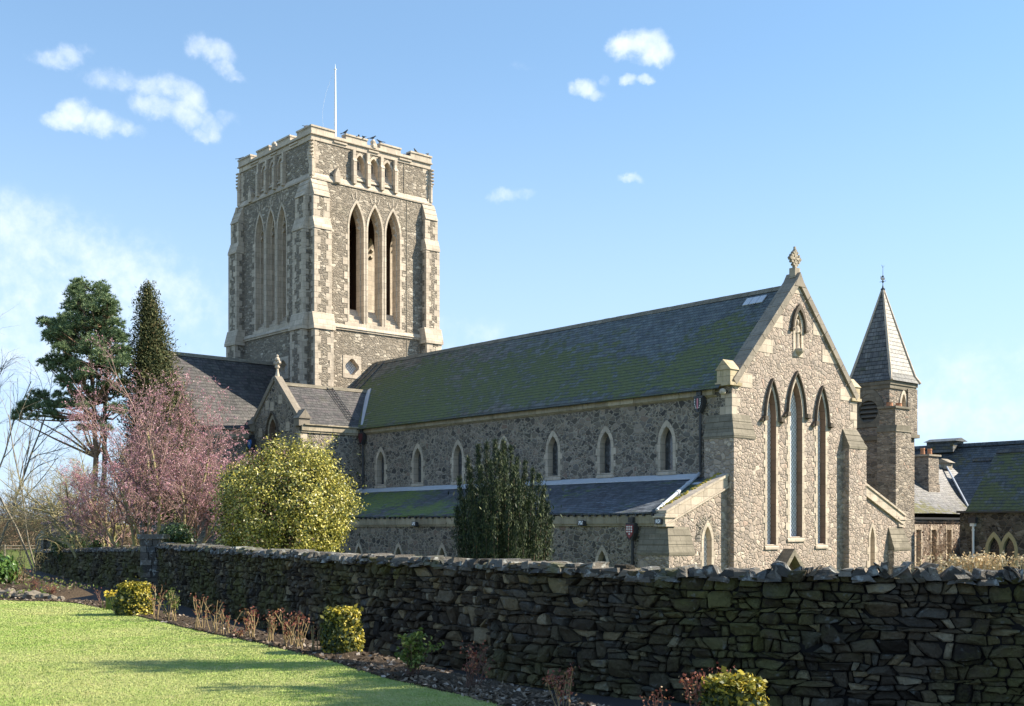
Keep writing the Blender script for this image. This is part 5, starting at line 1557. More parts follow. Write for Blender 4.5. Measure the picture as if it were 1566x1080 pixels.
def stone_face(run, cw, chh, seed, mbs, gap=.006):
    """rough courses of split stones: some run through two courses, some are split into thin slips"""
    rr = random.Random(seed)
    zb = run.zbot(0); zt_max = max(run.ztop(q) for q in np.linspace(0, run.L, 40))
    def bed(k, z, u): return z + .07 * mnoise.noise(Vector((u * .9, k * 3.7, seed))) + .035 * mnoise.noise(Vector((u * 3.1, k * 5.3, seed + 4)))
    Z = [zb]; 
    while Z[-1] < zt_max: Z.append(Z[-1] + chh(0) * rr.choice((.6, .8, .95, 1.1, 1.3, 1.55)))
    skip = []
    def stone(q):
        q = [p for k, p in enumerate(q) if math.hypot(p[0] - q[k - 1][0], p[1] - q[k - 1][1]) > .012]
        if len(q) < 3: return
        cx_ = sum(a[0] for a in q) / len(q); cz_ = sum(a[1] for a in q) / len(q)
        if cz_ > run.ztop(cx_) + .01: return
        size = max(math.hypot(a[0] - cx_, a[1] - cz_) for a in q)
        k0 = 1 - gap / max(size, .05)
        ex = rr.uniform(-.01, .075); tu, tz = rr.gauss(0, .20), rr.gauss(-.06, .30)
        if rr.random() < .10: ex += rr.uniform(.02, .06)
        n = len(q); ringb = []; ring1 = []; ring2 = []
        for a in q:
            du, dz = (a[0] - cx_) * k0, (a[1] - cz_) * k0
            j = rr.uniform(.90, 1.0)
            ringb.append((cx_ + du, cz_ + dz, -.16))
            ring1.append((cx_ + du * j, cz_ + dz * j, ex + tu * du + tz * dz - rr.uniform(.004, .045)))
            kk = rr.uniform(.55, .88)
            ring2.append((cx_ + du * kk, cz_ + dz * kk, ex + tu * du * .9 + tz * dz * .9 + rr.uniform(-.008, .014)))
        ctr = (cx_ + rr.uniform(-.25, .25) * size, cz_ + rr.uniform(-.15, .15) * size, ex + rr.uniform(-.004, .022))
        V = [run.at(*a) for a in ringb + ring1 + ring2 + [ctr]]
        F = []
        for a in range(n):
            b = (a + 1) % n
            F += [(a, b, n + b, n + a), (n + a, n + b, 2 * n + b, 2 * n + a), (2 * n + a, 2 * n + b, 3 * n)]
        mbs.add(V, F)
    for k in range(len(Z) - 1):
        newskip = []
        u = 0.0; sl = 0.0; h_ = Z[k + 1] - Z[k]
        while u < run.L - .03:
            w_ = cw(u) * rr.choice((.4, .55, .7, .85, 1.0, 1.2, 1.5, 1.9)) * rr.uniform(.85, 1.15)
            u1 = min(u + w_, run.L); s1 = rr.gauss(0, .042)
            hit = [x for x in skip if x[0] < u1 - .02 and x[1] > u + .02]
            if hit:
                a, b = hit[0]
                if a <= u + .03: u = b; sl = 0; continue
                u1 = a; s1 = 0
            top = k + 1
            if not hit and k + 2 < len(Z) and rr.random() < .13 and w_ > cw(u) * .8:
                top = k + 2; newskip.append((u, u1))
            m1, m2 = (u + u1) / 2 + rr.uniform(-.2, .2) * (u1 - u), (u + u1) / 2 + rr.uniform(-.2, .2) * (u1 - u)
            B = lambda x: bed(k, Z[k], x); T = lambda x: bed(top, Z[top], x)
            hh = Z[top] - Z[k]
            cut = lambda: rr.choice((.06, .12, .2, .32, .42)) * rr.uniform(.6, 1)
            parts = [(0.0, 1.0)]
            if top == k + 1 and rr.random() < .16: c_ = rr.uniform(.35, .65); parts = [(0, c_), (c_, 1)]
            for (p0, p1) in parts:
                L_ = lambda x, f: B(x) + (T(x) - B(x)) * f
                ul = lambda f: u - sl + 2 * sl * f; ur = lambda f: u1 - s1 + 2 * s1 * f
                dp = p1 - p0; w2 = u1 - u
                c1, c2, c3, c4 = cut(), cut(), cut(), cut()
                q = [(ul(p0) + w2 * c1 * .5, L_(u + w2 * c1 * .5, p0)), (m1, L_(m1, p0)), (ur(p0) - w2 * c2 * .5, L_(u1 - w2 * c2 * .5, p0)), (ur(p0 + dp * c2), L_(u1, p0 + dp * c2)),
                     (ur(p1 - dp * c3), L_(u1, p1 - dp * c3)), (ur(p1) - w2 * c3 * .5, L_(u1 - w2 * c3 * .5, p1)), (m2, L_(m2, p1)), (ul(p1) + w2 * c4 * .5, L_(u + w2 * c4 * .5, p1)), (ul(p1 - dp * c4), L_(u, p1 - dp * c4)), (ul(p0 + dp * c1), L_(u, p0 + dp * c1))]
                stone(q)
            u = u1; sl = s1
        skip = newskip
def cope_stone(mb, run, u, zt, rr, w_, h_, lean, depth=.3):
    """rough slab set across the wall head"""
    pts = []
    tops = []
    for (su, so) in ((-.5, 1), (.5, 1), (.5, -1), (-.5, -1)):
        pts.append((u + su * w_ * rr.uniform(.9, 1.1), zt - .03 + rr.uniform(-.02, .03), so * depth * rr.uniform(.85, 1.15) - .24 + .04))
        tops.append((u + su * w_ * rr.uniform(.45, .95) + lean * h_, zt + h_ * rr.uniform(.6, 1.05), so * depth * rr.uniform(.7, 1.0) - .24 + .04))
    mids = [tuple((a + b) / 2 + rr.uniform(-.018, .03) * (1 if k < 1 else 1) for k, (a, b) in enumerate(zip(p, q))) for p, q in zip(pts, tops)]
    V = [run.at(*a) for a in pts + mids + tops]
    c = ((tops[0][0] + tops[2][0]) / 2, sum(t_[1] for t_ in tops) / 4 + rr.uniform(.0, .02), -.2)
    V.append(run.at(*c))
    F = []
    for r in (0, 4):
        for k in range(4):
            F.append((r + k, r + (k + 1) % 4, r + 4 + (k + 1) % 4, r + 4 + k))
    for k in range(4): F.append((8 + k, 8 + (k + 1) % 4, 12))
    mb.add(V, F)
t = NT('dry_stone', .9, .2); p = t.pos(); r = t.rnd()
c = t.ramp(r, [(0, (.030, .024, .018)), (.2, (.072, .056, .039)), (.38, (.115, .089, .057)), (.52, (.070, .061, .050)), (.66, (.15, .116, .07)), (.78, (.098, .093, .082)), (.90, (.25, .19, .10)), (1, (.34, .29, .20))])
fn = t.noise(p, 14, 6, .72); big = t.noise(p, .42, 3, .5); md = t.noise(p, 3.4, 5, .65)
c = t.mix(.8, c, t.mix(fn, (.25, .25, .25), (1.75, 1.75, 1.75)), 'MULTIPLY')
moss = t.math('MULTIPLY', t.mr(big, .40, .60), t.mr(t.math('ADD', md, t.math('MULTIPLY', r, .35)),   .42, .72), clamp=True)
c = t.mix(t.math('MULTIPLY', moss, .85), c, t.mix(fn, (.060, .060, .017), (.195, .185, .058)))
lich = t.math('MULTIPLY', t.mr(t.noise(p, 7, 3, .5), .63, .70), .6)
c = t.mix(lich, c, (.20, .205, .185))
t.base(c); t.bump(t.math('ADD', fn, t.math('MULTIPLY', md, 1.3)), 1.0, .085)
M['drystone'] = t.m
t = NT('cope_stone', .85, .25); p = t.pos(); r = t.rnd()
c = t.ramp(r, [(0, (.05, .046, .04)), (.3, (.095, .086, .073)), (.55, (.15, .133, .11)), (.75, (.088, .09, .088)), (.9, (.22, .198, .165)), (1, (.12, .09, .06))])
fn = t.noise(p, 15, 6, .72)
c = t.mix(.8, c, t.mix(fn, (.3, .3, .3), (1.7, 1.7, 1.7)), 'MULTIPLY')
c = t.mix(t.math('MULTIPLY', t.mr(t.noise(p, 6, 4, .6), .56, .64), .7), c, (.40, .41, .38))
c = t.mix(t.math('MULTIPLY', t.mr(t.noise(p, 1.1, 4, .6), .56, .66), .6), c, (.10, .105, .03))
t.base(c); t.bump(fn, .9, .04); M['cope'] = t.m
M['wall_core'] = m_plain('wall_core', (.02, .019, .018), .95, .1)
def garden_wall(name, P, ztop, cw, chh, seed, label, flat_until, big_from):
    run = Run(P, ztop, lambda u: ZP - .05)
    c0 = run.at(run.L * .5, ZP, -.2)
    root = empty(name, c0, label, 'wall')
    core = MB(); us = np.linspace(0, run.L, int(run.L / .6))
    for a, b in zip(us, us[1:]):
        q = [(a, ZP - .1, -.05), (b, ZP - .1, -.05), (b, ZP - .1, -.46), (a, ZP - .1, -.46), (a, ztop(a) - .03, -.05), (b, ztop(b) - .03, -.05), (b, ztop(b) - .03, -.46), (a, ztop(a) - .03, -.46)]
        core.hexa([run.at(*w_) for w_ in q])
    core.build('hearting', M['wall_core'], root)
    fs = MB(); stone_face(run, cw, chh, seed, fs)
    fs.build('stone_face', M['drystone'], root, uv=False)
    rr = random.Random(seed + 9); cs = MB()
    u = 0
    while u < run.L:
        bg = big_from(u)
        if rr.random() < .35: bg *= rr.uniform(.2, .8)
        w_ = rr.uniform(.12, .34) * (1 - bg) + rr.choice((rr.uniform(.05, .10), rr.uniform(.10, .22))) * bg
        h_ = rr.uniform(.04, .11) * (1 - bg) + rr.uniform(.09, .19) * bg
        if bg < .3 and rr.random() < .05: h_ += rr.uniform(.02, .06)
        cope_stone(cs, run, u + w_ / 2, ztop(u), rr, w_, h_, rr.gauss(-.1, .45) * bg + rr.uniform(-.3, .5), .29 * rr.uniform(.8, 1.1))
        if bg < .5:
            for _ in range(2): 
                uu = u + rr.uniform(0, w_); cope_stone(cs, run, uu, ztop(u) - rr.uniform(.03, .07), rr, rr.uniform(.14, .3), rr.uniform(.04, .06), 0, rr.uniform(.27, .34))
        u += w_ * rr.uniform(.82, 1.0)
    cs.build('coping', M['cope'], root, uv=False)
    return run
sA = arc(wall_l)
def s_of(px):   # run length where the wall crosses a bearing, used only to vary stone size along it
    b = wall_l[:, 0] / wall_l[:, 1] * FPX + 783
    return float(np.interp(px, b[::-1], sA[::-1]))
s1000, s700, s1250 = s_of(1000), s_of(640), s_of(1180)
run1 = garden_wall('dry_stone_wall', wall_l, lambda u: -.575 - .045 * min(1, max(0, (s1000 + 3 - u) / 3)) + .022 * math.sin(u * 1.3) + .012 * math.sin(u * 3.1 + 1),
    lambda u: .205 if u < s700 else .165, lambda u: .108, 3, 'long dry stone garden wall in shade, nearest to the lawn, with rough coping stones', 0,
    lambda u: min(1, max(0, (s1000 + .8 - u) / 2.2)))
L2_ = arc(wall2_l)[-1]
run2 = garden_wall('dry_stone_wall', wall2_l, lambda u: -.70 - .62 * u / L2_, lambda u: .30, lambda u: .16, 4, 'distant stretch of dry stone wall left of the gate pier, along the dark path', 0, lambda u: 0)
# pier where the two stretches meet
pr = empty('gate_pier', G(-12.75, 40.8, ZP), 'square pier of stacked grey stones between the two stretches of garden wall', 'pier')
mb = MB(); rr = random.Random(12)
z = ZP - .05
while z < -.46:
    h_ = rr.uniform(.14, .26); u = -.36
    while u < .34:
        w_ = min(rr.uniform(.2, .45), .36 - u)
        for v in (-.36, .0):
            c0 = [G(-12.6 + u + .008, 40.7 + v, z), G(-12.6 + u + w_ - .008, 40.7 + v - rr.uniform(0, .04), z), G(-12.6 + u + w_ - .008, 40.7 + v + .35, z), G(-12.6 + u + .008, 40.7 + v + .35, z)]
            c1 = [p_ + np.array([rr.uniform(-.01, .01), rr.uniform(-.01, .01), h_ - .012]) for p_ in c0]
            mb.hexa(c0 + c1)
        u += w_
    z += h_
mb.build('pier_stones', M['cope'], pr, uv=False)
mb = MB(); a = [G(-12.6 + u, 40.7 + v, z) for u, v in ((-.44, -.42), (.44, -.42), (.44, .44), (-.44, .44))]; b = [p_ + np.array([0, 0, .16]) for p_ in a]
mb.hexa(a + b); mb.build('capstone', M['cope'], pr, uv=False)
# ------------------------------------------------------------------ trees and plants
def tubes_fast(name, branches, mat, parent, n=5):
    """branches: list of (pts (K,3), radii (K,)); one mesh"""
    VV = []; FF = []; b0 = 0
    for pts, rad in branches:
        pts = np.asarray(pts, float); rad = np.asarray(rad, float); K = len(pts)
        nn = n if rad[0] > .03 else 3
        t = np.gradient(pts, axis=0); t /= np.linalg.norm(t, axis=1)[:, None] + 1e-9
        ref = np.array([0, 0, 1.0]) if abs(t[0, 2]) < .9 else np.array([1.0, 0, 0])
        u = np.cross(t, ref); u /= np.linalg.norm(u, axis=1)[:, None] + 1e-9
        w = np.cross(t, u)
        a = np.arange(nn) * 2 * math.pi / nn
        ring = pts[:, None] + (u[:, None] * np.cos(a)[None, :, None] + w[:, None] * np.sin(a)[None, :, None]) * rad[:, None, None]
        VV.append(ring.reshape(-1, 3))
        i = np.arange(K - 1)[:, None] * nn; k = np.arange(nn)[None]; k2 = (k + 1) % nn
        FF.append(np.stack([b0 + i + k, b0 + i + k2, b0 + i + nn + k2, b0 + i + nn + k], -1).reshape(-1, 4))
        b0 += K * nn
    V = np.concatenate(VV); F = np.concatenate(FF)
    org = ORG[parent.name]
    me = bpy.data.meshes.new(name)
    me.vertices.add(len(V)); me.loops.add(F.size); me.polygons.add(len(F))
    me.vertices.foreach_set('co', (V - org).astype(np.float32).ravel())
    me.loops.foreach_set('vertex_index', F.astype(np.int32).ravel())
    me.polygons.foreach_set('loop_start', np.arange(0, F.size, 4, dtype=np.int32))
    me.polygons.foreach_set('use_smooth', np.ones(len(F), bool))
    me.materials.append(mat); me.update(calc_edges=True)
    return link_mesh(me, name, parent)
def grow(rr, start, dirv, length, rad, level, spec, out, tips):
    """recursive branching; spec[level] = (segments, wander, children, spread, length ratio, up pull)"""
    seg, wander, kids, spread, ratio, up = spec[level]
    p = np.array(start, float); d = np.array(dirv, float); d /= np.linalg.norm(d)
    pts = [p]; rads = [rad]
    last = level == len(spec) - 1
    for i in range(seg):
        d = d + np.array([rr.gauss(0, wander), rr.gauss(0, wander), rr.gauss(0, wander) + up])
        d /= np.linalg.norm(d)
        p = p + d * length / seg
        pts.append(p); rads.append(rad * (1 - (.8 if last else .55) * (i + 1) / seg))
    out.append((pts, rads, level))
    if last:
        tips.append(pts); return
    nk = kids if isinstance(kids, int) else rr.randint(*kids)
    for k in range(nk):
        f = (k + .6 + rr.uniform(-.3, .3)) / nk
        f = .22 + .78 * f if level else .35 + .65 * f
        x = min(f * seg, seg - .001); i = int(x); q = pts[i] + (pts[i + 1] - pts[i]) * (x - i)
        dd = pts[i + 1] - pts[i]; dd = dd / np.linalg.norm(dd)
        r = np.array([rr.gauss(0, 1), rr.gauss(0, 1), rr.gauss(0, 1)]); r -= dd * r.dot(dd); r /= np.linalg.norm(r)
        s_ = spread * rr.uniform(.6, 1.3)
        grow(rr, q, dd * math.cos(s_) + r * math.sin(s_), length * ratio * rr.uniform(.65, 1.2) * (1.15 - .5 * f), max(rads[i] * .58, .004), level + 1, spec, out, tips)
def split_levels(out, cut):
    return [(a, b) for a, b, l in out if l <= cut], [(a, b) for a, b, l in out if l > cut]

# --- Scots pine
M['pine_bark'] = m_bark('pine_bark', (.13, .085, .055), (.24, .165, .11), 6)
M['pine'] = m_leaf('pine_needles', [(0, (.055, .090, .042)), (.4, (.13, .195, .092)), (.75, (.21, .28, .135)), (1, (.31, .36, .19))], .6, .25, .1)
def at_px(px, py, d):
    r = VIEW + RIGHT * (px - 783) / FPX + np.array([0, 0, 1]) * (HOR - py) / FPX
    return CAM + r * d
rp = random.Random(21)
pine = empty('scots_pine', G(-24.0, 66, -3.2), 'tall Scots pine with blue green needle clumps, beside a dark cypress', 'tree')
br = []
T1 = [at_px(145, 850, 66), at_px(143, 780, 66), at_px(147, 700, 66), at_px(143, 620, 66), at_px(139, 540, 66), at_px(127, 470, 66), at_px(122, 428, 66)]
T2 = [at_px(150, 800, 66.1), at_px(160, 720, 66.3), at_px(160, 640, 66.4), at_px(163, 560, 66.6), at_px(158, 500, 66.5), at_px(157, 445, 66.4)]
br.append((T1, [.19, .17, .15, .13, .10, .06, .02])); br.append((T2, [.15, .14, .12, .10, .07, .02]))
clumps = [(122, 436, 11, 0), (119, 452, 15, .4), (128, 466, 18, -.3), (112, 476, 15, .5), (131, 488, 20, .8), (150, 445, 12, 0), (157, 455, 14, .3), (164, 466, 14, -.4), (158, 480, 18, .5), (172, 478, 10, 0),
          (108, 494, 18, -.6), (92, 505, 17, .3), (76, 500, 13, .2), (66, 493, 8, 0), (84, 516, 14, -.3), (100, 520, 20, .7), (126, 510, 21, 1.0), (147, 503, 19, .6), (165, 498, 17, .2), (179, 500, 11, -.2),
          (114, 535, 17, .2), (96, 538, 13, -.5), (143, 530, 17, -.8), (168, 520, 19, .6), (184, 519, 12, .4), (160, 545, 14, -.3), (178, 543, 16, -.2), (186, 558, 12, -.4),
          (73, 556, 11, .2), (83, 549, 9, .1), (80, 565, 10, 0), (116, 560, 14, -.6), (104, 573, 13, .1), (96, 583, 10, -.4), (118, 585, 11, -.4), (170, 574, 12, -.3), (130, 572, 10, -.8), (136, 600, 10, -.5),
          (56, 606, 11, .2), (66, 611, 11, .1), (46, 618, 11, 0), (34, 631, 10, .2), (52, 628, 13, .1), (70, 626, 12, -.1), (27, 641, 6, 0), (84, 634, 10, -.2), (95, 618, 8, -.4), (110, 605, 9, -.3), (40, 622, 9, .5), (90, 606, 6, 0), (122, 618, 13, -.4), (142, 640, 11, .2), (166, 602, 14, .3), (186, 592, 13, 0), (150, 576, 15, .4), (101, 558, 12, .2), (178, 626, 11, -.2), (128, 655, 9, .3), (160, 655, 9, -.3), (190, 540, 12, .2)]
clumps = clumps + [(px + rp.uniform(-1, 1) * r * .9, py + rp.uniform(-.7, 1.1) * r, r * rp.uniform(.5, .8), dd + rp.uniform(-.6, .6)) for (px, py, r, dd) in clumps for _ in range(2 if px > 88 else 1)]
Vp = []
for (px, py, r, dd) in clumps:
    c = at_px(px, py, 66 + dd * 2.2 + rp.uniform(-.5, .5)); R0 = r * 66 / FPX
    # limb reaching the clump
    best = min((T1 + T2), key=lambda q: np.linalg.norm(np.array(q) - c) + (2.5 if q[2] > c[2] + .1 else 0))
    m = (np.array(best) * .5 + c * .5) + np.array([rp.uniform(-.2, .2), rp.uniform(-.2, .2), rp.uniform(-.3, .1)])
    br.append(([np.array(best), m, c], [.075, .05, .02]))
    R0 *= 1.22; nt_ = int(52 * (R0 / .55) ** 2) + 16
    v = R.normal(size=(nt_, 3)); v /= np.linalg.norm(v, axis=1)[:, None]
    v[:, 2] = np.where(v[:, 2] < -.35, -v[:, 2] * .7, v[:, 2])
    rad = R.uniform(.35, 1.12, nt_)
    tc_c = c + v * R0 * rad[:, None] * np.array([1, 1, .9])
    for q, dv in zip(tc_c, v):
        ax = dv + np.array([0, 0, .75]); ax /= np.linalg.norm(ax)
        k = 13
        n = R.normal(size=(k, 3)); n /= np.linalg.norm(n, axis=1)[:, None]
        dirs = ax * .75 + n * .75; dirs /= np.linalg.norm(dirs, axis=1)[:, None]
        L = R.uniform(.13, .27, k)[:, None]
        s_ = np.cross(dirs, R.normal(size=(k, 3))); s_ /= np.linalg.norm(s_, axis=1)[:, None]
        Vp.append(np.stack([q - s_ * .022, q + s_ * .022, q + dirs * L], 1))
tubes_fast('trunk', br, M['pine_bark'], pine, 7)
fast_mesh('crown', np.concatenate(Vp), 3, M['pine'], pine)

# --- dark cypress
M['cyp_bark'] = m_bark('cypress_bark', (.10, .07, .05), (.18, .13, .09))
M['cypress'] = m_leaf('cypress_sprays', [(0, (.030, .040, .016)), (.45, (.062, .076, .030)), (.75, (.10, .112, .044)), (.93, (.17, .15, .062)), (1, (.19, .13, .06))], .7, .2, .1)
cyp = empty('cypress_tree', G(-21.1, 67.5, -3.4), 'dark narrow cypress with brownish tips between the Scots pine and the transept roof', 'tree')
def cyp_r(f): return 3.05 * (f ** .72) * (1 - .35 * max(0, f - .8) / .2)
ctop, cbot = at_px(226, 434, 67.5), at_px(226, 790, 67.5)
Hc = ctop[2] - cbot[2]
tubes_fast('trunk', [([np.array([ctop[0], ctop[1], .3]), np.array([ctop[0], ctop[1], ctop[2] - .5])], [.25, .03])], M['cyp_bark'], cyp, 7)
Vc = []
ns = 900
for i in range(ns):
    f = (i + .5) / ns; f = f ** .62
    h = ctop[2] - f * Hc; ang = i * 2.39996 + rp.uniform(-.3, .3)
    lump = 1 + .5 * mnoise.noise(Vector((math.cos(ang) * 1.3, math.sin(ang) * 1.3, f * 7))) + rp.uniform(-.22, .2)
    r = cyp_r(f) * lump * .72 + .10
    lean = 1.25 * f * .6
    c = np.array([ctop[0], ctop[1], h]) + (RIGHT * math.cos(ang) + VIEW * math.sin(ang)) * r + RIGHT * (.75 * f)
    k = 80
    out = RIGHT * math.cos(ang) + VIEW * math.sin(ang)
    sz = .20 + .30 * min(1, f * 2)
    P_ = c + R.normal(size=(k, 3)) * np.array([sz, sz, sz * .8]) * .8
    P_ -= out * R.uniform(0, .9, (k, 1)) * min(r, 1.0) * .7
    Vc.append(leaf_quads(P_, R.uniform(.10, .24, k), out * .9 + np.array([0, 0, .5]), .34, .8, .05, up=out * .8 + np.array([0, 0, .6])))
    if i % 2 == 0 and f < .95:   # feathery tips breaking the outline
        P_ = c + out * R.uniform(.1, .35, (5, 1)) + np.array([0, 0, 1]) * R.uniform(-.05, .3, (5, 1))
        Vc.append(leaf_quads(P_, R.uniform(.12, .26, 5), None, .2, 1, 0, up=out + np.array([0, 0, .9])))
f_ = R.rand(9000) ** .55; a_ = R.uniform(0, 6.283, 9000); r_ = np.array([cyp_r(q_) for q_ in f_]) * .62 * np.sqrt(R.rand(9000))
P_ = np.stack([np.full(9000, ctop[0]), np.full(9000, ctop[1]), ctop[2] - .3 - f_ * (Hc - .3)], 1) + RIGHT * (np.cos(a_) * r_ + .75 * f_)[:, None] + VIEW * (np.sin(a_) * r_)[:, None]
Vc.append(leaf_quads(P_, R.uniform(.2, .36, 9000), None, .5, 1, 0, up=np.array([0, 0, 1.0])))
P_ = np.array([ctop[0], ctop[1], ctop[2]]) + np.stack([R.normal(size=90) * .10, R.normal(size=90) * .10, R.uniform(-1.1, .25, 90)], 1)
Vc.append(leaf_quads(P_, R.uniform(.14, .3, 90), None, .25, 1, 0, up=np.array([0, 0, 1.0])))
fast_mesh('crown', np.concatenate(Vc), 4, M['cypress'], cyp)

# --- bare trees
M['twig_pale'] = m_bark('pale_twigs', (.20, .17, .13), (.34, .30, .23))
M['twig_moss'] = m_bark('mossy_branches', (.22, .19, .11), (.40, .35, .21), 8, (.34, .31, .11), .5)
M['twig_red'] = m_bark('reddish_twigs', (.20, .13, .115), (.36, .25, .22))
def bare_tree(name, base, stems, spec, label, bark, twig, seed, cat='tree', cut=1, group=None):
    root = empty(name, base, label, cat, group)
    rr = random.Random(seed); out = []; tips = []
    for (dv, ln, rad) in stems:
        grow(rr, np.array(base) + np.array([rr.uniform(-.15, .15), rr.uniform(-.15, .15), 0]), dv, ln, rad, 0, spec, out, tips)
    a, b = split_levels(out, cut)
    tubes_fast('trunk', a, bark, root, 7)
    tubes_fast('crown', b, twig, root, 4)
    return root, tips, out
def cd(l, f, z): return RIGHT * l + VIEW * f + np.array([0, 0, z])
spec_wide = [(7, .11, 8, .75, .60, .03), (6, .14, 7, .75, .60, .02), (5, .16, 7, .7, .60, .0), (4, .2, 4, .7, .6, -.01), (3, .2, 1, .6, .5, 0)]
bt, tips, _ = bare_tree('bare_tree', G(-18.6, 53.5, -3.0), [(cd(-.95, 0, .75), 6.0, .12), (cd(-.35, .1, 1), 5.6, .10), (cd(-1.1, -.3, .5), 5.2, .09), (cd(.15, .2, 1), 4.8, .09), (cd(-.6, .5, .9), 5.6, .09)],
    spec_wide, 'bare spreading tree with yellowish mossy limbs leaning left over the distant wall', M['twig_moss'], M['twig_moss'], 31, cut=1)
bt2, tips2, _ = bare_tree('bare_tree', G(-34.2, 76, -3), [(cd(.10, 0, 1), 14.0, .13), (cd(.3, 0, 1), 11.5, .09)],
    [(8, .07, 9, .6, .5, .03), (6, .12, 6, .6, .55, .03), (5, .15, 5, .6, .6, .03), (4, .2, 3, .6, .6, .0)], 'tall pale leafless tree at the left edge with fine twigs against the sky', M['twig_pale'], M['twig_pale'], 33, cut=1)
bt3, tips3, _ = bare_tree('bare_tree', G(-24.6, 60, -3), [(cd(-.22, 0, 1), 12.5, .06), (cd(-.05, 0, 1), 9.0, .05)],
    [(8, .06, 8, .5, .45, .03), (6, .12, 5, .55, .5, .03), (5, .16, 4, .6, .55, .0)], 'slender leafless sapling with arching twigs in front of the Scots pine', M['twig_pale'], M['twig_pale'], 35, cut=0)

# --- flowering cherry, pink blossom on bare twigs
M['blossom'] = m_leaf('pink_blossom', [(0, (.42, .20, .24)), (.4, (.56, .29, .34)), (.8, (.66, .41, .44)), (1, (.76, .56, .58))], .7, .15, .35)
spec_ch = [(7, .09, 8, .6, .58, .03), (6, .13, 7, .65, .60, .025), (5, .15, 5, .65, .62, .015), (3, .18, 4, .65, .62, .0), (3, .2, 1, .6, .5, .0)]
Cx = [(-17.6, 51.2), (-16.0, 50.0), (-14.6, 49.2)]
cherry = empty('flowering_cherry', G(-16.0, 50, -3.0), 'pink flowering cherry with a dense mass of reddish twigs behind the garden wall', 'tree')
out = []; tips = []; rr = random.Random(41)
for (l, d, dv, ln, rad) in [(-17.4, 51.2, (-.42, .1, 1), 4.7, .10), (-17.2, 51.0, (.05, -.1, 1), 7.0, .12), (-16.2, 50.2, (-.2, .3, 1), 7.0, .12), (-16.0, 50.0, (.18, -.2, 1), 7.3, .12), (-15.8, 50.1, (.55, .2, 1), 5.8, .11),
                            (-14.9, 49.4, (.42, -.1, 1), 4.9, .10), (-14.8, 49.3, (.0, .3, 1), 5.4, .10), (-14.6, 49.2, (.85, .1, .85), 5.2, .09), (-17.8, 51.3, (-.75, 0, .9), 5.0, .09), (-16.4, 50.6, (-.1, -.5, 1), 5.2, .09), (-14.2, 49.0, (.95, .1, .9), 5.0, .09), (-14.3, 49.1, (.55, -.1, 1), 5.6, .09), (-13.9, 48.9, (1.0, -.2, .7), 4.2, .08), (-15.2, 49.6, (.3, .1, 1), 6.6, .10)]:
    grow(rr, G(l + .75, d, -3.0), cd(*dv), ln, rad, 0, spec_ch, out, tips)
a, b = split_levels(out, 0)
tubes_fast('trunk', a, M['twig_moss'], cherry, 7)
tubes_fast('twigs', b, M['twig_red'], cherry, 3)
B = []
for t_ in tips:
    t_ = np.array(t_)
    zrel = t_[-1][2]
    if rr.random() < .28: continue
    k = rr.randint(2, 6)
    f = R.uniform(.2, 1.0, k) * (len(t_) - 1); i = np.minimum(f.astype(int), len(t_) - 2)
    B.append(t_[i] + (t_[i + 1] - t_[i]) * (f - i)[:, None] + R.normal(size=(k, 3)) * .03)
B = np.concatenate(B)
print('blossom', len(B), 'tips', len(tips))
fast_mesh('blossom', leaf_quads(B, R.uniform(.035, .075, len(B)), None, .8, 1), 4, M['blossom'], cherry)

# --- variegated holly, a rounded dome of gold edged leaves
M['holly'] = m_leaf('holly_leaves', [(0, (.045, .065, .016)), (.22, (.10, .12, .025)), (.40, (.24, .235, .045)), (.62, (.48, .43, .075)), (.85, (.60, .53, .13)), (1, (.70, .63, .25))], .38, .45, .15)
holly = empty('variegated_holly', G(-8.0, 42, -3.4), 'rounded holly bush with yellow edged leaves behind the garden wall', 'bush')
hc = at_px(438, 782, 42)
tubes_fast('trunk', [([np.array([hc[0], hc[1], .9]), hc], [.16, .08])] + [([np.array([hc[0], hc[1], 1.6]), hc + cd(math.cos(a) * 1.5, math.sin(a) * 1.5, 1.0)], [.08, .03]) for a in np.linspace(0, 6, 8)], M['cyp_bark'], holly)
Vh = []
for i in range(1700):
    f = (i + .5) / 1700
    z = 1 - 1.75 * f; ang = i * 2.39996
    s_ = math.sqrt(max(0, 1 - z * z)) if z > -.2 else .98 - .25 * (-.2 - z)
    lump = 1 + .22 * mnoise.noise(Vector((math.cos(ang) * s_, math.sin(ang) * s_, z)) * 1.9) + .18 * mnoise.noise(Vector((math.cos(ang) * s_, math.sin(ang) * s_, z)) * 5.0) + rr.gauss(0, .05)
    dirv = RIGHT * math.cos(ang) * s_ + VIEW * math.sin(ang) * s_ + np.array([0, 0, z])
    if mnoise.noise(Vector((math.cos(ang) * s_, math.sin(ang) * s_, z)) * 3.3 + Vector((7, 1, 3))) < -.27: continue
    c = hc + (RIGHT * math.cos(ang) * s_ * 2.24 + VIEW * math.sin(ang) * s_ * 2.24 + np.array([0, 0, z * 2.35])) * lump
    if rr.random() < .13: c = c + (dirv + np.array([0, 0, .5])) * rr.uniform(.06, .34)
    k = rr.randint(24, 40)
    P_ = c + R.normal(size=(k, 3)) * .155 - dirv * R.uniform(0, .25, (k, 1))
    Vh.append(leaf_quads(P_, R.uniform(.06, .13, k), dirv * .8 + np.array([0, 0, .5]), .55, .75, .10))
V_ = np.concatenate(Vh)
fast_mesh('crown', V_, 4, M['holly'], holly)
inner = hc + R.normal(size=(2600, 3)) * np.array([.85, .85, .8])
fast_mesh('inner_leaves', leaf_quads(inner, R.uniform(.12, .2, 2600), None, .6, 1), 4, m_leaf('inner_holly', [(0, (.02, .03, .01)), (1, (.05, .06, .02))], .6, .2, 0), holly)

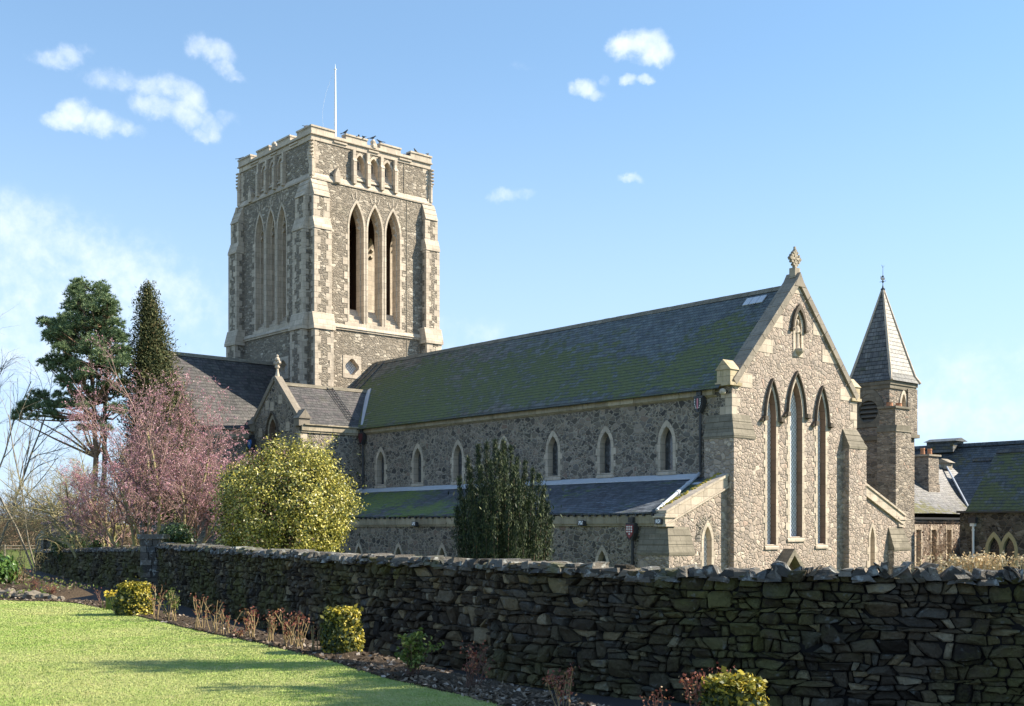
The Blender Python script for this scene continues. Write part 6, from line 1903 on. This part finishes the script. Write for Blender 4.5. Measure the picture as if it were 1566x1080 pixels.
# --- Irish yew, upright plumes
M['yew'] = m_leaf('yew_needles', [(0, (.011, .020, .010)), (.5, (.022, .037, .016)), (.8, (.046, .066, .025)), (1, (.13, .15, .055))], .6, .25, .05)
yew = empty('irish_yew', G(-.3, 35.5, -3.0), 'dark upright Irish yew with pointed plumes in front of the nave', 'bush')
plumes = [(731, 680, .1), (716, 700, .4), (703, 730, .3), (744, 676, .5), (757, 673, 0), (770, 672, .2), (764, 690, -.5), (781, 682, .4), (791, 700, .0), (803, 705, .4), (815, 716, .1), (824, 724, -.2), (832, 742, .3), (838, 768, 0), (842, 790, .2), (786, 712, -.8), (773, 702, -1.0),
          (750, 705, -1.0), (735, 712, -.9), (720, 735, -.8), (708, 765, -.5), (698, 775, .1), (760, 735, -1.3), (795, 738, -1.1), (812, 752, -.9), (828, 772, -.7), (742, 760, -1.4), (778, 765, -1.5), (802, 785, -1.3), (726, 775, -1.2), (820, 795, -1.0), (755, 790, -1.6), (790, 800, -1.6), (770, 690, 1.0), (720, 715, 1.0), (800, 730, 1.1)]
Vy = []; yb = []
for (px, py, dd) in plumes:
    top = at_px(px, py, 35.5 + dd); bx = 768 + (px - 768) * .80
    bot = at_px(bx, 955, 35.5 + dd * .85)
    yb.append(([bot, (bot + top) / 2 + cd(0, 0, 0), top - np.array([0, 0, .4])], [.03, .02, .008]))
    yb.append(([np.array([bot[0], bot[1], .1]), bot], [.05, .03]))
    H = top[2] - bot[2]
    n_ = int(H * 210)
    f = R.rand(n_) ** .85
    f[:14] = R.uniform(.93, 1, 14)
    rad = (.185 + .03 * math.sin(px)) * np.clip((1 - f) * 3.2, .10, 1) ** .8 + .015
    a = R.uniform(0, 6.283, n_); q = R.uniform(.15, 1.05, n_) ** .6 * rad
    ctr = bot + (top - bot) * f[:, None]
    od = RIGHT * np.cos(a)[:, None] + VIEW * np.sin(a)[:, None]
    P_ = ctr + od * q[:, None]
    for j in range(3):
        Vy.append(leaf_quads(P_ + R.normal(size=(n_, 3)) * .035, R.uniform(.055, .11, n_), od * 1.0, .22, .22, .03, up=od * .25 + np.array([0, 0, 1.0])))
tubes_fast('trunk', yb, M['cyp_bark'], yew)
ci = at_px(768, 800, 35.4) + R.normal(size=(9000, 3)) * np.array([.56, .5, .75])
ci = ci[(ci[:, 2] < 4.4 + 1.5)]
Vy.append(leaf_quads(ci, R.uniform(.10, .18, len(ci)), None, .3, 1, 0, up=np.array([0, 0, 1.5])))
fast_mesh('crown', np.concatenate(Vy), 4, M['yew'], yew)

# --- clipped golden box drums in the flower bed
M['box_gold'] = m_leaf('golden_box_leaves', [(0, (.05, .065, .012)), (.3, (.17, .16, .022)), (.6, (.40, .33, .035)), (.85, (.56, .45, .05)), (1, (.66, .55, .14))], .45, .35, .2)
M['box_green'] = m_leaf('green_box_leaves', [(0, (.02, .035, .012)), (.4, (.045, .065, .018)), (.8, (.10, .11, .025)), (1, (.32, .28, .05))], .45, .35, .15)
def drum(base, r, h, label, n, lean_gold=1.0, seed=1):
    root = empty('topiary_box', base, label, 'topiary', 'clipped golden box bushes in the flower bed')
    tubes_fast('stem', [([np.array(base), np.array(base) + np.array([0, 0, h * .6])], [.03, .02])], M['cyp_bark'], root)
    Vg = [[], []]
    n1 = int(n * .3)
    k = n
    a = R.uniform(0, 6.283, k); f = R.rand(k)
    prof_r = r * (.86 + .22 * np.sin(np.clip(f * 1.15 + .12, 0, 1) * math.pi) - .05 * f)
    top = R.rand(k) < .26
    rr_ = np.where(top, r * .92 * np.sqrt(R.rand(k)), prof_r * R.uniform(.88, 1.03, k))
    zz = np.where(top, h * (1 - .10 * (rr_ / r) ** 3) + R.normal(size=k) * .012, f * h * .97)
    od = RIGHT * np.cos(a)[:, None] + VIEW * np.sin(a)[:, None]
    P_ = np.array(base) + od * rr_[:, None] + np.array([0, 0, 1]) * zz[:, None] + R.normal(size=(k, 3)) * .012
    nr = np.where(top[:, None], np.array([0, 0, 1.0]), od + np.array([0, 0, .3]))
    Q = leaf_quads(P_, R.uniform(.028, .05, k) * (1 + r), nr, .6, .8, .1)
    # more golden leaves on top, on the right side and near the upper rim
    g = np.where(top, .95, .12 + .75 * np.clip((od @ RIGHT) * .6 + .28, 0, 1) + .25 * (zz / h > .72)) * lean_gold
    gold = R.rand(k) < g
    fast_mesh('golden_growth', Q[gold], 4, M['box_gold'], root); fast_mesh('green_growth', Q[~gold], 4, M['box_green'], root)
    ib = np.array(base) + R.normal(size=(900, 3)) * np.array([r * .4, r * .4, h * .22]) + np.array([0, 0, h * .5])
    fast_mesh('inner_twigs', leaf_quads(ib, R.uniform(.05, .1, 900), None, .6, 1), 4, M['box_green'], root)
    return root
zb_ = -1.60
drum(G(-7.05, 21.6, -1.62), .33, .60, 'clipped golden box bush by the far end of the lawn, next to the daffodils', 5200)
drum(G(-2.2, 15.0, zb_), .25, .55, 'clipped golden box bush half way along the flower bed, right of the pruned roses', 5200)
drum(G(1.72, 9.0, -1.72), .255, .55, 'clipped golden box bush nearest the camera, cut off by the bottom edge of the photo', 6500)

# --- pruned roses and other small plants
M['rose_stem'] = m_bark('rose_stems', (.20, .15, .07), (.36, .27, .15))
M['rose_dark'] = m_bark('dark_rose_stems', (.09, .055, .045), (.17, .10, .075))
M['rose_leaf'] = m_leaf('young_rose_leaves', [(0, (.13, .035, .03)), (.5, (.24, .08, .055)), (.8, (.36, .15, .085)), (1, (.28, .21, .08))], .5, .3, .3)
M['green_leaf'] = m_leaf('fresh_leaves', [(0, (.06, .10, .02)), (.5, (.12, .17, .035)), (1, (.24, .26, .07))], .5, .3, .3)
def rose(base, h, n, label, seed, leafm='rose_leaf', stem='rose_stem', leaves=6, spread=.32, r=.009, group='pruned rose bushes in the flower bed', lsize=.035):
    root = empty('rose_bush', base, label, 'rose bush', group)
    q = random.Random(seed); br_ = []; L = []
    for i in range(n):
        a = q.uniform(0, 6.283); s_ = q.uniform(.1, 1) * spread
        d = RIGHT * math.cos(a) * s_ + VIEW * math.sin(a) * s_ + np.array([0, 0, 1])
        p = np.array(base) + RIGHT * q.uniform(-.07, .07) + VIEW * q.uniform(-.07, .07) - np.array([0, 0, .03]); hh = h * q.uniform(.6, 1.05); pts = [p]
        for k in range(5):
            d = d + np.array([q.gauss(0, .09), q.gauss(0, .09), .02]); d = d / np.linalg.norm(d); p = p + d * hh / 5; pts.append(p)
        br_.append((pts, np.linspace(r, r * .55, 6)))
        for k in range(q.randint(1, 3)):
            i0 = q.randint(2, 4); d2 = d + np.array([q.gauss(0, .6), q.gauss(0, .6), .2]); d2 /= np.linalg.norm(d2)
            e = pts[i0] + d2 * hh * q.uniform(.12, .3); br_.append(([pts[i0], (pts[i0] + e) / 2, e], [r * .6, r * .5, r * .4]))
            for _ in range(leaves): L.append(e + np.array([q.gauss(0, .022) for _ in range(3)]))
        for _ in range(leaves): L.append(pts[-1] + np.array([q.gauss(0, .03) for _ in range(3)]))
    tubes_fast('stems', br_, M[stem], root, 5)
    if L:
        L = np.array(L); fast_mesh('leaves', leaf_quads(L, R.uniform(.6, 1.4, len(L)) * lsize, None, .6, 1, .08), 4, M[leafm], root)
    return root
def bedpt(px, py, z=zb_):
    d = -z * FPX / (py - HOR); return G((px - 783) / FPX * d, d, z)
rose(bedpt(237, 948), .62, 5, 'sparse rose with red tips immediately right of the far golden box bush', 1, leaves=4)
rose(bedpt(264, 950), .60, 12, 'bushy rose with green leaves, second plant right of the far golden box bush', 2, leafm='green_leaf', leaves=8, lsize=.04)
rose(bedpt(304, 962), .62, 6, 'rose with a tuft of red leaves beside the green leaved rose', 3, leaves=6)
rose(bedpt(330, 966), .52, 6, 'rose of bare tan stems in the gap between two red tufted roses', 4, leaves=2)
rose(bedpt(346, 970), .44, 7, 'low clump of bare pruned rose stems left of the middle of the row', 5, leaves=3)
rose(bedpt(384, 976), .50, 8, 'upright rose topped with rusty red leaves in the middle of the row', 6, leaves=7)
rose(bedpt(412, 982), .40, 9, 'short dense rose with many pruned stems, left of a taller red topped one', 7, leaves=4)
rose(bedpt(440, 988), .52, 9, 'tall red topped rose, third plant left of the middle golden box bush', 8, leaves=8)
rose(bedpt(460, 990), .42, 8, 'pruned rose with tan stems, second plant left of the middle golden box bush', 9, leaves=4)
rose(bedpt(482, 996), .42, 5, 'thin bare rose stems next to the middle golden box bush', 10, leaves=1)
rose(bedpt(366, 974), .16, 9, 'small low tuft of stems between the middle roses', 11, leaves=3)
rose(bedpt(152, 922, -1.62), .45, 4, 'small bare rose at the far corner of the lawn, left of the daffodils', 12, leaves=1, stem='rose_dark')
sh = 'shaded shrubs at the foot of the wall'
rose(bedpt(628, 1036, -1.63), .50, 26, 'green shrubby plant with feathery leaves in shade before the wall', 13, 'green_leaf', 'rose_dark', 14, .55, .006, sh, .045)
rose(bedpt(722, 1054, -1.63), .46, 14, 'dark twiggy plant in shade, right of the green feathery one', 14, 'rose_leaf', 'rose_dark', 5, .4, .006, sh, .03)
rose(bedpt(862, 1092, -1.66), .44, 8, 'rose with dark red leaves and pale stems low in front of the wall', 15, 'rose_leaf', 'rose_stem', 12, .5, .006, sh, .032)
rose(bedpt(1010, 1110, -1.7), .38, 10, 'fine bare twigs left of the nearest golden box bush', 16, 'rose_leaf', 'rose_dark', 2, .5, .004, sh, .025)
rose(G(1.5, 9.15, -1.72), .64, 12, 'rose with bright red young leaves growing up behind the nearest golden box bush', 17, 'rose_leaf', 'rose_dark', 8, .42, .005, sh, .026)
# daffodils by the far drum
df = empty('daffodils', bedpt(172, 934, -1.62), 'small clump of yellow daffodils beside the far golden box bush', 'flowers')
bs = bedpt(172, 934, -1.62); q = random.Random(3); V1 = []; F1 = []
for i in range(46):
    b_ = bs + RIGHT * q.uniform(-.16, .16) + VIEW * q.uniform(-.12, .12); t_ = b_ + np.array([q.gauss(0, .05), q.gauss(0, .05), q.uniform(.22, .36)]); s_ = RIGHT * .012
    V1.append([b_ - s_, b_ + s_, t_ + s_ * .3, t_ - s_ * .3])
fast_mesh('blades', V1, 4, M['green_leaf'], df)
F1 = np.array([bs + RIGHT * q.uniform(-.12, .12) + VIEW * q.uniform(-.08, .08) + np.array([0, 0, q.uniform(.28, .40)]) for _ in range(26)])
F1 = np.repeat(F1, 6, 0) + R.normal(size=(26 * 6, 3)) * .014
fast_mesh('flowers', leaf_quads(F1, R.uniform(.04, .06, len(F1)), None, .7, 1), 4, m_leaf('daffodil_yellow', [(0, (.62, .48, .05)), (1, (.75, .62, .15))], .6, .2, .3), df)

# left bed: mound with a rock edge, an evergreen shrub and dry perennials
mb = MB(); nU, nV = 26, 12
for j in range(nV + 1):
    for i in range(nU + 1):
        a = i / nU; b = j / nV
        l = -15.8 + 4.9 * a; d = 26.6 + 3.6 * b + (1 - a) * 1.7
        e = min(a, 1 - a, b, 1 - b) * 2
        z = -1.62 + .30 * min(1, e * 2.2) + .10 * fbm(l, d, 1.3, 5.5)
        if e <= 0: z = -1.72
        mb.v.append(tuple(G(l, d, z)))
for j in range(nV):
    for i in range(nU):
        k = j * (nU + 1) + i; mb.f.append((k, k + 1, k + nU + 2, k + nU + 1)); mb.m.append(0)
tag(mb.build('soil_mound', M['soil'], None, smooth=True), kind='structure')
N = 1500
l_ = R.uniform(-15.6, -11.0, N); d_ = R.uniform(26.8, 31, N); C = CAM + VIEW * d_[:, None] + RIGHT * l_[:, None]; C[:, 2] = 4.4 - 1.62 + np.clip(np.minimum(np.minimum((l_ + 15.8) / 4.9, (-10.9 - l_) / 4.9), np.minimum((d_ - 26.6 - (1 - (l_ + 15.8) / 4.9) * 1.7) / 3.6, (30.2 + (1 - (l_ + 15.8) / 4.9) * 1.7 - d_) / 3.6)) * 4.4, 0, 1) * .30 + .03
kk = R.rand(N) < .55
C2 = C + np.stack([R.normal(size=N) * .05, R.normal(size=N) * .05, R.uniform(0, .12, N)], 1)
tag(fast_mesh('ground_cover', np.concatenate([leaf_quads(C2, R.uniform(.05, .13, N), np.array([0, 0, .8]), .4, .9, .08)]), 4, [M['green_leaf'], M['litter']], matidx=np.where(kk, 0, 1)), 'low leafy weeds and dead leaves covering the left bed', 'ground cover', kind='stuff')
q = random.Random(77)
t = NT('edging_rock', .9, .2); n = t.noise(t.obj(), 9, 5, .7); t.base(t.mix(n, (.10, .082, .062), (.27, .235, .185))); t.bump(n, .6, .03); M['rock'] = t.m
labs = ['pale flat rock at the far left of the lawn edging', 'second edging rock from the left, broad and low', 'third edging rock from the left, rounded', 'fourth edging rock from the left, sunlit on top', 'fifth edging rock from the left, rather square', 'sixth edging rock from the left, small', 'last small edging rock at the right end of the row']
for i, (px, w_) in enumerate(((-8, .36), (14, .34), (32, .30), (49, .30), (65, .24), (80, .2), (93, .16))):
    c = bedpt(px, 913 + i * .9, -1.62)
    bm = bmesh.new(); bmesh.ops.create_icosphere(bm, subdivisions=3, radius=1)
    for v in bm.verts:
        n = mnoise.noise(v.co * 1.3 + Vector((i * 7.1, 0, 0))); v.co *= 1 + .35 * n + .18 * mnoise.noise(v.co * 3.3 + Vector((0, i * 3.0, 0)))
        v.co = Vector((v.co.x * w_ * .62, v.co.y * w_ * .5, v.co.z * w_ * .42 + w_ * .2))
    me = bpy.data.meshes.new('edging_rock'); bm.to_mesh(me); bm.free(); me.materials.append(M['rock'])
    o = link_mesh(me, 'edging_rock', None, c); o.rotation_euler = (0, 0, q.uniform(0, 6))
    tag(o, labs[i], 'rock', 'rocks edging the left flower bed')
def leafy(name, c, r, n, mat, label, cat, size=(.06, .12), sq=.8, group=None, asp=.4):
    root = empty(name, c - np.array([0, 0, r * sq]), label, cat, group)
    tubes_fast('stems', [([c - np.array([0, 0, r * sq * 1.05]), c + cd(math.cos(a) * r * .6, math.sin(a) * r * .6, r * .3)], [.02, .008]) for a in np.linspace(0, 6, 9)], M['cyp_bark'], root)
    v = R.normal(size=(n, 3)); v /= np.linalg.norm(v, axis=1)[:, None]
    lump = 1 + .16 * np.sin(v[:, 0] * 7 + v[:, 2] * 5) + R.normal(size=n) * .08
    P_ = c + v * (R.uniform(.55, 1.0, n) * lump * r)[:, None] * np.array([1, 1, sq])
    fast_mesh('leaves', leaf_quads(P_, R.uniform(size[0], size[1], n), v + np.array([0, 0, .4]), asp, .7, .06), 4, mat, root)
    return root
M['shrub'] = m_leaf('glossy_shrub', [(0, (.025, .06, .012)), (.5, (.07, .15, .025)), (1, (.16, .26, .055))], .4, .45, .25)
leafy('evergreen_shrub', at_px(-2, 872, 28.5), .46, 1900, M['shrub'], 'glossy green evergreen shrub at the left edge above the edging rocks', 'bush', (.10, .19))
M['ivy'] = m_leaf('dark_evergreen', [(0, (.018, .035, .012)), (.6, (.04, .075, .02)), (1, (.085, .13, .035))], .45, .4, .1)
leafy('laurel_bush', at_px(108, 838, 58), .95, 2600, M['ivy'], 'dark evergreen bush showing over the distant wall left of the tree trunks', 'bush', (.10, .2), .75)
leafy('laurel_bush', at_px(270, 822, 44), .72, 2200, M['ivy'], 'dark evergreen bush showing over the wall right of the gate pier', 'bush', (.09, .17), .75)
leafy('laurel_bush', at_px(160, 836, 56), .7, 1800, M['ivy'], 'low evergreen bush behind the wall between the pale trunk and the gate pier', 'bush', (.10, .2), .75)
dry = 'dry perennials on the left bed'
for i, (px, py, d, h, lab) in enumerate(((30, 905, 28.6, .62, 'tall clump of dry brown stalks beside the glossy shrub'), (52, 908, 27.9, .42, 'middle clump of dry stalks on the left bed'), (78, 914, 27.2, .3, 'lowest clump of dry reddish stalks at the right end of the left bed'))):
    c = at_px(px, py, d)
    rose(c, h, 22, lab, 60 + i, 'rose_leaf', 'rose_dark' if i else 'rose_stem', 3, .5, .006, dry, .03)
leafy('low_perennial', at_px(66, 912, 27.2), .22, 500, M['green_leaf'], 'low grey green perennial among the dry stalks on the left bed', 'plant', (.05, .1), .5)

# pale trunk and the small stone gatehouse at the far left
tk = empty('cut_trunk', G(-20.4, 58, -2.6), 'short pale sunlit tree trunk without branches behind the distant wall', 'tree trunk')
tubes_fast('trunk', [([G(-20.4, 58, -2.6), G(-20.38, 58, -1.4), G(-20.3, 58, .35)], [.30, .25, .2]), ([G(-20.38, 58, -.9), G(-20.9, 58.2, -.2), G(-21.4, 58.2, .6)], [.16, .14, .08]), ([G(-20.33, 58, -.2), G(-19.7, 58, .1), G(-19.1, 58.1, .12)], [.09, .08, .05])], m_bark('pale_bark', (.30, .25, .12), (.5, .43, .22), 5, (.3, .3, .08), .5), tk, 9)
gh = empty('gatehouse', G(-29.8, 76, -2.6), 'small grey stone outbuilding with a buttress at the far left, past the wall', 'building')
mb = MB()
def gb(l0, l1, d0, d1, z0, z1): mb.hexa([G(l0, d0, z0), G(l1, d0, z0), G(l1, d1, z0), G(l0, d1, z0), G(l0, d0, z1), G(l1, d0, z1), G(l1, d1, z1), G(l0, d1, z1)])
gb(-30.3, -27, 75, 79, -2.6, .25); gb(-30.7, -30.2, 74.6, 75.8, -2.6, -.7); gb(-30.45, -26.9, 74.9, 79.2, .25, .5)
mb.build('wall', M['rubble_side'], gh)
mb = MB(); mb.hexa([G(-30.75, 74.55, -.7), G(-30.18, 74.55, -.7), G(-30.18, 75.85, -.7), G(-30.75, 75.85, -.7), G(-30.4, 74.9, -.05), G(-30.18, 74.9, -.05), G(-30.18, 75.6, -.05), G(-30.4, 75.6, -.05)]); mb.build('weathering', M['ashlar_w'], gh)

# wood of bare brown trees on the rise at the far left, seen only as one mass
mbh = MB(); 
for j in range(9):
    for i in range(25):
        a = i / 24; b = j / 8; l = -150 + a * 105; d = 118 + b * 70
        z = -2.3 + 4.4 * math.sin(min(1, b * 1.3) * math.pi / 2) * math.sin(math.pi * min(1, max(0, a))) ** .6
        if j == 0 or i in (0, 24): z = -2.6
        mbh.v.append(tuple(G(l, d, z)))
for j in range(8):
    for i in range(24):
        k = j * 25 + i; mbh.f.append((k, k + 1, k + 26, k + 25)); mbh.m.append(0)
t = NT('bracken_bank', .95, .1); n = t.noise(t.pos(), .5, 6, .7); t.base(t.mix(n, (.13, .085, .05), (.26, .18, .11))); t.bump(n, .8, .3)
tag(mbh.build('hill', t.m, None, smooth=True), kind='structure')
N = 26000
l = R.uniform(-82, -42, N); d = 112 + 30 * R.rand(N); z = -2.4 + R.rand(N) ** 1.15 * (6.3 - 2.0 * np.clip((l + 52) / 10, 0, 1)) * (.8 + .2 * np.sin(l * .9) + .15 * np.sin(l * 2.3 + d))
C = CAM + VIEW * d[:, None] + RIGHT * l[:, None]; C[:, 2] = 4.4 + z
dv = R.normal(size=(N, 3)) * .6 + np.array([0, 0, .9]); dv /= np.linalg.norm(dv, axis=1)[:, None]
s_ = np.cross(dv, VIEW); s_ /= np.linalg.norm(s_, axis=1)[:, None]; Lh = R.uniform(.5, 1.5, N)[:, None]; wd = R.uniform(.012, .035, N)[:, None]
V = np.stack([C - s_ * wd, C + s_ * wd, C + dv * Lh + s_ * wd * .3, C + dv * Lh - s_ * wd * .3], 1)
tag(fast_mesh('bare_wood', V, 4, m_leaf('brown_twigs', [(0, (.10, .065, .045)), (.5, (.19, .13, .085)), (1, (.30, .23, .15))], .9, .1, 0)), 'distant mass of bare brown woodland at the far left edge', 'woodland', kind='stuff')
# field fence far left
ff = empty('field_fence', G(-41, 95, -2.3), 'low wooden field fence in the green field at the far left', 'fence')
mb = MB()
for z in (-1.65, -1.4): mb.tube([G(-52, 93, z), G(-31, 97, z)], .05, 5)
mb.build('rail', M['twig_pale'], ff)
for i in range(7):
    mb = MB(); l = -51.5 + i * 3.3; dd_ = 93 + (l + 52) * 4 / 21; mb.box(0, 0, 0, 0, 0, 0) if False else mb.tube([G(l, dd_, -2.5), G(l, dd_, -1.3)], .08, 6); mb.build('post', M['twig_pale'], ff)

# dried creeper over the convent wing
M['creeper'] = m_bark('creeper_stems', (.17, .12, .085), (.30, .22, .155))
cr = empty('dried_creeper', (-4.8, 26, 0), 'leafless brown creeper covering the sunlit convent wall right of the turret', 'climbing plant')
out = []; tips = []; q = random.Random(9)
for y in np.arange(21.4, 31.2, .62):
    p = np.array([-4.93, y + q.uniform(-.2, .2), 0.3]); d = np.array([0, q.gauss(0, .2), 1.0])
    def vine(p, d, L, r, lv):
        pts = [p]; n = 9
        for i in range(n):
            d = d + np.array([0, q.gauss(0, .25), .08 if lv == 0 else q.gauss(0, .15)]); d /= np.linalg.norm(d)
            p = p + d * L / n; p = np.array([-4.93 + .02 + q.uniform(0, .05 + .03 * lv), p[1], min(p[2], 4.95)])
            pts.append(p)
            if lv < 2 and q.random() < .62: vine(p, d + np.array([0, q.choice((-1, 1)) * q.uniform(.5, 1.4), 0]), L * .4, r * .6, lv + 1)
        br2.append((pts, np.linspace(r, r * .4, n + 1)))
    br2 = out
    vine(p, d, q.uniform(3.0, 5.0), .022, 0)
tubes_fast('stems', out, M['creeper'], cr, 4)
nn = 900
P_ = np.stack([np.full(nn, -4.86) + R.rand(nn) * .12, R.uniform(20.9, 31.3, nn), 4.6 * R.rand(nn) ** 1.4], 1)
fast_mesh('dead_leaves', leaf_quads(P_, R.uniform(.08, .18, nn), np.array([1.0, 0, 0]), .6, .8), 4, m_leaf('creeper_dead_leaves', [(0, (.12, .05, .035)), (.5, (.28, .17, .11)), (1, (.42, .33, .23))], .8, .1, .1), cr)
# pale tussock against the garden wall head
ts = empty('dry_tussock', G(6.55, 16.4, -1.4), 'pale straw coloured tussock of dry stems rising behind the garden wall at the right', 'plant')
Vt = []
for i in range(520):
    b_ = G(6.55 + rr.gauss(0, .28), 16.4 + rr.gauss(0, .15), -1.4); h_ = rr.uniform(.75, 1.02)
    e = b_ + RIGHT * rr.gauss(0, .16) + VIEW * rr.gauss(0, .12) + np.array([0, 0, h_]); s_ = RIGHT * .006
    Vt.append([b_ - s_, b_ + s_, e + s_ * .5, e - s_ * .5])
fast_mesh('stalks', Vt, 4, m_leaf('straw_stalks', [(0, (.34, .24, .11)), (.6, (.58, .46, .24)), (1, (.70, .62, .42))], .8, .15, .2), ts)
hd = np.array([v[2] for v in Vt]); fast_mesh('seed_heads', leaf_quads(np.repeat(hd, 4, 0) + R.normal(size=(len(hd) * 4, 3)) * .03, R.uniform(.03, .06, len(hd) * 4), None, .5, 1), 4, m_leaf('straw_heads', [(0, (.40, .26, .14)), (.6, (.62, .48, .27)), (1, (.75, .66, .46))], .8, .15, .2), ts)
# shrubs and a tree beyond the right edge: they throw the streaky shade on the lawn
sh_t = empty('garden_tree', G(9.8, 13.6, -1.7), 'broad leafy garden tree outside the right edge whose shadow falls on the lawn', 'tree')
out = []; tips = []
rr = random.Random(55)
for (l, d, dv, ln) in ((9.7, 12.4, (.0, -.02, 1), 6.8), (9.5, 13.1, (-.06, .03, 1), 7.3), (9.6, 12.0, (.0, -.03, 1), 7.0), (9.3, 11.7, (.0, .0, 1), 7.4)):
    grow(rr, G(l, d, -1.75), cd(*dv), ln, .12, 0, [(6, .08, 7, .7, .42, .03), (5, .15, 6, .7, .55, .02), (4, .2, 4, .6, .55, 0)], out, tips)
a, b = split_levels(out, 0)
tubes_fast('trunk', a, M['twig_pale'], sh_t, 7); tubes_fast('twigs', b, M['twig_pale'], sh_t, 3)
P_ = np.concatenate([np.array(t_)[1:] for t_ in tips]); P_ = np.repeat(P_, 40, 0) + R.normal(size=(len(P_) * 40, 3)) * .18
fast_mesh('crown', leaf_quads(P_, R.uniform(.12, .24, len(P_)), None, .55, 1), 4, M['ivy'], sh_t)
